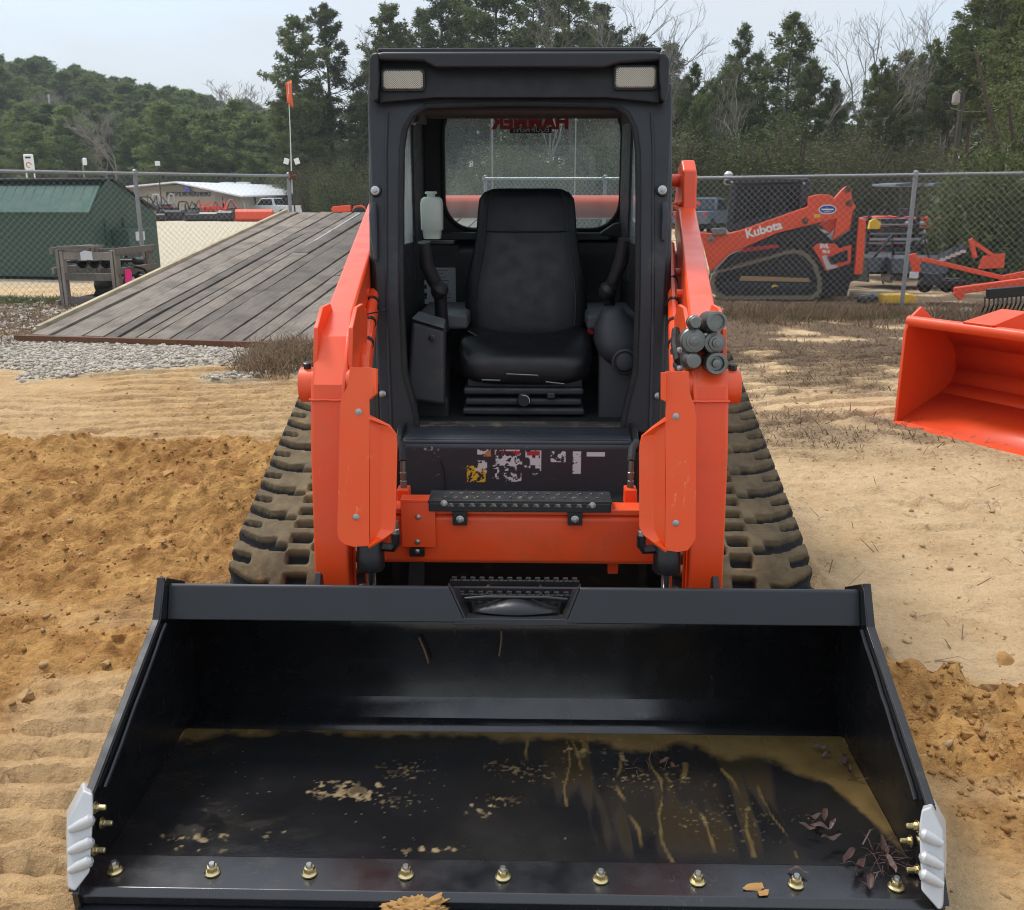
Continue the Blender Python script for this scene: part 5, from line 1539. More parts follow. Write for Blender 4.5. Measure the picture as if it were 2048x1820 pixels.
for i in range(5):
    a = at_y(1872 + 2 * i, 522 - 3 * i, 16.2 + .1 * i); b = at_y(1932, 500 - 3 * i + 4, 16.2 + .1 * i)
    MB().tube([a, a.lerp(b, .5) + Vector((0, 0, .03)), b], 0.025, 5).build("chain_bar", M["black"], o)
for i in range(6):
    a = at_y(1876 + 10 * i, 523 - 4 * i, 16.15); MB().box(a, (.08, .03, .05)).build("link_plate", M["silver"], o)
tag(o, "black chain harrow hanging beside the orange box blade", "harrow")
for i in range(4):
    a, b = at_y(1700, 572 + 3 * i, 16.4 - .2 * i), at_y(1790, 573 + 3 * i, 16.2 - .2 * i)
    a.z = gz(a.x, a.y) + 0.05; b.z = gz(b.x, b.y) + 0.05
    o = MB().bar(a, b, 0.10, 0.06).build("timber_beam", M["palewood"], bev=0.005); tag(o, "pale timber beam lying behind the second loader's rear", "timber", "pale beams on the ground")
# landscape rake in front of the fence
o = empty("landscape_rake"); BF = Frame(*px_ground(2010, 11.6), math.radians(-4)); BF.o.z = gz(BF.o.x, BF.o.y); o.location = BF.o; o.rotation_euler = (0, 0, BF.yaw)
MB().bar(S(1974, 588), S(2110, 576), 0.09, 0.12).build("beam", M["black"], o, bev=0.01)
for i in range(16):
    a = S(1970 + 9 * i, 594 - 0.9 * i); MB().tube([a, a + Vector((-0.01, -0.05, -0.10)), a + Vector((-0.015, 0.02, -0.22)), a + Vector((-0.02, 0.10, -0.29))], 0.011, 5).build("tine", M["black"], o)
tag(o, "black landscape rake with curved tines behind the orange bucket", "rake")
q = at_z(1935, 613, 0.03)
mb = MB(); V_, F_ = ico(); mb.add([Vector(v) * 1.0 for v in V_ * [0.09, 0.07, 0.07]], [tuple(int(i) for i in f) for f in F_])
for i, (px, py, s_) in enumerate(((1935, 613, 1.0), (1440, 614, 1.1))):
    q = at_z(px, py, 0.0); o = mb.build("rock", M["stone"], smooth=50); o.location = (q.x, q.y, gz(q.x, q.y) + 0.03); o.scale = (s_ * 1.3, s_, s_ * (1 - .4 * i)); o.rotation_euler = (0.2, 0.1, i)
    tag(o, ("pale rock in the dead grass left of the landscape rake", "flat pale rock in the grass below the second loader's front")[i], "rock")

# ================================================================== ORANGE BUCKET ON THE RIGHT
A = Vector((2.575, 6.20, 0.0)); Wd = Vector((0.477, -0.879, 0)); Bk = Vector((0.879, 0.477, 0))
obk = empty("orange_bucket", (A.x, A.y, gz(A.x, A.y) + 0.005), math.atan2(Wd.y, Wd.x))
# local: x along the lip, y to the back
WID = 1.75; th = 0.012
prof = [(0.0, 0.0), (0.42, 0.165), (0.515, 0.23), (0.555, 0.33), (0.49, 0.50), (0.26, 0.655), (0.06, 0.705)]
mb = MB()
for (y0, z0), (y1, z1) in zip(prof[:-1], prof[1:]):
    d = Vector((0, y1 - y0, z1 - z0)).normalized(); nn = Vector((0, d.z, -d.y)) * th
    mb.add([(0, y0, z0), (WID, y0, z0), (WID, y1, z1), (0, y1, z1)], [(0, 1, 2, 3)])
mb.build("shell", M["orange_bk"], obk, smooth=20, solid=0.014)
spoly = [(0.0, -0.005), (0.43, 0.155), (0.53, 0.22), (0.575, 0.33), (0.50, 0.515), (0.26, 0.68), (0.13, 0.77), (0.03, 0.70), (0.0, 0.62)]
for xx in (0.0, WID): MB().prism(spoly, 'x', xx - 0.011, xx + 0.011).build("side_plate", M["orange_bk"], obk, bev=0.004)
MB().tube([(-0.012, 0.045, 0.68), (WID + 0.012, 0.045, 0.68)], 0.036, 14).build("top_rail", M["orange_bk"], obk)
MB().bar((0.0, -0.03, -0.008), (WID, -0.03, -0.008), 0.11, 0.016, (0, -0.37, 0.93)).build("cutting_edge", M["orange_bk"], obk, bev=0.004)
MB().slab([(0.40, 0.02, 0.722), (0.60, 0.02, 0.722), (0.66, 0.24, 0.80), (0.50, 0.24, 0.80)], (0, 0.005, -0.018)).build("hook_plate", M["orange_bk"], obk, bev=0.004)
MB().slab([(0.60, 0.02, 0.722), (0.66, 0.24, 0.80), (0.66, 0.26, 0.66), (0.60, 0.10, 0.66)], (0.014, 0, 0)).build("hook_plate", M["orange_bk"], obk)
MB().slab([(1.05, 0.05, 0.70), (1.30, 0.05, 0.70), (1.34, 0.25, 0.78), (1.2, 0.25, 0.78)], (0, 0.005, -0.018)).build("hook_plate", M["orange_bk"], obk, bev=0.004)
tag(obk, "clean orange loader bucket resting on its lip in the sand at the right", "bucket")

# ================================================================== MAIN LOADER
LF = Frame(-0.015, 1.605, math.radians(-1.3))
ldr = empty("compact_track_loader", LF.o, LF.yaw)
L = LF.y


def loft(mb, rings, closed=True, cap=True, mi=0):
    n = len(rings[0]); k = len(rings)
    vs = [p for r in rings for p in r]
    fs = [(i * n + j, i * n + (j + 1) % n, (i + 1) * n + (j + 1) % n, (i + 1) * n + j) for i in range(k - 1) for j in range(n)]
    if cap: fs += [tuple(range(n - 1, -1, -1)), tuple(range((k - 1) * n, k * n))]
    return mb.add(vs, fs, mi)


# ------------------------------------------------------------------ rubber tracks
def hull_path():
    """belt line round front idler, sprocket and rear idler (y, z)"""
    C = [(1.13, 0.235, 0.215), (2.28, 0.585, 0.225), (2.42, 0.215, 0.195)]
    pts = []
    for (y, z, r) in C:
        for a in range(120):
            t = a * 2 * math.pi / 120; pts.append((y + r * math.cos(t), z + r * math.sin(t)))
    pts = sorted(set(pts))
    def half(ps):
        h = []
        for p in ps:
            while len(h) > 1 and (h[-1][0] - h[-2][0]) * (p[1] - h[-2][1]) - (h[-1][1] - h[-2][1]) * (p[0] - h[-2][0]) <= 0: h.pop()
            h.append(p)
        return h
    lo, hi = half(pts), half(pts[::-1])
    return np.array(lo[:-1] + hi[:-1])


def track_mat():
    m, t, b = nodes("dusty_rubber_track")
    at = t.nodes.new("ShaderNodeAttribute"); at.attribute_name = "Col"
    sep = t.nodes.new("ShaderNodeSeparateColor"); t.links.new(at.outputs["Color"], sep.inputs["Color"])
    n1 = nnoise(t, 14, 6, 0.65); n2 = nnoise(t, 90, 3)
    dust = nmix(t, nramp(t, n1, [(0.3, 0.0), (0.7, 1.0)]), (0.075, 0.056, 0.031), (0.175, 0.128, 0.066))
    dust = nmix(t, nramp(t, nnoise(t, 7, 7, 0.7), [(0.60, 0.0), (0.70, 0.8)]), dust, (0.30, 0.17, 0.05))
    rub = nmix(t, n2, (0.012, 0.013, 0.015), (0.035, 0.036, 0.036))
    ad = t.nodes.new("ShaderNodeMath"); ad.operation = 'MULTIPLY_ADD'; ad.inputs[1].default_value = 0.5; ad.inputs[2].default_value = -0.30
    t.links.new(n1, ad.inputs[0])
    sm = t.nodes.new("ShaderNodeMath"); sm.operation = 'ADD'; sm.use_clamp = True
    t.links.new(sep.outputs["Red"], sm.inputs[0]); t.links.new(ad.outputs[0], sm.inputs[1])
    t.links.new(nmix(t, nramp(t, sm.outputs[0], [(0.3, 0.0), (0.62, 1.0)]), rub, dust), b.inputs["Base Color"])
    b.inputs["Roughness"].default_value = 0.8; b.inputs["Specular IOR Level"].default_value = 0.3
    nbump(t, b, n2, 0.35, 0.004)
    return m


M["track"] = track_mat()
path = hull_path()
seg = np.linalg.norm(np.diff(np.vstack([path, path[:1]]), axis=0), axis=1); cum = np.concatenate([[0], np.cumsum(seg)])
LEN = cum[-1]; PIT = LEN / round(LEN / 0.130)
ns = int(LEN / 0.0055); ss = np.arange(ns) * LEN / ns
cl = np.vstack([path, path[:1]])
Py = np.interp(ss, cum, cl[:, 0]); Pz = np.interp(ss, cum, cl[:, 1])
Ty = np.roll(Py, -3) - np.roll(Py, 3); Tz = np.roll(Pz, -3) - np.roll(Pz, 3); tl = np.hypot(Ty, Tz)
Ny, Nz = Tz / tl, -Ty / tl                                   # outward (path runs counter-clockwise in y,z)
for sgn in (-1, 1):
    xin, xout = 0.445, 0.852
    us = np.linspace(0, 1, 64)
    U, S_ = np.meshgrid(us, ss)
    def slot(center, half, soft): 
        d = np.abs(((S_ - center + PIT / 2) % PIT) - PIT / 2)
        return 1 - sstep(half - soft, half + soft, d)
    Vc = np.abs(U - 0.5) * 2
    wav = 0.021 * np.sin((Vc - 0.25) * 2 * np.pi * 0.9)
    g1 = slot(wav, 0.0165, 0.004) * sstep(0.34, 0.44, Vc)
    g2 = slot(PIT / 2 + wav * 0.4, 0.0115, 0.0035) * sstep(0.66, 0.72, Vc)
    g3 = slot(PIT / 4, 0.010, 0.005) * sstep(0.18, 0.22, Vc) * (1 - sstep(0.40, 0.46, Vc))
    hole = np.maximum(slot(0, 0.016, 0.004), slot(PIT / 2, 0.016, 0.004)) * (1 - sstep(0.14, 0.17, Vc))
    gr = np.clip(g1 + g2 + g3, 0, 1)
    hgt = 0.034 * (1 - gr) - 0.045 * hole
    hgt -= 0.020 * sstep(0.975, 1.0, U) + 0.012 * (1 - sstep(0, 0.02, U))
    hgt += 0.003 * (N1(S_ * 40, U * 20) - 0.5)
    X = sgn * (xin + (xout - xin) * U) + 0.012
    Yv = Py[:, None] + Ny[:, None] * hgt; Zv = Pz[:, None] + Nz[:, None] * hgt
    nu = len(us)
    V = np.stack([X, Yv, Zv], -1).reshape(-1, 3)
    dirt = np.clip((1 - gr) * (1 - hole) - 0.55 * sstep(0.93, 1.0, U), 0, 1).reshape(-1, 1)
    ii = np.arange(ns * nu).reshape(ns, nu); nx = np.roll(ii, -1, axis=0)
    q = np.stack([ii[:, :-1], ii[:, 1:], nx[:, 1:], nx[:, :-1]], -1).reshape(-1, 4)
    # side walls and inner face
    e0 = len(V); yi = Py - Ny * 0.03; zi = Pz - Nz * 0.03
    V2 = np.concatenate([np.stack([np.full(ns, sgn * xin + 0.012), yi, zi], -1), np.stack([np.full(ns, sgn * xout + 0.012), yi, zi], -1)])
    a0 = e0 + np.arange(ns); a1 = e0 + ns + np.arange(ns)
    q2 = np.concatenate([np.stack([ii[:, 0], np.roll(ii[:, 0], -1), np.roll(a0, -1), a0], -1), np.stack([ii[:, -1], np.roll(ii[:, -1], -1), np.roll(a1, -1), a1], -1), np.stack([a0, np.roll(a0, -1), np.roll(a1, -1), a1], -1)])
    V = np.concatenate([V, V2]); dirt = np.concatenate([dirt, np.zeros((2 * ns, 1))])
    tr = link("rubber_track", np_mesh("rubber_track", V, np.concatenate([q, q2]), M["track"], 4, smooth=True, colors=np.repeat(dirt, 3, 1)), ldr)
    for (y, z, r, nm) in ((1.13, 0.235, 0.17, "idler"), (2.28, 0.585, 0.18, "sprocket"), (2.42, 0.215, 0.15, "idler")):
        MB().lathe([(r, -0.12), (r, 0.12), (r * 0.4, 0.15)], (sgn * 0.65, y, z), (sgn, 0, 0), 20).build(nm, M["blackrough"], tr)
    MB().box((sgn * 0.65, 1.75, 0.22), (0.2, 1.1, 0.2)).build("roller_frame", M["blackrough"], tr)

# ------------------------------------------------------------------ chassis and body behind
MB().box((0.01, 1.95, 0.34), (0.84, 1.5, 0.36)).build("chassis", M["blackrough"], ldr, bev=0.02)
MB().box((0.01, 1.30, 0.30), (0.80, 0.2, 0.28)).build("front_bulkhead", M["blackrough"], ldr, bev=0.02)
MB().prism([(2.70, 0.3), (3.45, 0.35), (3.45, 1.15), (3.3, 1.26), (2.80, 1.29), (2.70, 1.25)], 'x', -0.48, 0.50).build("engine_hood", M["navy"], ldr, bev=0.04)
MB().box((0.02, 3.0, 1.30), (0.5, 0.4, 0.03)).build("hood_vent", M["greyplastic"], ldr, bev=0.01)
for s_ in (-1, 1):
    MB().box((s_ * 0.60 + 0.012, 2.75, 0.95), (0.18, 0.65, 0.55)).build("rear_tower", M["navy"], ldr, bev=0.03)

# ------------------------------------------------------------------ lift arms
for s_ in (-1, 1):
    xo = 0.014
    rx = 0.69 if s_ > 0 else 0.645
    prof = [(0.500, 0.800, 0.16, 0.11, 0.092), (0.500, 0.805, 0.46, 0.115, 0.092), (0.497, 0.83, 0.80, 0.125, 0.092), (0.494, 0.86, 0.955, 0.14, 0.094), (0.494, 0.93, 1.035, 0.14, 0.092), (0.505, 1.05, 1.075, 0.135, 0.080), (rx, 2.62, 1.345, 0.16, 0.072), (rx + 0.01, 2.74, 1.36, 0.16, 0.072)]
    rings = []
    for i, (x, y, z, h, w) in enumerate(prof):
        a = prof[max(0, i - 1)]; b = prof[min(len(prof) - 1, i + 1)]
        d = Vector((0, b[1] - a[1], b[2] - a[2])).normalized(); n = Vector((0, d.z, -d.y))   # n: towards the front/below
        c = Vector((s_ * x + xo, y, z)); sx = Vector((w / 2, 0, 0))
        rings.append([c - sx + n * h / 2, c + sx + n * h / 2, c + sx - n * h / 2, c - sx - n * h / 2])
    mb = MB(); loft(mb, rings)
    arm = mb.build("lift_arm", M["orange"], ldr, smooth=30, bev=0.010, seg=3)
    MB().lathe([(0.030, 0), (0.046, 0.002), (0.046, 0.15), (0.030, 0.152)], (s_ * 0.425 + xo, 0.85, 0.972), (s_, 0, 0), 22).build("pivot_boss", M["orange"], arm)
    MB().lathe([(0.043, 0), (0.043, 0.028), (0.036, 0.034)], (s_ * 0.535 + xo, 0.85, 0.972), (s_, 0, 0), 20).build("pivot_cap", M["orange"], arm)
    MB().lathe([(0.011, 0), (0.011, 0.018), (0.006, 0.02)], (s_ * 0.556 + xo, 0.845, 1.014), (0, -0.2, 1), 6).build("grease_fitting", M["black"], arm)
    for xb in (-1, 1):
        MB().tube([(s_ * 0.497 + xo + xb * 0.047, 0.80 + 0.03 * (z - .2) + RND.uniform(-.001, .001), z) for z in [0.2 + 0.045 * k for k in range(16)]], 0.0035, 5).build("weld_bead", M["orange"], arm)
    MB().tube([(s_ * 0.494 + xo - 0.048 + 0.096 * k / 8, 0.785 + RND.uniform(-.001, .001), 0.945 + RND.uniform(-.001, .001)) for k in range(9)], 0.004, 5).build("weld_bead", M["orange"], arm)
    # ear plates at the knee
    ear = [(0.86, 0.90), (0.84, 1.03), (0.87, 1.12), (0.95, 1.165), (1.04, 1.165), (1.10, 1.12), (1.06, 1.02), (0.98, 0.94)]
    for xx, sc_ in ((0.534, 1.0), (0.442, 1.0)):
        MB().prism(ear, 'x', s_ * xx + xo - 0.006, s_ * xx + xo + 0.006).build("knee_plate", M["orange"], arm, bev=0.003)
    # weld plate low on the column and rear clevis
    MB().prism([(2.52, 1.40), (2.56, 1.56), (2.62, 1.605), (2.70, 1.58), (2.78, 1.40)], 'x', s_ * (rx - (0 if s_ > 0 else .03)) + xo - 0.03, s_ * (rx - (0 if s_ > 0 else .03)) + xo + 0.03).build("rear_clevis", M["orange"], arm, bev=0.01)
    MB().box((s_ * (rx - (0 if s_ > 0 else .03)) + xo, 2.63, 1.425), (0.10, 0.14, 0.014)).build("clevis_collar", M["orange"], arm, bev=0.004)
    MB().tube([(s_ * (rx + 0.045 - (0 if s_ > 0 else .06)) + xo, 2.66, 1.52), (s_ * (rx - 0.07) + xo, 2.66, 1.52)], 0.028, 12).build("clevis_pin", M["orange"], arm)
    # hydraulic tubes on the inner face with clamps
    p0, p1 = Vector((s_ * 0.425 + xo, 0.96, 1.02)), Vector((s_ * 0.60 + xo, 2.4, 1.26))
    tb = MB().tube([p0 - Vector((0, 0.05, 0.10)), p0, p0.lerp(p1, .5), p1], 0.017, 10).build("hydraulic_tube", M["orange"], arm)
    for t in (0.10, 0.24, 0.4, 0.6):
        q = p0.lerp(p1, t); MB().lathe([(0.020, -0.012), (0.0215, 0), (0.020, 0.012)], q, p1 - p0, 12).build("tube_clamp", M["black"], tb)
        MB().lathe([(0.014, 0), (0.014, 0.045)], q + Vector((s_ * 0.01, 0, 0.03)), (s_, 0, 0), 8).build("clamp_boss", M["orange"], arm)
    MB().tube([p0 + Vector((s_ * 0.0, 0, -0.06)), p0.lerp(p1, .5) + Vector((0, 0, -0.05)), p1 + Vector((0, 0, -0.05))], 0.014, 8).build("hydraulic_tube", M["orange"], arm)
    # bucket tilt cylinder, rod, elbow
    cx_ = s_ * 0.398 + xo
    cy = MB(); cy.lathe([(0.034, 0), (0.0375, 0.004), (0.0375, 0.045), (0.0355, 0.05), (0.0355, 0.50), (0.03, 0.52)], (cx_, 0.775, 0.480), (0, 0.06, 1), 24)
    cyo = cy.build("tilt_cylinder", M["black"], ldr)
    MB().lathe([(0.016, 0), (0.016, 0.32)], (cx_, 0.762, 0.185), (0, 0.05, 1), 18).build("piston_rod", M["chrome"], cyo)
    e = Vector((cx_ - s_ * 0.035, 0.775, 0.545))
    MB().tube([e, e + Vector((-s_ * 0.028, -0.005, 0)), e + Vector((-s_ * 0.036, -0.005, 0.012)), e + Vector((-s_ * 0.036, -0.005, 0.04))], 0.0125, 10).build("elbow_fitting", M["black"], cyo)
    MB().lathe([(0.0105, 0), (0.0105, 0.012), (0.008, 0.014), (0.0085, 0.035)], e + Vector((-s_ * 0.036, -0.005, 0.04)), (0, 0, 1), 6).build("fitting_nut", M["zinc"], cyo)
# rear tube between the arms, seen through the window
MB().tube([(-0.66, 3.12, 1.37), (-0.50, 3.2, 1.405), (0.52, 3.2, 1.405), (0.70, 3.12, 1.37)], 0.055, 16).build("rear_cross_tube", M["orange"], ldr)

# ------------------------------------------------------------------ cylinder guards
gl_main = [(700, 735), (739, 735), (739, 798), (739.5, 832), (739, 960), (738, 1091), (707, 1093), (690, 1088), (678, 1078), (675, 1061), (678, 930), (681, 805), (688, 788), (697, 768)]
gl_top = [(739, 735), (757, 735), (757, 783), (742, 796), (739, 798)]
gl_fl = [(739.5, 832), (752, 838), (778, 846), (790, 855), (796, 868), (796.6, 885), (793, 1056), (782, 1066), (765, 1077), (738, 1091), (739, 960)]
gr_main = [(1330.5, 742), (1377, 743), (1379, 784), (1389, 812), (1392, 839), (1391, 1078), (1375.5, 1100), (1355, 1103.6), (1331, 1099), (1331, 960), (1332, 835.6), (1332, 806.5), (1330.5, 800)]
gr_top = [(1320, 742), (1330.5, 742), (1330.5, 800), (1320, 794.6)]
gr_fl = [(1332, 835.6), (1324, 844), (1305, 851), (1287, 861), (1279, 874), (1277, 900), (1277, 1057.5), (1288, 1069), (1304, 1081), (1331, 1099), (1331, 960)]
for main, top, fl, fold, s_ in ((gl_main, gl_top, gl_fl, 739, 1), (gr_main, gr_top, gr_fl, 1331, -1)):
    def gp(p, s_=s_, fold=fold):
        t = max(0.0, (p[0] - fold) * s_ / 57.0)
        y = 0.665 + 0.10 * (1000 - p[1]) / 600 + 0.034 * t
        return L(p[0], p[1], y)
    mb = MB()
    A1 = [gp(p) for p in main]
    mb.add(A1, [tuple(range(len(A1)))])
    mb.add([gp(p) if p[0] * s_ <= (fold + 2) * s_ else gp(p) - Vector((0, 0.02, 0)) for p in top], [tuple(range(len(top)))])
    lo_, hi_ = fl[0][1], max(p[1] for p in fl)
    oy = [p for p in fl[1:-1]] ; rows = [fl[0][1] + (hi_ - lo_) * k / 16 for k in range(17)]
    ys_o = [p[1] for p in oy]; xs_o = [p[0] for p in oy]
    ring = []
    for yv in rows:
        xo_ = float(np.interp(yv, ys_o, xs_o)); xo_ = fold if yv <= lo_ + 0.01 or yv >= hi_ - 0.01 else xo_
        xm_ = fold + (xo_ - fold) * 0.42
        pa, pb, pc = gp((fold, yv)), gp((xm_, yv)), gp((xo_, yv))
        ring.append([pa, pb + Vector((0, 0.004, 0)), pc - Vector((0, 0.016, 0))])
    base = len(mb.v); mb.v += [tuple(p) for r_ in ring for p in r_]
    for k in range(16):
        for j in range(2):
            mb.f.append((base + 3 * k + j, base + 3 * k + j + 1, base + 3 * k + 4 + j, base + 3 * k + 3 + j)); mb.m.append(0)
    bm_me = mb.mesh("cylinder_guard", M["guard"], 25)
    bm = bmesh.new(); bm.from_mesh(bm_me); bmesh.ops.remove_doubles(bm, verts=bm.verts, dist=0.0015); bmesh.ops.recalc_face_normals(bm, faces=bm.faces); bm.to_mesh(bm_me); bm.free()
    g = link("cylinder_guard", bm_me, ldr)
    sm = g.modifiers.new("solid", 'SOLIDIFY'); sm.thickness = 0.007; sm.offset = 0
    bv = g.modifiers.new("bev", 'BEVEL'); bv.width = 0.0025; bv.segments = 2; bv.angle_limit = math.radians(40); bv.harden_normals = True
    bp = ((718, 823), (713, 1033)) if s_ == 1 else ((1351, 832), (1351, 1045))
    for p in bp: bolt(g, gp(p) + Vector((0, -0.004, 0)), (0, -1, 0.1), 0.0085)

# ------------------------------------------------------------------ cross beam, step, covers
mb = MB(); mb.box((0.013, 0.95, 0.527), (0.80, 0.14, 0.145)); mb.build("cross_beam", M["orange"], ldr, bev=0.016, seg=3)
mb = MB(); mb.box((0.013, 0.915, 0.610), (0.88, 0.07, 0.018)); mb.build("beam_top_plate", M["orange"], ldr, bev=0.004)
for s_, pxs in ((-1, (800, 815)), (1, (1253, 1268))):
    q = L((pxs[0] + pxs[1]) / 2, 978, 1.0); MB().box((q.x, 1.0, q.z - 0.02), (0.035, 0.05, 0.05)).build("hose_block", M["orange"], ldr, bev=0.004)
    MB().lathe([(0.010, 0), (0.010, 0.025), (0.008, 0.027), (0.0105, 0.05), (0.008, 0.052), (0.0085, 0.085)], (q.x, 1.0, q.z), (0, 0, 1), 8).build("hose_fitting", M["couplersteel"], ldr)
    MB().tube([(q.x, 1.0, q.z + 0.08), (q.x + s_ * 0.006, 1.05, q.z + 0.105), (q.x + s_ * 0.03, 1.15, q.z + 0.10), (q.x + s_ * 0.05, 1.30, q.z + 0.04)], 0.011, 10).build("hose", M["rubber"], ldr)
cvl = MB(); q0, q1 = L(801, 1004, 0.868), L(872, 1094, 0.868)
cvl.box(((q0.x + q1.x) / 2, 0.868, (q0.z + q1.z) / 2), (q1.x - q0.x, 0.008, q0.z - q1.z)); cvl.box(((q0.x + q1.x) / 2, 0.888, q0.z + 0.004), (q1.x - q0.x, 0.048, 0.008))
cvo = cvl.build("hose_cover", M["orange"], ldr, bev=0.002)
for p in ((836, 1034), (835, 1084)): bolt(cvo, L(*p, 0.863), (0, -1, 0), 0.0075)
q = L(834, 1104, 0.87); MB().box((q.x, 0.87, q.z), (0.042, 0.012, 0.024)).build("hanger_tab", M["black"], ldr, bev=0.002); bolt(ldr, L(835, 1103, 0.863), (0, -1, 0), 0.007)
mb = MB(); a = L(834, 1112, 0.89); loft(mb, [[a + Vector((-0.02, 0, 0)), a + Vector((0.02, 0, 0)), a + Vector((0.02, 0.01, 0)), a + Vector((-0.02, 0.01, 0))], [a + Vector((-0.027, 0.0, -0.08)), a + Vector((0.018, 0, -0.08)), a + Vector((0.018, 0.012, -0.08)), a + Vector((-0.027, 0.012, -0.08))], [a + Vector((-0.03, -0.02, -0.16)), a + Vector((0.01, -0.02, -0.16)), a + Vector((0.01, -0.008, -0.16)), a + Vector((-0.03, -0.008, -0.16))]])
mb.build("hose_strap", M["rubber"], ldr)
step = MB(); a, b = L(856, 1016, 0.862), L(1224, 1020, 0.862)
xm, xw = (a.x + b.x) / 2, b.x - a.x
step.box((xm, 0.906, 0.645), (xw, 0.092, 0.010))
step.box((xm, 0.863, 0.630), (xw * 0.99, 0.010, 0.026))
so = step.build("step_plate", M["blackrough"], ldr, bev=0.003)
M["wornedge"] = paint("worn_black_edge", (0.016, 0.016, 0.016), 0.5, var=0.3, dirt=(0.42, 0.38, 0.30), dirt_amt=0.38, dirt_scale=45)
for i in range(14):
    x = xm - 0.19 + 0.38 * i / 13; MB().prism([(-0.010, 0), (0.010, 0), (0.007, 0.008), (-0.007, 0.008)], 'y', 0.853, 0.862).build("tread_tooth", M["wornedge"], so).location = (x, 0, 0.634)
for i in range(15):
    for j in range(2):
        MB().lathe([(0.007, 0), (0.0085, 0.0), (0.007, 0.003), (0.005, 0.0015)], (xm - 0.21 + 0.03 * i + 0.015 * j, 0.885 + 0.035 * j, 0.6495), (0, 0, 1), 10).build("grip_hole", M["wornedge"], so)
for p in ((888, 1007), (1185, 1011)): bolt(so, L(*p, 0.856), (0, -1, 0), 0.010)
for px in (920, 1150):
    q = L(px, 1036, 0.868); t = MB().box((q.x, 0.868, q.z + 0.003), (0.040, 0.014, 0.046)).build("step_bracket", M["black"], so, bev=0.002)
    bolt(so, L(px, 1039, 0.860), (0, -1, 0), 0.0115)
q = L(1225, 1138, 0.93); MB().box((q.x, 0.93, q.z + 0.01), (0.03, 0.03, 0.04)).build("stop_block", M["orange"], ldr, bev=0.004)

# ------------------------------------------------------------------ front panel with worn stickers
PX0, PX1, PZ0, PZ1 = -0.372, 0.370, 0.50, 0.70
ca, cb_, cc_ = L(806, 880, 1.35), L(1262, 880, 1.35), L(806, 988, 1.35)


def panel_px(x, z):
    u = (x - ca.x) / (cb_.x - ca.x); v = (ca.z - z) / (ca.z - cc_.z)
    return 806 + 456 * u, 880 + 108 * v


gxn, gzn = 300, 92
xs_ = np.linspace(PX0, PX1, gxn + 1); zs_ = np.linspace(PZ0, PZ1, gzn + 1)
GXp, GZp = np.meshgrid(xs_, zs_)
pu, pv = panel_px(GXp, GZp)
tt = np.clip((GZp - 0.665) / 0.035, 0, 1)
GYp = 1.35 + 0.05 * (1 - np.sqrt(np.clip(1 - tt ** 2, 0, 1)))
nzp = N2.fbm(pu / 7, pv / 7, 4, 0.6); nzq = N1.fbm(pu / 6.0, pv / 6.0, 3, 0.55)
colr = np.zeros(GXp.shape + (3,)); mk = np.zeros(GXp.shape)


def sticker(x0, x1, y0, y1, thr, col, shape=None, noise=None):
    global colr, mk
    n_ = nzp if noise is None else noise
    m = (pu > x0) & (pu < x1) & (pv > y0) & (pv < y1) & (n_ > thr)
    if shape is not None: m &= shape
    colr[m] = col; mk[m] = 1


WHT, YEL, RED, BLK = (0.62, 0.63, 0.63), (0.72, 0.45, 0.03), (0.42, 0.03, 0.04), (0.03, 0.03, 0.03)
# read off the photo: torn caution, danger and warning labels
sticker(933, 972, 930, 963, 0.40, YEL); sticker(950, 975, 920, 945, 0.52, WHT); sticker(940, 966, 940, 958, 0.62, BLK, noise=nzq)
sticker(955, 983, 898, 908, 0.42, WHT); sticker(965, 983, 900, 912, 0.5, (0.5, 0.2, 0.08), noise=nzq)
sticker(990, 1046, 898, 930, 0.46, WHT, noise=nzq); sticker(992, 1040, 900, 908, 0.46, RED, noise=nzq); sticker(985, 1044, 928, 962, 0.60, WHT, noise=nzq)
sticker(1052, 1083, 899, 935, 0.44, WHT, noise=nzq); sticker(1055, 1082, 900, 909, 0.34, RED, noise=nzq); sticker(1061, 1081, 914, 928, 0.3, WHT); sticker(1045, 1083, 926, 946, 0.62, WHT, noise=nzq); sticker(1080, 1084, 899, 940, 0.2, WHT)
sticker(1102, 1133, 900, 922, 0.47, WHT); sticker(1147, 1164, 900, 945, 0.33, WHT); sticker(1174, 1211, 902, 911, 0.28, WHT)
sticker(850, 880, 895, 950, 0.74, (0.25, 0.25, 0.25), noise=nzq); sticker(846, 866, 892, 900, 0.6, (0.3, 0.3, 0.3), noise=nzq)
sticker(820, 1255, 880, 985, 0.80, (0.10, 0.10, 0.11), noise=nzq)


def print_mat(name, base, rough):
    m, t, b = nodes(name)
    at = t.nodes.new("ShaderNodeAttribute"); at.attribute_name = "Col"
    n = nmix(t, nnoise(t, 7, 5), tuple(c * 0.8 for c in base), tuple(c * 1.25 for c in base))
    t.links.new(nmix(t, at.outputs["Alpha"], n, at.outputs["Color"]), b.inputs["Base Color"]); b.inputs["Roughness"].default_value = rough
    return m


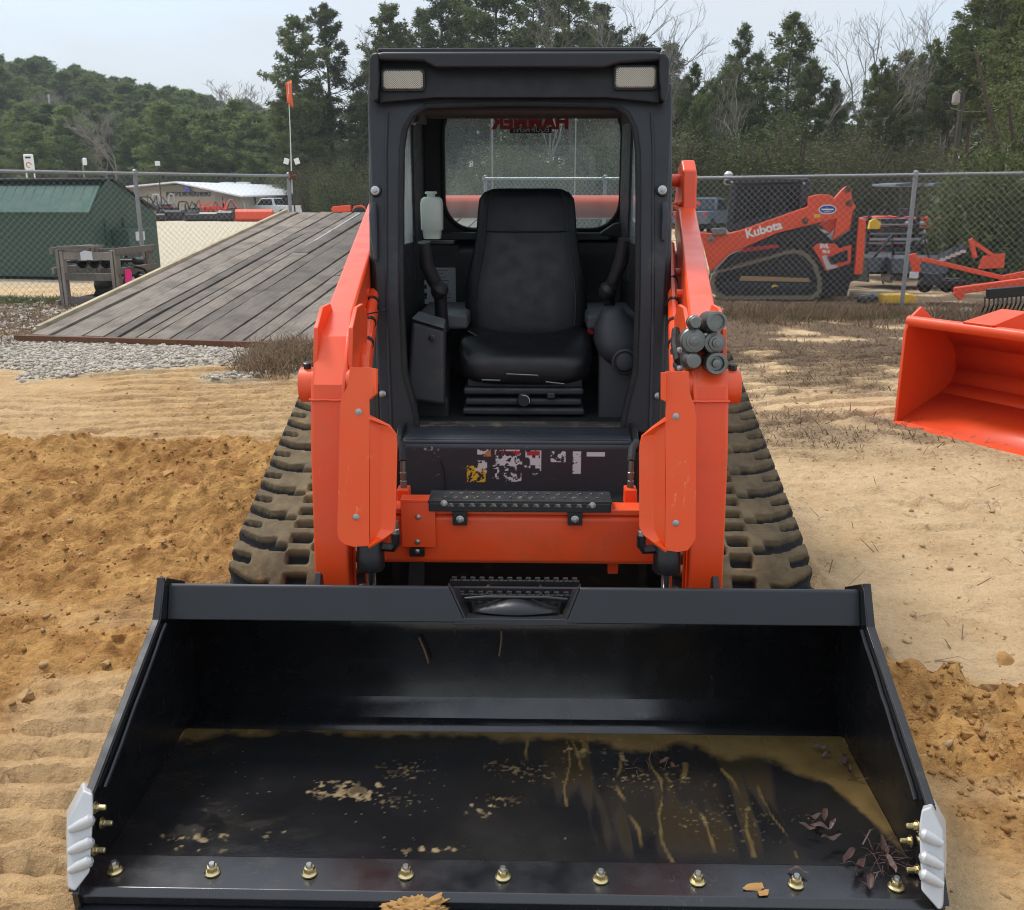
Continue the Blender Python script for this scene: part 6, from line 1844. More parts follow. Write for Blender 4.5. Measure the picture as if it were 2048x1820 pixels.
M["panelprint"] = print_mat("panel_with_labels", (0.026, 0.034, 0.040), 0.40)
vv = np.stack([GXp, GYp, GZp], -1).reshape(-1, 3)
ii = np.arange(len(vv)).reshape(gzn + 1, gxn + 1)
me = np_mesh("front_panel", vv, np.stack([ii[:-1, :-1], ii[:-1, 1:], ii[1:, 1:], ii[1:, :-1]], -1).reshape(-1, 4), M["panelprint"], 4, smooth=True, colors=np.concatenate([colr.reshape(-1, 3), mk.reshape(-1, 1)], 1))
fp = link("front_panel", me, ldr)
MB().box((0.0, 1.415, 0.598), (0.742, 0.12, 0.19)).build("panel_box", M["navy"], ldr, bev=0.01)
MB().box((0.0, 1.475, 0.688), (0.75, 0.17, 0.02)).build("panel_shelf", M["navy"], ldr, bev=0.004)
for s_ in (-1, 1): MB().prism([(1.34, 0.50), (1.34, 0.685), (1.40, 0.72), (1.5, 0.72), (1.5, 0.5)], 'x', s_ * 0.373 - (0.02 if s_ < 0 else 0), s_ * 0.373 + (0.02 if s_ > 0 else 0)).build("panel_end", M["black"], ldr, bev=0.004)
# crack-like scratch wire on the panel
MB().tube([L(880, 920, 1.345), L(888, 940, 1.345), L(890, 965, 1.345), L(889, 985, 1.345)], 0.0018, 5).build("loose_wire", M["black"], ldr)
MB().tube([L(735, 628, 1.1), L(765, 622, 1.3), L(776, 618, 1.45)], 0.0022, 5).build("loose_wire", M["black"], ldr)

# ------------------------------------------------------------------ cab
def cabp(px, py, dy=0.0):
    y = 1.6
    for _ in range(8):
        q = L(px, py, y); y = 1.52 + (q.z - 0.686) * 0.236 + dy
    return L(px, py, y)


prs = [((758, 872), (838, 866)), ((756, 815), (829, 815)), ((752, 740), (810, 745)), ((748, 600), (803, 600)), ((742, 400), (803, 400)), ((739, 310), (804, 300)), ((737, 265), (810, 258)), ((735, 225), (826, 230)), ((735, 165), (852, 213)),
       ((1000, 140), (1000, 208)), ((1080, 140), (1080, 208)),
       ((1345, 165), (1230, 212)), ((1345, 225), (1255, 228)), ((1343, 265), (1269, 256)), ((1341, 310), (1275, 300)), ((1338, 400), (1276, 400)), ((1333, 600), (1275, 600)), ((1329, 740), (1270, 745)), ((1322, 815), (1252, 815)), ((1319, 872), (1243, 866))]
fo = [cabp(*a) for a, b in prs]; fi = [cabp(*b) for a, b in prs]
bk = Vector((0, 0.10, 0))
mb = MB(); n = len(prs)
vs = fo + fi + [p + bk for p in fo] + [p + bk * 0.9 for p in fi]
fs = []
for i in range(n - 1):
    fs += [(i, i + 1, n + i + 1, n + i), (2 * n + i + 1, 2 * n + i, 3 * n + i, 3 * n + i + 1), (i + 1, i, 2 * n + i, 2 * n + i + 1), (n + i, n + i + 1, 3 * n + i + 1, 3 * n + i)]
fs += [(0, n, 3 * n, 2 * n), (2 * n - 1, n - 1, 3 * n - 1, 4 * n - 1)]
mb.add(vs, fs)
cab = mb.build("cab_frame", M["cabgrey"], ldr, smooth=30, bev=0.012, seg=3)
MB().tube([p + Vector((0, -0.004, 0)) for p in fi], 0.0095, 8).build("door_seal", M["rubber"], cab)
# outer corner tubes of the front posts
for s_, line in ((-1, [(752, 872), (751, 700), (749, 450), (747, 230), (748, 150)]), (1, [(1325, 872), (1329, 700), (1332, 450), (1333, 230), (1331, 150)])):
    MB().tube([cabp(*p) + Vector((0, 0.045, 0)) for p in line], 0.025, 14).build("corner_tube", M["cabgrey"], cab)
for p in ((750, 381), (1325, 380)):
    q = cabp(*p, -0.012); bolt(cab, q, (0, -1, 0.2), 0.015)
    MB().lathe([(0.022, 0), (0.020, 0.006)], q + Vector((0, 0.008, 0)), (0, -1, 0.2), 16).build("bolt_boss", M["cabgrey"], cab)
for pts in (((748, 405), (746, 430), (748, 470), (752, 520)), ((1328, 405), (1331, 425), (1329, 460), (1326, 480))):
    MB().tube([cabp(*p, -0.02) for p in pts], [0.010, 0.014, 0.013, 0.006], 10).build("grab_handle", M["navy"], cab)
for p in ((765, 788), (1316, 792)): bolt(cab, cabp(*p, -0.01), (0, -1, 0.1), 0.012, name="hinge_bolt")
for line in ([(783, 862), (778, 740), (773, 600), (772, 300), (775, 225)], [(1300, 864), (1303, 740), (1306, 600), (1307, 300), (1303, 225)]):
    MB().tube([cabp(*p, -0.002) for p in line], 0.0055, 6).build("post_bead", M["cabgrey"], cab)
# sill
a, b = cabp(832, 856), cabp(1248, 858)
M["sillwear"] = paint("worn_sill", (0.03, 0.028, 0.026), 0.6, var=0.3, dirt=(0.24, 0.18, 0.10), dirt_amt=0.35, dirt_scale=25)
MB().bar(a + Vector((0, 0.03, 0)), b + Vector((0, 0.03, 0)), 0.07, 0.022).build("door_sill", M["sillwear"], cab, bev=0.003)
# roof
top = lambda px, py: L(px, py, 1.72)
vis = [(750, 107), (765, 103), (1310, 102), (1328, 106), (1330, 121), (1240, 127), (1210, 137), (870, 137), (846, 123), (752, 121)]
mb = MB(); mb.slab([top(*p) for p in vis], (0, 0.16, 0.012)); roof = mb.build("roof", M["cabgrey"], cab, bev=0.012, seg=3)
za = top(760, 104).z
MB().hull8([(-0.485, 1.80, za - 0.05), (0.49, 1.80, za - 0.05), (0.47, 2.95, za - 0.06), (-0.46, 2.95, za - 0.06), (-0.475, 1.80, za + 0.004), (0.48, 1.80, za + 0.004), (0.45, 2.95, za + 0.0), (-0.44, 2.95, za + 0.0)]).build("roof_shell", M["cabgrey"], roof, bev=0.02, seg=3)
MB().box((0.0, 1.76, za + 0.008), (0.93, 0.05, 0.012)).build("roof_lip", M["cabgrey"], roof, bev=0.004)
for pts in ([(737, 116), (744, 106), (757, 104), (758, 150), (756, 200), (747, 205), (738, 180)], [(1319, 104), (1332, 106), (1340, 118), (1338, 180), (1331, 205), (1322, 200), (1319, 150)]):
    MB().slab([L(p[0], p[1], 1.71) for p in pts], (0, 0.18, 0)).build("roof_end", M["cabgrey"], roof, bev=0.010, seg=3)
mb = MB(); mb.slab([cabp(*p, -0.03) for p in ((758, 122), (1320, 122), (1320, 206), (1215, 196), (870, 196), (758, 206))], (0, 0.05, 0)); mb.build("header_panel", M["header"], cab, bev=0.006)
for (x0, y0, x1, y1) in ((766, 141, 845, 178), (1231, 134, 1312, 175)):
    a, b = L(x0, y1, 1.735), L(x1, y0, 1.735)
    cxx, czz, hw, hh = (a.x + b.x) / 2, (a.z + b.z) / 2, (b.x - a.x) / 2, (b.z - a.z) / 2
    def rr_(hw, hh, r, y, k=5):
        out = []
        for cx0, cz0, a0 in ((hw - r, hh - r, 0), (-hw + r, hh - r, 90), (-hw + r, -hh + r, 180), (hw - r, -hh + r, 270)):
            for j in range(k + 1):
                t = math.radians(a0 + 90 * j / k); out.append(Vector((cxx + cx0 + r * math.cos(t), y, czz + cz0 + r * math.sin(t))))
        return out
    mb = MB(); loft(mb, [rr_(hw + 0.006, hh + 0.006, 0.014, 1.742), rr_(hw + 0.007, hh + 0.007, 0.014, 1.75), rr_(hw * 0.9, hh * 0.9, 0.012, 1.83)]); hl = mb.build("headlight", M["plastic"], roof)
    mb = MB(); loft(mb, [rr_(hw * 0.93, hh * 0.9, 0.010, 1.733), rr_(hw, hh, 0.012, 1.737), rr_(hw, hh, 0.012, 1.745)]); mb.build("lens", M["lens"], hl)
# rear wall with window
ra0, rb0 = L(884, 236, 2.75), L(1240, 460, 2.75)
rcx, rcz, rhw, rhh = (ra0.x + rb0.x) / 2, (ra0.z + rb0.z) / 2 + 0.05, (rb0.x - ra0.x) / 2, (ra0.z - rb0.z) / 2 + 0.05
inn = []; out = []
for cx0, cz0, a0 in ((1, 1, 0), (-1, 1, 90), (-1, -1, 180), (1, -1, 270)):
    r = 0.13 if cz0 < 0 else 0.17
    for j in range(9):
        t = math.radians(a0 + 90 * j / 8)
        p = Vector((rcx + cx0 * (rhw - r) + r * math.cos(t), 2.75, rcz + cz0 * (rhh - r) + r * math.sin(t))); inn.append(p)
        d = Vector((p.x - rcx, 0, p.z - rcz))
        k = min((0.52 / abs(d.x)) if abs(d.x) > 1e-6 else 9, ((1.88 - rcz) / d.z if d.z > 0 else (0.66 - rcz) / d.z) if abs(d.z) > 1e-6 else 9)
        out.append(Vector((rcx + d.x * k, 2.75, rcz + d.z * k)))
mb = MB(); n = len(inn)
mb.add(out + inn + [p + Vector((0, 0.04, 0)) for p in inn], [(i, (i + 1) % n, n + (i + 1) % n, n + i) for i in range(n)] + [(n + i, n + (i + 1) % n, 2 * n + (i + 1) % n, 2 * n + i) for i in range(n)])
mb.build("rear_wall", M["plastic"], cab)
gp_ = [Vector((rcx + (p.x - rcx) * 1.02, 2.78, rcz + (p.z - rcz) * 1.02)) for p in inn]
rw = MB().add(gp_, [tuple(range(n))]).build("rear_window", M["glass"], cab, smooth=0)
MB().tube([Vector((p.x, 2.745, p.z)) for p in inn] + [Vector((inn[0].x, 2.745, inn[0].z))], 0.011, 8, cap=False).build("window_seal", M["rubber"], cab)
a, b = L(990, 240, 2.772), L(1133, 240, 2.772)
put_text("HAMMER", 0.082, M["red"], rw, ((a.x + b.x) / 2, 2.772, L(1060, 245, 2.772).z), (1, 0, 0), (0, 0, 1), 0.004, mirror=True, extrude=0.0005)
a, b = L(1020, 253, 2.774), L(1103, 266, 2.774)
MB().box(((a.x + b.x) / 2, 2.774, (a.z + b.z) / 2), (b.x - a.x, 0.001, a.z - b.z)).build("name_plate", M["ink"], rw)
put_text("EQUIPMENT", 0.030, M["paper"], rw, ((a.x + b.x) / 2, 2.772, (a.z + b.z) / 2), (1, 0, 0), (0, 0, 1), 0.0003, mirror=True, extrude=0.0004)
# side walls: lower panels, glazing, rear pillars, roof rails
for s_ in (-1, 1):
    MB().box((s_ * 0.455, 2.2, 0.98), (0.03, 1.05, 0.60)).build("side_panel", M["plastic"], cab, bev=0.006)
    MB().box((s_ * 0.475, 2.33, 1.83), (0.05, 0.86, 0.10)).build("roof_rail", M["plastic"], cab, bev=0.008)
    MB().box((s_ * 0.455, 2.55, 1.50), (0.05, 0.42, 0.78)).build("rear_pillar", M["plastic"], cab, bev=0.01)
    MB().add([(s_ * 0.445, 1.76, 1.27), (s_ * 0.440, 2.36, 1.27), (s_ * 0.440, 2.36, 1.79), (s_ * 0.445, 1.82, 1.79)], [(0, 1, 2, 3)]).build("side_window", M["sideglass"], cab, smooth=0)
    for i in range(9): MB().bar((s_ * 0.475, 1.84 + 0.065 * i, 1.29), (s_ * 0.475, 1.84 + 0.065 * i, 1.78), 0.005, 0.005, (0, 1, 0)).build("guard_bar", M["black"], cab)
MB().box((0.01, 2.2, 0.655), (0.94, 1.1, 0.03)).build("cab_floor", M["plastic"], cab)
MB().box((0.01, 2.3, 1.872), (0.94, 0.95, 0.02)).build("headliner", M["plastic"], cab)
MB().tube([L(838, 246, 1.92), L(842, 224, 1.92), L(860, 221, 1.92), L(1235, 221, 1.92), L(1252, 224, 1.92), L(1258, 246, 1.92)], 0.027, 12).build("safety_bar", M["brownbar"], cab)
for p in ((817, 246), (828, 247), (1253, 246), (1268, 246)): bolt(cab, L(*p, 2.0), (0, -1, 0), 0.006)
# interior
a, b = L(905, 463, 2.70), L(1195, 463, 2.70)
MB().box(((a.x + b.x) / 2, 2.70, a.z - 0.02), (b.x - a.x + 0.1, 0.07, 0.03)).build("rear_shelf", M["dkgreyplastic"], cab, bev=0.004)
MB().slab([L(1195, 470, 2.66), L(1262, 480, 2.66), L(1258, 450, 2.66), L(1245, 444, 2.66), L(1228, 448, 2.66)], (0, 0.08, 0)).build("storage_box", M["plastic"], cab, bev=0.008)
MB().box((0.28, 2.71, 1.15), (0.34, 0.02, 0.22)).build("access_panel", M["dkgreyplastic"], cab, bev=0.01)
MB().box((-0.36, 2.71, 1.22), (0.16, 0.02, 0.06)).build("access_panel", M["dkgreyplastic"], cab, bev=0.01)
a, b = L(845, 535, 2.69), L(912, 608, 2.69)
sh = MB().box(((a.x + b.x) / 2, 2.69, (a.z + b.z) / 2), (b.x - a.x, 0.004, a.z - b.z)).build("instruction_sheet", M["paper"], cab)
for i in range(9):
    w = (b.x - a.x) * RND.uniform(0.3, 0.75); MB().box((a.x + 0.02 + w / 2 + 0.02, 2.6868, a.z - 0.012 - 0.015 * i), (w, 0.001, 0.0022)).build("printed_line", M["ink"], sh)
for i, z in enumerate((0.05, 0.085, 0.12, 0.135)): MB().box((a.x + 0.012, 2.6866, a.z - z), (0.010, 0.001, 0.018 if i in (1, 2) else 0.008)).build("printed_block", M["ink"], sh)


def superring(c, w, h, n=24, e=4.0, axis='z', sag=0.0):
    out = []
    for k in range(n):
        t = 2 * math.pi * k / n; ct, st = math.cos(t), math.sin(t)
        x = math.copysign(abs(ct) ** (2 / e), ct) * w; y = math.copysign(abs(st) ** (2 / e), st) * h
        if axis == 'z': out.append(Vector((c[0] + x, c[1] + y, c[2])))
        else: out.append(Vector((c[0] + x, c[1], c[2] + y + (sag * (abs(x) / max(w, 1e-6)) ** 2 if y > 0 else 0))))
    return out


seat = empty("seat"); seat.parent = ldr
mb = MB(); SXC = 0.021
sec = [(0.86, .20, .035), (0.88, .225, .05), (0.96, .243, .065), (1.05, .248, .07), (1.13, .240, .068), (1.22, .218, .062), (1.30, .203, .055), (1.40, .196, .045), (1.445, .190, .04), (1.470, .172, .034), (1.483, .14, .022), (1.486, .11, .008)]
loft(mb, [superring((SXC, 2.22 + (z - 0.9) * 0.20, z), w, t, 28, 3.6) for z, w, t in sec])
mb.build("backrest", M["vinyl"], seat, smooth=60)
for sg in (-1, 1):
    MB().tube([(SXC + sg * w * 0.80, 2.22 + (z - 0.9) * 0.20 - t * 0.86, z) for z, w, t in sec[2:-2]], 0.0032, 6).build("seam", M["vinyl"], seat)
MB().tube([(SXC + 0.19 * (k / 6 - 1), 2.22 + 0.42 * 0.20 - 0.058 * (1 - (abs(k / 6 - 1)) ** 5 * .5), 1.32) for k in range(13)], 0.003, 6).build("seam", M["vinyl"], seat)
MB().bar((SXC - 0.27, 2.20, 0.83), (SXC - 0.20, 2.02, 0.945), 0.045, 0.004, (0.6, 0, 1)).build("seat_belt", M["black"], seat)
MB().bar((SXC + 0.27, 2.20, 0.83), (SXC + 0.22, 2.06, 0.93), 0.045, 0.004, (-0.6, 0, 1)).build("seat_belt", M["black"], seat)
mb = MB()
loft(mb, [superring((SXC, y, z), w, t, 28, 3.2, 'y', sag) for y, w, z, t, sag in ((1.79, .16, .835, .030, 0), (1.80, .215, .838, .048, .004), (1.84, .240, .845, .058, .012), (1.95, .252, .855, .064, .035), (2.10, .252, .86, .066, .055), (2.24, .235, .865, .06, .06), (2.28, .2, .865, .04, .05))])
mb.build("cushion", M["vinyl"], seat, smooth=60)
for i, (z, w, d) in enumerate(((0.69, .225, .20), (0.725, .215, .19), (0.765, .22, .195))):
    MB().box((SXC - 0.005, 1.99, z), (2 * w, 2 * d, 0.026)).build("suspension_fold", M["dkgreyplastic"], seat, bev=0.01, seg=3)
MB().box((SXC, 1.97, 0.795), (0.42, 0.33, 0.03)).build("seat_rail", M["blackrough"], seat, bev=0.004)
q = L(1048, 798, 1.77); MB().lathe([(0.024, 0), (0.026, 0.01), (0.026, 0.03), (0.021, 0.036)], q, (0.0, -1, 0.05), 20).build("weight_knob", M["black"], seat)
MB().tube([q + Vector((0.021 * math.cos(t * .35 - .3), -0.037, 0.021 * math.sin(t * .35 - .3))) for t in range(7)], 0.0014, 4).build("knob_mark", M["paper"], seat)
q = L(1102, 790, 1.79); MB().box(q, (0.03, 0.03, 0.022)).build("slide_lever", M["dkgreyplastic"], seat, bev=0.005)
for p0, p1 in (((964, 760), (1000, 761)), ((1013, 748), (1076, 751)), ((1092, 764), (1128, 768))):
    a, b = L(*p0, 1.775), L(*p1, 1.775); MB().tube([a + Vector((0, 0.02, -.012)), a, b, b + Vector((0, 0.02, -.012))], 0.003, 6).build("adjust_wire", M["couplersteel"], seat)
q = L(1181, 656, 2.12); MB().box(q, (0.025, 0.03, 0.05)).build("belt_buckle", M["red"], seat, bev=0.004)
# consoles
con = MB(); con.hull8([L(812, 800, 1.74), L(890, 812, 1.74), L(893, 800, 2.15), L(815, 790, 2.15), L(822, 640, 1.78), L(890, 660, 1.78), L(893, 642, 1.92), L(836, 626, 1.92)])
con.build("console", M["dkgreyplastic"], cab, bev=0.016, seg=3)
MB().slab([L(823, 641, 1.775), L(889, 661, 1.775), L(892, 643, 1.91), L(837, 627, 1.91)], (0, -0.002, 0.010)).build("console_top", M["greyplastic"], cab, bev=0.006)
q = L(864, 676, 1.755); MB().lathe([(0.012, 0), (0.013, 0.004), (0.006, 0.006), (0.005, 0.002)], q, (0, -1, 0.15), 14).build("screw_recess", M["black"], cab)
MB().hull8([L(812, 850, 1.80), L(900, 852, 1.80), L(900, 850, 2.3), L(812, 850, 2.3), L(820, 770, 1.80), L(898, 800, 1.80), L(905, 670, 2.3), L(815, 670, 2.3)]).build("console_base", M["plastic"], cab, bev=0.015)
MB().box((-0.30, 2.25, 0.99), (0.20, 0.45, 0.06)).build("armrest", M["greyplastic"], cab, bev=0.015, seg=3)
MB().box((0.355, 2.25, 0.99), (0.20, 0.45, 0.06)).build("armrest", M["greyplastic"], cab, bev=0.015, seg=3)
MB().hull8([L(1195, 850, 1.80), L(1268, 850, 1.80), L(1268, 850, 2.3), L(1195, 850, 2.3), L(1198, 690, 1.84), L(1272, 690, 1.80), L(1272, 640, 2.3), L(1195, 640, 2.3)]).build("console_base", M["dkgreyplastic"], cab, bev=0.015)
# soft boot round the right lever
mb = MB(); bx = L(1232, 640, 1.88)
loft(mb, [superring((bx.x + dx, 1.88 + dy, z), w, d, 20, 2.6) for z, w, d, dx, dy in ((0.865, .055, .05, .025, -.03), (0.90, .085, .075, .02, -.03), (0.95, .092, .085, .01, -.015), (1.00, .078, .075, 0, 0), (1.04, .05, .055, -.01, 0), (1.065, .036, .04, -.012, 0.0))])
mb.build("lever_boot", M["dkgreyplastic"], cab, smooth=60)
q = L(1250, 724, 1.78); MB().lathe([(0.045, 0), (0.048, 0.008), (0.040, 0.014), (0.036, 0.010), (0.030, 0.022), (0.026, 0.024)], q, (-0.1, -1, 0.1), 22).build("round_cap", M["dkgreyplastic"], cab)
for pts, rad, ball in (([(848, 484), (853, 530), (868, 562), (880, 580), (882, 615), (884, 660)], [.024, .027, .026, .026, .024, .028], (879, 580)), ([(1249, 478), (1243, 520), (1228, 560), (1217, 580), (1219, 610), (1222, 640)], [.022, .026, .024, .026, .020, .026], (1215, 582))):
    js = MB(); js.tube([L(*p, 1.90 + 0.02 * i) for i, p in enumerate(pts)], rad, 14); jo = js.build("joystick", M["plastic"], cab, smooth=60)
    q = L(*ball, 1.93); MB().lathe([(0.005, -0.032), (0.022, -0.027), (0.032, -0.01), (0.033, 0.01), (0.022, 0.027), (0.005, 0.033)], q, (0.35, -0.3, 0.6), 16).build("knuckle", M["plastic"], jo)
# washer bottle
q = L(864, 434, 2.1); mb = MB()
loft(mb, [superring((q.x, 2.1, q.z + z), w, d, 20, 4.5) for z, w, d in ((-0.082, .026, .025), (-0.080, .032, .03), (-0.05, .036, .034), (-0.046, .041, .038), (0.05, .042, .04), (0.066, .038, .036), (0.074, .028, .028))])
bo = mb.build("washer_bottle", M["bottle"], cab, smooth=50)
MB().lathe([(0.014, 0), (0.016, 0.004), (0.016, 0.012), (0.023, 0.013), (0.023, 0.02), (0.018, 0.022)], (q.x - 0.002, 2.1, q.z + 0.072), (0, 0, 1), 16).build("bottle_cap", M["bottle"], bo)
MB().box((q.x + 0.03, 2.14, q.z - 0.095), (0.10, 0.05, 0.012)).build("bottle_bracket", M["dkgreyplastic"], cab, bev=0.003)

# ------------------------------------------------------------------ hydraulic couplers on the right arm
cb0 = L(1410, 690, 0.86)
blk = MB().box((cb0.x, 0.90, cb0.z), (0.07, 0.05, 0.10)).build("coupler_block", M["blackrough"], ldr, bev=0.006)
for (px, py, r, ln, st) in ((1392, 645, .019, .05, 0), (1434, 643, .027, .10, 1), (1390, 682, .033, .085, 2), (1434, 686, .030, .09, 2), (1388, 722, .025, .075, 0), (1434, 727, .029, .09, 3)):
    tip = L(px, py, 0.79); ax = Vector((0.05 if px > 1410 else -0.02, -1, 0.12)).normalized(); b0 = tip - ax * ln
    if st == 1: pf = [(r * 0.9, 0), (r, 0.004), (r, ln * .8), (r * 0.93, ln * .86), (r * 0.93, ln), (r * 0.72, ln + .001), (r * 0.70, ln - .008), (r * .1, ln - .008)]
    elif st == 2: pf = [(r * 0.8, 0), (r, 0.004), (r, ln * .55), (r * 0.9, ln * .6), (r * 0.9, ln * .78), (r * 0.62, ln * .8), (r * 0.62, ln * .95), (r * 0.42, ln * .96), (r * 0.40, ln * 1.08), (r * 0.22, ln * 1.1), (r * .2, ln * 1.12)]
    elif st == 3: pf = [(r * 0.9, 0), (r, 0.004), (r, ln * .95), (r * 0.93, ln), (r * 0.68, ln), (r * 0.62, ln - .012), (r * 0.4, ln - .012), (r * 0.36, ln - .002), (r * .15, ln)]
    else: pf = [(r * 0.9, 0), (r, 0.004), (r, ln * .5), (r * 0.9, ln * .55), (r * 0.9, ln * .85), (r * 0.7, ln), (r * .3, ln * 1.01)]
    MB().lathe(pf, b0, ax, 24).build("hydraulic_coupler", M["couplersteel"], blk)
MB().bar(L(1366, 700, 0.86), L(1367, 740, 0.86), 0.012, 0.03, (0, 1, 0)).build("coupler_bracket", M["couplersteel"], blk, bev=0.002)
for p in ((1359, 700), (1359, 737)): bolt(blk, L(*p, 0.85), (-0.6, -1, 0), 0.008)
MB().tube([L(1352, 660, 1.0), L(1350, 690, .95), L(1356, 720, .9), L(1372, 735, .9)], 0.012, 8).build("hose", M["rubber"], blk)
MB().tube([L(1348, 700, 1.0), L(1352, 730, .95), L(1366, 745, .9)], 0.011, 8).build("hose", M["rubber"], blk)
tag(ldr, "orange and charcoal compact track loader facing the camera with an open cab", "track loader")

# ================================================================== FRONT BUCKET
bkt = empty("loader_bucket", LF.o, LF.yaw)
HW = 0.868
M["bktblack"] = paint("black_bucket_paint", (0.0075, 0.0075, 0.0085), 0.24, var=0.2, scale=5, bump=0.05, chips=(0.03, 0.03, 0.033), spec=0.75, scratch=(0.06, 0.06, 0.06))
M["bktrail"] = paint("bucket_rail_paint", (0.015, 0.016, 0.019), 0.40, var=0.12, scale=5)


def floor_mat():
    m, t, b = nodes("bucket_floor_paint")
    at = t.nodes.new("ShaderNodeAttribute"); at.attribute_name = "Col"
    sep = t.nodes.new("ShaderNodeSeparateColor"); t.links.new(at.outputs["Color"], sep.inputs["Color"])
    n1 = nnoise(t, 9, 6, 0.65); n2 = nnoise(t, 120, 4, 0.6)
    base = nmix(t, n1, (0.006, 0.006, 0.0065), (0.013, 0.013, 0.014))
    film = nmix(t, sep.outputs["Blue"], base, (0.026, 0.018, 0.009))
    mud = nmix(t, nramp(t, n1, [(0.3, 0.0), (0.7, 1.0)]), (0.085, 0.055, 0.019), (0.15, 0.10, 0.036))
    c = nmix(t, sep.outputs["Green"], film, mud)
    sandc = nmix(t, n2, (0.19, 0.125, 0.055), (0.37, 0.265, 0.135))
    c = nmix(t, sep.outputs["Red"], c, sandc)
    t.links.new(c, b.inputs["Base Color"])
    mxr = t.nodes.new("ShaderNodeMath"); mxr.operation = 'MAXIMUM'; t.links.new(sep.outputs["Red"], mxr.inputs[0]); t.links.new(sep.outputs["Blue"], mxr.inputs[1])
    rg = nmix(t, mxr.outputs[0], nmix(t, nramp(t, n1, [(0.3, 0.0), (0.7, 1.0)]), (0.10, 0.10, 0.10), (0.22, 0.22, 0.22)), (0.8, 0.8, 0.8))
    t.links.new(rg, b.inputs["Roughness"])
    sp_ = t.nodes.new("ShaderNodeMapRange"); sp_.inputs["To Min"].default_value = 0.28; sp_.inputs["To Max"].default_value = 0.02; t.links.new(sep.outputs["Blue"], sp_.inputs["Value"]); t.links.new(sp_.outputs["Result"], b.inputs["Specular IOR Level"])
    nbump(t, b, n2, 0.12, 0.002)
    return m


M["floor"] = floor_mat()


def floor_z(y): return 0.083 + 0.012 * np.clip((y - 0.1) / 0.5, 0, 1)


nx_, ny_ = 430, 150
fx = np.linspace(-HW + 0.008, HW - 0.008, nx_ + 1); fy = np.linspace(0.095, 0.602, ny_ + 1)
FX, FY = np.meshgrid(fx, fy)
bump_ = 0.0025 * (N1.fbm(FX * 3, FY * 3, 2) - 0.5)
FZ = floor_z(FY) + bump_
# muddy water line along the back, widening to the right and running forward along the right side
tb = np.interp(FX, [-.87, -.75, -.6, -.4, -.15, 0.1, .3, .5, .66, .76, .82, .87], [.045, .018, .008, .020, .030, .052, .060, .075, .105, .20, .34, .46])
wn = N2.fbm(FX * 9, FY * 9, 4) - 0.5
g_mud = sstep(-0.016, 0.024, FY - (0.600 - tb) + 0.09 * wn + 0.03 * (N3.fbm(FX * 40, FY * 40, 3) - .5))
g_mud *= 1 - 0.75 * sstep(0.02, 0.05, FX - 0.70) * sstep(0.40, 0.2, FY) * sstep(-.1, .1, wn)
# drips running to the lip
for x0, y0, y1, w in ((0.135, .30, .57, .006), (0.165, .44, .57, .010), (0.05, .46, .57, .008), (0.27, .13, .52, .014), (0.345, .12, .5, .010), (0.20, .5, .57, .02), (0.43, .15, .48, .016), (0.53, .14, .46, .011), (0.60, .14, .42, .007)):
    cx = x0 + 0.012 * np.sin(FY * 17 + x0 * 40) + 0.03 * (0.55 - FY)
    d = np.abs(FX - cx + 0.010 * (N3(FX * 25 + x0 * 50, FY * 22) - .5)) / (w * 0.4 * (0.25 + 1.3 * N1(FX * 30, FY * 24 + x0 * 90)))
    g_mud = np.maximum(g_mud, (1 - sstep(0.6, 1.1, d)) * (FY > y0) * (FY < y1) * (0.75 * sstep(0.25, 0.6, N3(FX * 26, FY * 20))))
sp1 = N3.fbm(FX * 60, FY * 60, 3, 0.6); sp2 = N1.fbm(FX * 140, FY * 140, 2)
r_sand = np.zeros_like(FX)
b_film = 0.30 * sstep(0.45, 0.7, N1.fbm(FX * 2.3 + 5, FY * 3.1, 4)) + 0.45 * sstep(0.05, 0.3, FX) * sstep(0.4, 0.7, N2.fbm(FX * 7, FY * 3, 4)) * (FX < 0.65) + 0.7 * sstep(0.35, 0.6, N3.fbm(FX * 30, FY * 30, 3)) * np.exp(-(((FX + 0.70) / .09) ** 2 + ((FY - .22) / .05) ** 2))


def splash(px, py, rx, ry, thr, amp=1.0, n_=None):
    global r_sand
    q = LF.z(px, py, 0.088)
    d = ((FX - q.x) / rx) ** 2 + ((FY - q.y) / ry) ** 2
    n_ = sp1 if n_ is None else n_
    thr += 0.05; r_sand = np.maximum(r_sand, amp * sstep(thr, thr + 0.12, n_ + 0.30 * (np.exp(-d) - 0.75)) * (d < 2.2))


splash(690, 1588, .070, .020, 0.37); splash(700, 1578, .085, .022, 0.45)
splash(375, 1672, .050, .014, 0.42); splash(460, 1668, .11, .018, 0.52); splash(540, 1663, .03, .008, 0.42); splash(400, 1695, .10, .014, 0.58)
splash(810, 1540, .052, .035, 0.47, .45, sp2); splash(1020, 1540, .052, .026, 0.46, .5, sp2); splash(795, 1600, .05, .03, 0.50, .4, sp2)
splash(985, 1620, .06, .030, 0.50); splash(1010, 1600, .05, .02, 0.5, .6, sp2); splash(840, 1697, .050, .010, 0.42); splash(910, 1690, .04, .02, 0.52, .7)
splash(1180, 1510, .12, .04, 0.56, .8); splash(1300, 1560, .2, .07, 0.64, .6, sp2); splash(1450, 1640, .2, .1, 0.66, .4, sp2); splash(1060, 1550, .12, .05, 0.64, .6, sp2)
r_sand = np.maximum(r_sand, 0.45 * (sp2 > 0.87) * (N1.fbm(FX * 3 + 2, FY * 3, 3) > 0.52))
stk = N2.fbm(FX * 16 + 0.6 * FY, FY * 1.8, 4, 0.6)
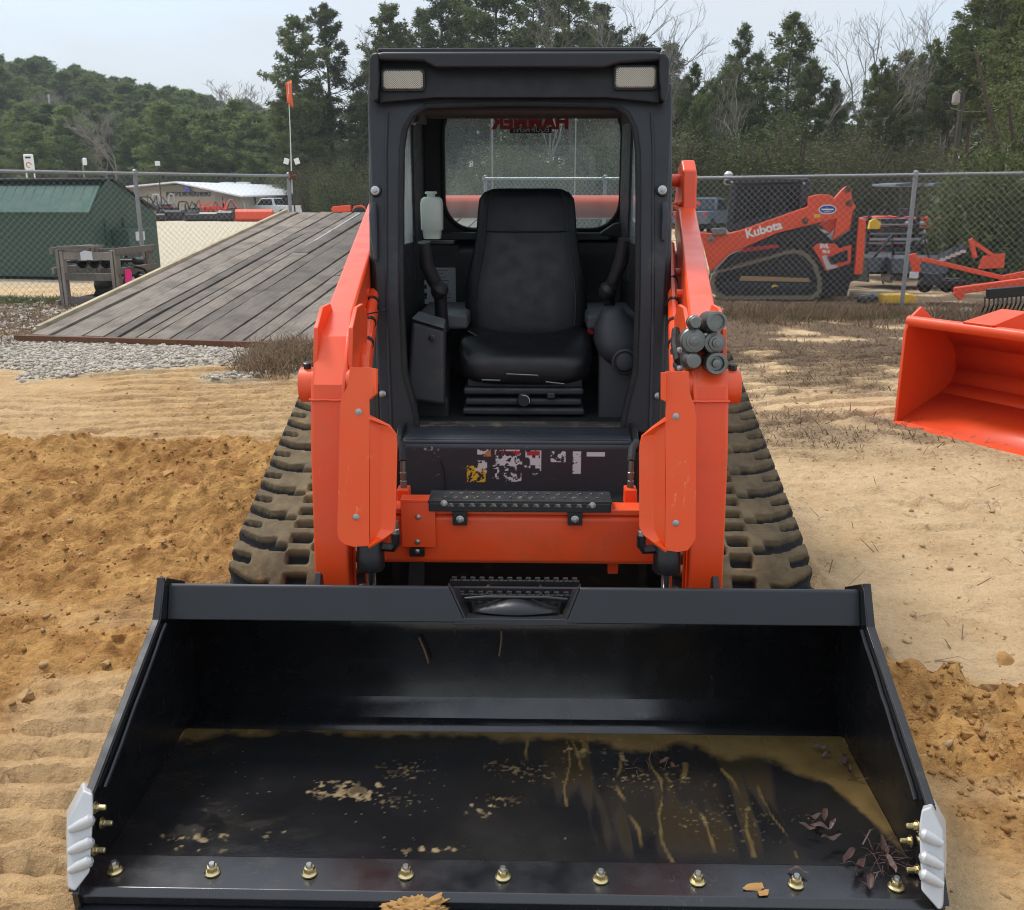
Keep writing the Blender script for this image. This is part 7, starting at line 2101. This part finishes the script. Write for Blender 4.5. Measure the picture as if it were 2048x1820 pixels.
b_film = np.maximum(b_film * 0.7, 0.85 * sstep(0.46, 0.66, stk) * sstep(0.02, 0.15, FX) * (1 - sstep(0.60, 0.72, FX)) * sstep(0.10, 0.2, FY))
b_film = np.maximum(b_film, 0.35 * sstep(0.5, 0.8, N1.fbm(FX * 9 + 9, FY * 20, 5, 0.65)) * sstep(-0.2, -0.7, FX))
r_sand = r_sand * (0.22 + 0.6 * sstep(0.35, 0.65, N1.fbm(FX * 34 + 3, FY * 34, 3)))
ii = np.arange(FX.size).reshape(FX.shape)
q4 = np.stack([ii[:-1, :-1], ii[:-1, 1:], ii[1:, 1:], ii[1:, :-1]], -1).reshape(-1, 4)
fl_o = link("bucket_floor", np_mesh("bucket_floor", np.stack([FX, FY, FZ + 0.0004 * r_sand + 0.001 * g_mud], -1).reshape(-1, 3), q4, M["floor"], 4, smooth=True, colors=np.stack([r_sand, g_mud, np.clip(b_film, 0, 1)], -1).reshape(-1, 3)), bkt)
fl_o["label"] = "bucket floor streaked with muddy water and dried sand"
MB().box((0, 0.34, 0.06), (2 * HW - 0.02, 0.50, 0.02)).build("floor_underside", M["bktblack"], bkt)
# front edge plate (raised step), bolt-on cutting edge, bolts
MB().prism([(-0.002, 0.060), (-0.002, 0.078), (0.012, 0.090), (0.108, 0.0925), (0.118, 0.083), (0.118, 0.06)], 'x', -HW + 0.004, HW - 0.004).build("edge_plate", M["bktblack"], bkt, bev=0.002)
ce = MB().prism([(-0.11, 0.032), (-0.10, 0.050), (0.10, 0.0575), (0.10, 0.036)], 'x', -HW - 0.002, HW + 0.002).build("cutting_edge", M["bktrail"], bkt, bev=0.003)
for px, py in ((230, 1738), (425, 1741), (619, 1743), (812, 1746), (1006, 1750), (1201, 1755), (1395, 1759), (1592, 1765), (1792, 1770)):
    q = LF.z(px, py + 4, 0.0925)
    bb = MB(); bb.lathe([(0.0165, 0), (0.0165, 0.003), (0.013, 0.006)], (0, 0, 0), (0, 0, 1), 20, 0); bb.lathe([(0.0118, 0.004), (0.0118, 0.014), (0.0105, 0.0165)], (0, 0, 0), (0, 0, 1), 6, 0); bb.lathe([(0.0072, 0.012), (0.0072, 0.022), (0.0055, 0.0245)], (0, 0, 0), (0, 0, 1), 14, 1)
    o = bb.build("edge_bolt", [M["gold"], M["zinc"]], bkt); o.location = (q.x, q.y, 0.0922); o.rotation_euler = (RND.uniform(-.03, .03), 0, RND.uniform(0, 1))
# back: bends and upright sheet up to the rail
prof = [(0.600, 0.0945), (0.652, 0.103), (0.692, 0.145), (0.704, 0.19), (0.708, 0.25), (0.702, 0.33), (0.688, 0.41)]
mb = MB()
for k in range(24):
    pass
mb.grid(lambda u, v: (-HW + 0.005 + (2 * HW - 0.01) * u, np.interp(v * (len(prof) - 1), range(len(prof)), [p[0] for p in prof]), np.interp(v * (len(prof) - 1), range(len(prof)), [p[1] for p in prof])), 2, len(prof) - 1)
mb.build("back_sheet", M["bktblack"], bkt, smooth=14, solid=0.008)
# top rail in two lengths with a step pocket between
rail = [(0.553, 0.430), (0.583, 0.510), (0.590, 0.513), (0.672, 0.472), (0.692, 0.40), (0.680, 0.398), (0.60, 0.418)]


def rail_piece(xa, xb, sa=0.0, sb=0.0):
    mb = MB(); n = len(rail)
    ra_ = [(xa + sa * (z - 0.43), y, z) for y, z in rail]; rb_ = [(xb + sb * (z - 0.43), y, z) for y, z in rail]
    loft(mb, [[Vector(p) for p in ra_], [Vector(p) for p in rb_]]); return mb.build("top_rail", M["bktrail"], bkt, bev=0.004)


nl, nr = L(930, 1242, 0.556).x, L(1132, 1245, 0.556).x
nlt, nrt = L(898, 1182, 0.58).x, L(1160, 1190, 0.58).x
rail_piece(-HW + 0.006, nl, 0, (nlt - nl) / 0.082); rail_piece(nr, HW - 0.006, (nrt - nr) / 0.082, 0)
MB().prism([(0.553, 0.424), (0.5575, 0.4395), (0.61, 0.430), (0.61, 0.420)], 'x', nl - 0.03, nr + 0.03).build("rail_strip", M["bktrail"], bkt, bev=0.002)
MB().box(((nl + nr) / 2, 0.672, 0.43), (nrt - nlt, 0.012, 0.09)).build("pocket_back", M["blackrough"], bkt)
for xa, xb in ((nl, nlt), (nr, nrt)):
    MB().slab([(xa, 0.556, 0.432), (xb, 0.584, 0.514), (xb, 0.665, 0.475), (xa, 0.665, 0.42)], (0.006 if xa == nl else -0.006, 0, 0)).build("pocket_side", M["blackrough"], bkt, bev=0.001)
arch = []
for k in range(13):
    t = k / 12; x = nl + 0.02 + (nr - nl - 0.04) * t; h = 0.030 * math.sin(math.pi * t) ** 1.5; arch.append((x, h))
mb = MB(); mb.add([(x, 0.60 - 0.02 * math.sin(math.pi * k / 12), 0.4385) for k, (x, h) in enumerate(arch)] + [(x, 0.63, 0.4385 + h) for x, h in arch], [(k, k + 1, 14 + k, 13 + k) for k in range(12)])
mb.build("pocket_arch", M["bktrail"], bkt, solid=0.004)
gx0, gx1 = L(897, 1165, 0.68).x, L(1160, 1170, 0.68).x
grate = MB(); grate.box(((gx0 + gx1) / 2, 0.655, 0.452), (gx1 - gx0, 0.008, 0.022)); grate.box(((gx0 + gx1) / 2, 0.715, 0.462), (gx1 - gx0, 0.008, 0.03))
for xx in (gx0, gx0 + (gx1 - gx0) * .3, gx0 + (gx1 - gx0) * .7, gx1): grate.box((xx, 0.685, 0.452), (0.008, 0.07, 0.03))
go = grate.build("step_grate", M["blackrough"], bkt, bev=0.0015)
for i in range(14):
    x = gx0 + (gx1 - gx0) * (i + 0.5) / 14
    for y, z in ((0.655, 0.4625), (0.715, 0.4765)):
        t = MB().prism([(-0.008, 0), (0.008, 0), (0.006, 0.008), (-0.006, 0.008)], 'y', -0.005, 0.005).build("grate_tooth", M["wornedge"], go); t.location = (x, y, z)
for i in range(11):
    x = nl + 0.012 + (nr - nl - 0.024) * (i + .5) / 11; t = MB().prism([(-0.006, 0), (0.006, 0), (0.005, 0.009), (-0.005, 0.009)], 'y', -0.003, 0.003).build("grate_tooth", M["blackrough"], go); t.location = (x, 0.645, 0.438)
MB().tube([(nl - 0.005, 0.628, 0.462), (nl + 0.05, 0.626, 0.468), (nr - 0.05, 0.626, 0.468), (nr + 0.005, 0.628, 0.462)], 0.004, 8).build("grip_wire", M["bktrail"], go)
MB().slab([(nl + 0.02, 0.640, 0.405), (nr - 0.02, 0.640, 0.405), (nr - 0.01, 0.645, 0.447), (nl + 0.01, 0.645, 0.447)], (0, 0.004, 0)).build("pocket_plate", M["brownbar"], bkt)
# side plates with stiffened edge
sp_poly = [(-0.008, 0.045), (-0.012, 0.09), (0.10, 0.247), (0.515, 0.448), (0.560, 0.526), (0.580, 0.532), (0.69, 0.478), (0.712, 0.40), (0.715, 0.2), (0.70, 0.13), (0.655, 0.085), (0.55, 0.05)]
for s_ in (-1, 1):
    so_ = MB().prism(sp_poly, 'x', s_ * HW - 0.007, s_ * HW + 0.007).build("side_plate", M["bktblack"], bkt, bev=0.002)
    for (y0, z0), (y1, z1) in (((-0.01, 0.095), (0.10, 0.245)), ((0.10, 0.245), (0.515, 0.446)), ((0.515, 0.446), (0.572, 0.536))):
        MB().bar((s_ * (HW + 0.004), y0, z0), (s_ * (HW + 0.004), y1, z1), 0.018, 0.010, (0, -0.43, 0.9)).build("edge_bar", M["blackrough"], so_, bev=0.002)
    a, b = Vector((s_ * (HW - 0.012), 0.135, 0.235)), Vector((s_ * (HW - 0.012), 0.53, 0.43))
    MB().tube([a.lerp(b, t / 12) + Vector((0, RND.uniform(-.002, .002), RND.uniform(-.002, .002))) for t in range(13)], 0.0045, 6).build("weld_bead", M["bktrail"], so_)


# side cutters
def lean(px, py, off=0.0):
    y = 0.03
    for _ in range(8):
        q = L(px, py, y); y = -0.032 + (q.z - 0.09) * 0.66 + off
    return L(px, py, y)


cutL = [(167, 1580), (186, 1588), (187, 1625), (180, 1745), (150, 1784), (135, 1778), (133, 1700), (134, 1640)]
cutR = [(1843, 1620), (1862, 1613), (1887, 1660), (1889, 1730), (1886, 1815), (1878, 1822), (1842, 1782), (1838, 1650)]
for poly, rid, s_ in ((cutL, (((139, 1660), (182, 1640)), ((138, 1703), (181, 1684)), ((138, 1742), (179, 1722))), -1), (cutR, (((1846, 1668), (1884, 1688)), ((1846, 1713), (1885, 1733)), ((1846, 1748), (1885, 1770))), 1)):
    mb = MB(); P0 = [lean(*p) for p in poly]
    mb.slab(P0, (s_ * 0.032, 0.06, -0.02)); co = mb.build("side_cutter", M["silver"], bkt, bev=0.005, seg=3)
    for a, b in rid:
        p0, p1 = lean(*a, -0.004), lean(*b, -0.004)
        if s_ > 0: p0, p1 = p1, p0
        MB().tube([p0, p0.lerp(p1, .5), p1, p1 + (p1 - p0).normalized() * 0.006], [0.007, 0.0115, 0.0125, 0.006], 12).build("cutter_ridge", M["silver"], co)
    for (px, py) in (((190, 1615), (203, 1646), (188, 1700)) if s_ < 0 else ((1835, 1652), (1822, 1682), (1836, 1740))):
        q = LF.x(px, py, s_ * (HW - 0.012)); bolt(co, q, (-s_, 0, 0), 0.0125, BOLTG, "cutter_bolt")
        MB().lathe([(0.006, 0), (0.006, 0.022), (0.004, 0.024)], q, (-s_, 0, 0), 10).build("bolt_end", M["gold"], co)
# hook ears behind the rail
for px, s_ in ((640, -1), (1428, 1)):
    q = L(px, 1178, 0.70); MB().prism([(0.66, 0.46), (0.69, 0.505), (0.712, 0.49), (0.72, 0.42)], 'x', q.x - 0.008, q.x + 0.008).build("coupler_ear", M["black"], bkt, bev=0.003)
MB().box((0.0, 0.75, 0.27), (0.9, 0.05, 0.26)).build("coupler_plate", M["blackrough"], bkt, bev=0.006)
tag(bkt, "wide black loader bucket with silver side cutters lying flat in front of the loader", "bucket")
q = L(1470, 1186, 0.86); o = MB().bar(L(1445, 1187, .8), L(1508, 1184, .8), 0.02, 0.014).build("lock_lever", M["orange"], bkt, bev=0.003)

# ================================================================== DEBRIS IN THE BUCKET AND CLODS
def leaf_mesh(seed, L_, W_):
    r = random.Random(seed); mb = MB(); c1, c2 = r.uniform(-.3, .5), r.uniform(.3, 1.0)
    def f(u, v):
        w = W_ * math.sin(math.pi * min(1, max(0, u)) ** 0.8) ** 0.8 * (v - 0.5) * 2
        return (L_ * (u - .5), w, c1 * L_ * (u - .5) ** 2 * 2 + c2 * abs(w) + 0.004 * math.sin(9 * u + seed))
    mb.grid(f, 8, 4); return mb.mesh("dry_leaf", M["leafdry"], 60)


LEAVES = [leaf_mesh(k, 0.055, 0.008) for k in range(5)]
lp = [(1625, 1640, .4, 1.1), (1650, 1632, 1.2, 1.0), (1612, 1662, 2.6, .9), (1640, 1655, -.5, 1.0), (1665, 1650, .9, .8), (1662, 1685, .1, 1.1), (1700, 1712, .7, 1.2), (1722, 1738, .9, 1.3), (1740, 1765, 1.2, 1.1), (1597, 1742, -.4, 1.0), (1768, 1700, 1.5, 1.2), (1778, 1730, 1.7, 1.3), (1640, 1500, 2.9, 1.0), (1690, 1520, 1.1, 1.1), (1655, 1512, .3, .8), (1700, 1545, 1.4, .9), (1330, 1525, .5, .8), (1345, 1540, 1.6, .8)]
for k, (px, py, a, s_) in enumerate(lp):
    q = LF.z(px, py, 0.10); w = LF.to_world((q.x, q.y, 0.0)); z = 0.103 if q.y < 0.12 else 0.104
    o = link("dry_leaf", LEAVES[k % 5]); o.location = (w.x, w.y, z + 0.002 * (k % 3)); o.rotation_euler = (RND.uniform(-.3, .3), RND.uniform(-.25, .25), a); o.scale = (s_ * .8,) * 3
    tag(o, "brown dry leaf lying on the right side of the black bucket's floor", "leaf", "dry leaves in the black bucket")
_p = []
for px, py, n, s_ in ((1775, 1715, 34, .022), (1690, 1540, 14, .03), (1735, 1745, 16, .02), (1300, 1530, 14, .04)):
    q = LF.z(px, py, 0.095)
    for _ in range(n):
        w = LF.to_world((min(HW - .03, q.x + RND.gauss(0, s_)), min(.6, max(0.02, q.y + RND.gauss(0, s_))), 0.097)); _p.append(w[:])
tag(blades("pine_straw", np.array(_p), 0.03, 0.08, 0.0012, 1.5, M["leafdry"], 61), "reddish pine straw caught in the black bucket's right corner", "straw", None, "stuff")
for (p0, p1, y, lb) in (((838, 1275), (857, 1326), 0.69, "longer thin pale twig stuck to the black bucket's back sheet"), ((1003, 1262), (998, 1312), 0.69, "shorter thin pale twig stuck to the black bucket's back sheet")):
    a, b = LF.to_world(L(*p0, y)), LF.to_world(L(*p1, y)); o = MB().tube([a, a.lerp(b, .5) + Vector((.002, 0, 0)), b], 0.0028, 5).build("twig", M["straw"]); tag(o, lb, "twig")


def clod_mesh(name, seed, mat, amp=0.45, sub=3, freq=1.6):
    """a broken lump: the hull of a few random points, roughened"""
    r = random.Random(seed * 7 + 3); bm = bmesh.new()
    for k in range(13):
        d = Vector((r.gauss(0, 1), r.gauss(0, 1), r.gauss(0, 1))).normalized() * r.uniform(0.72, 1.1); d.z *= 0.8; bm.verts.new(d)
    bmesh.ops.convex_hull(bm, input=bm.verts)
    bmesh.ops.delete(bm, geom=[v for v in bm.verts if not v.link_faces], context='VERTS')
    bmesh.ops.subdivide_edges(bm, edges=bm.edges[:], cuts=2, use_grid_fill=True)
    bmesh.ops.triangulate(bm, faces=bm.faces[:])
    for v in bm.verts: v.co += Vector((mnoise.noise(v.co * 3.5 + Vector((seed, 0, 0))), mnoise.noise(v.co * 3.5 + Vector((0, seed, 4))), mnoise.noise(v.co * 3.5 + Vector((5, 0, seed))))) * 0.06 * (1 + amp)
    me = bpy.data.meshes.new(name); bm.to_mesh(me); bm.free(); me.materials.append(mat); return me


M["clod"] = paint("orange_clod", (0.42, 0.235, 0.085), 0.95, var=0.35, scale=30, bump=0.6, spec=0.15)
M["greyclod"] = paint("grey_tan_clod", (0.42, 0.27, 0.125), 0.95, var=0.3, scale=30, bump=0.6, spec=0.15)
CL = [clod_mesh("soil_clod", k, M["clod"] if k % 3 else M["greyclod"]) for k in range(6)]
w = LF.to_world(LF.z(832, 1808, 0.08)); bm = bmesh.new(); bmesh.ops.create_icosphere(bm, subdivisions=5, radius=1)
for v in bm.verts:
    d = v.co.normalized(); f = 0.75 + 0.55 * abs(mnoise.fractal(d * 2.3 + Vector((4, 1, 0)), 0.7, 2.1, 5)) + 0.07 * mnoise.noise(d * 9)
    v.co = d * f
me_ = bpy.data.meshes.new("soil_lump"); bm.to_mesh(me_); bm.free(); me_.materials.append(M["clod"]); me_.shade_smooth()
o = link("soil_lump", me_); o.location = (w.x, w.y, 0.066); o.scale = (0.064, 0.036, 0.024)
tag(o, "orange lump of soil lying on the black bucket's cutting edge", "soil lump")
for k, (px, py, s_) in enumerate(((1510, 1776, .016), (1524, 1786, .013))):
    w = LF.to_world(LF.z(px, py, 0.093)); o = link("soil_crumb", CL[(k * 3 + 1) % 6]); o.location = (w.x, w.y, 0.095); o.scale = (s_ * 1.5, s_, s_ * .4)
    tag(o, ("larger orange soil crumb on the black bucket's front edge near the right", "smaller orange soil crumb on the black bucket's front edge near the right")[k], "soil crumb")
big = [(1965, 1372, .085, 0), (1925, 1362, .05, 3), (1860, 1300, .06, 1), (1815, 1430, .035, 2), (1895, 1440, .045, 3), (1985, 1450, .05, 0), (1930, 1480, .04, 4), (2020, 1310, .07, 5), (1800, 1375, .035, 1), (1850, 1515, .03, 3), (2040, 1420, .06, 2), (1770, 1345, .04, 4), (1975, 1530, .03, 1), (2010, 1500, .035, 5)]
for k, (px, py, s_, j) in enumerate(big):
    w = at_z(px, py, 0.02); o = link("soil_clod", CL[j]); o.location = (w.x, w.y, gz(w.x, w.y) - s_ * (0.08 if k == 0 else 0.16)); o.scale = (s_ * .9, s_ * .75, s_ * .8); o.rotation_euler = (RND.uniform(-.4, .4), RND.uniform(-.4, .4), RND.uniform(0, 6))
    tag(o, "loose soil clod in the churned bank right of the black bucket" if k else "largest grey-tan soil clod in the bank right of the black bucket", "soil clod", None if k == 0 else "clods right of the bucket")
bigl = [(430, 920, .06, 1), (330, 935, .07, 2), (150, 960, .05, 4), (640, 905, .05, 5), (510, 935, .045, 3), (250, 1000, .06, 1), (120, 1080, .05, 2), (560, 1010, .05, 4), (60, 1240, .05, 5), (160, 1285, .04, 1), (240, 1260, .045, 2), (90, 1330, .04, 4), (45, 1370, .045, 0), (210, 1310, .035, 3)]
for k, (px, py, s_, j) in enumerate(bigl):
    w = at_z(px, py, 0.05); o = link("soil_clod", CL[j]); o.location = (w.x, w.y, gz(w.x, w.y) - s_ * 0.14); o.scale = (s_ * .85, s_ * .7, s_ * .7); o.rotation_euler = (RND.uniform(-.4, .4), RND.uniform(-.4, .4), RND.uniform(0, 6))
    tag(o, "loose orange soil clod in the churned sand left of the loader", "soil clod", "clods left of the loader")

# ================================================================== AIR
def air():
    m = bpy.data.materials.new("pale_air"); m.use_nodes = True
    t = m.node_tree; t.nodes.clear()
    out = t.nodes.new("ShaderNodeOutputMaterial"); pv = t.nodes.new("ShaderNodeVolumePrincipled")
    pv.inputs["Color"].default_value = (0.86, 0.92, 1.0, 1); pv.inputs["Density"].default_value = 0.00042; pv.inputs["Anisotropy"].default_value = 0.2
    t.links.new(pv.outputs["Volume"], out.inputs["Volume"])
    mb = MB(); mb.hull8([(-640, -60, -3.5), (640, -60, -3.5), (640, 920, -3.5), (-640, 920, -3.5), (-640, -60, 48), (640, -60, 48), (640, 920, 48), (-640, 920, 48)])
    o = mb.build("haze", m, smooth=0); tag(o, "thin pale haze filling the air over the yard and woods", "haze", None, "stuff")
air()
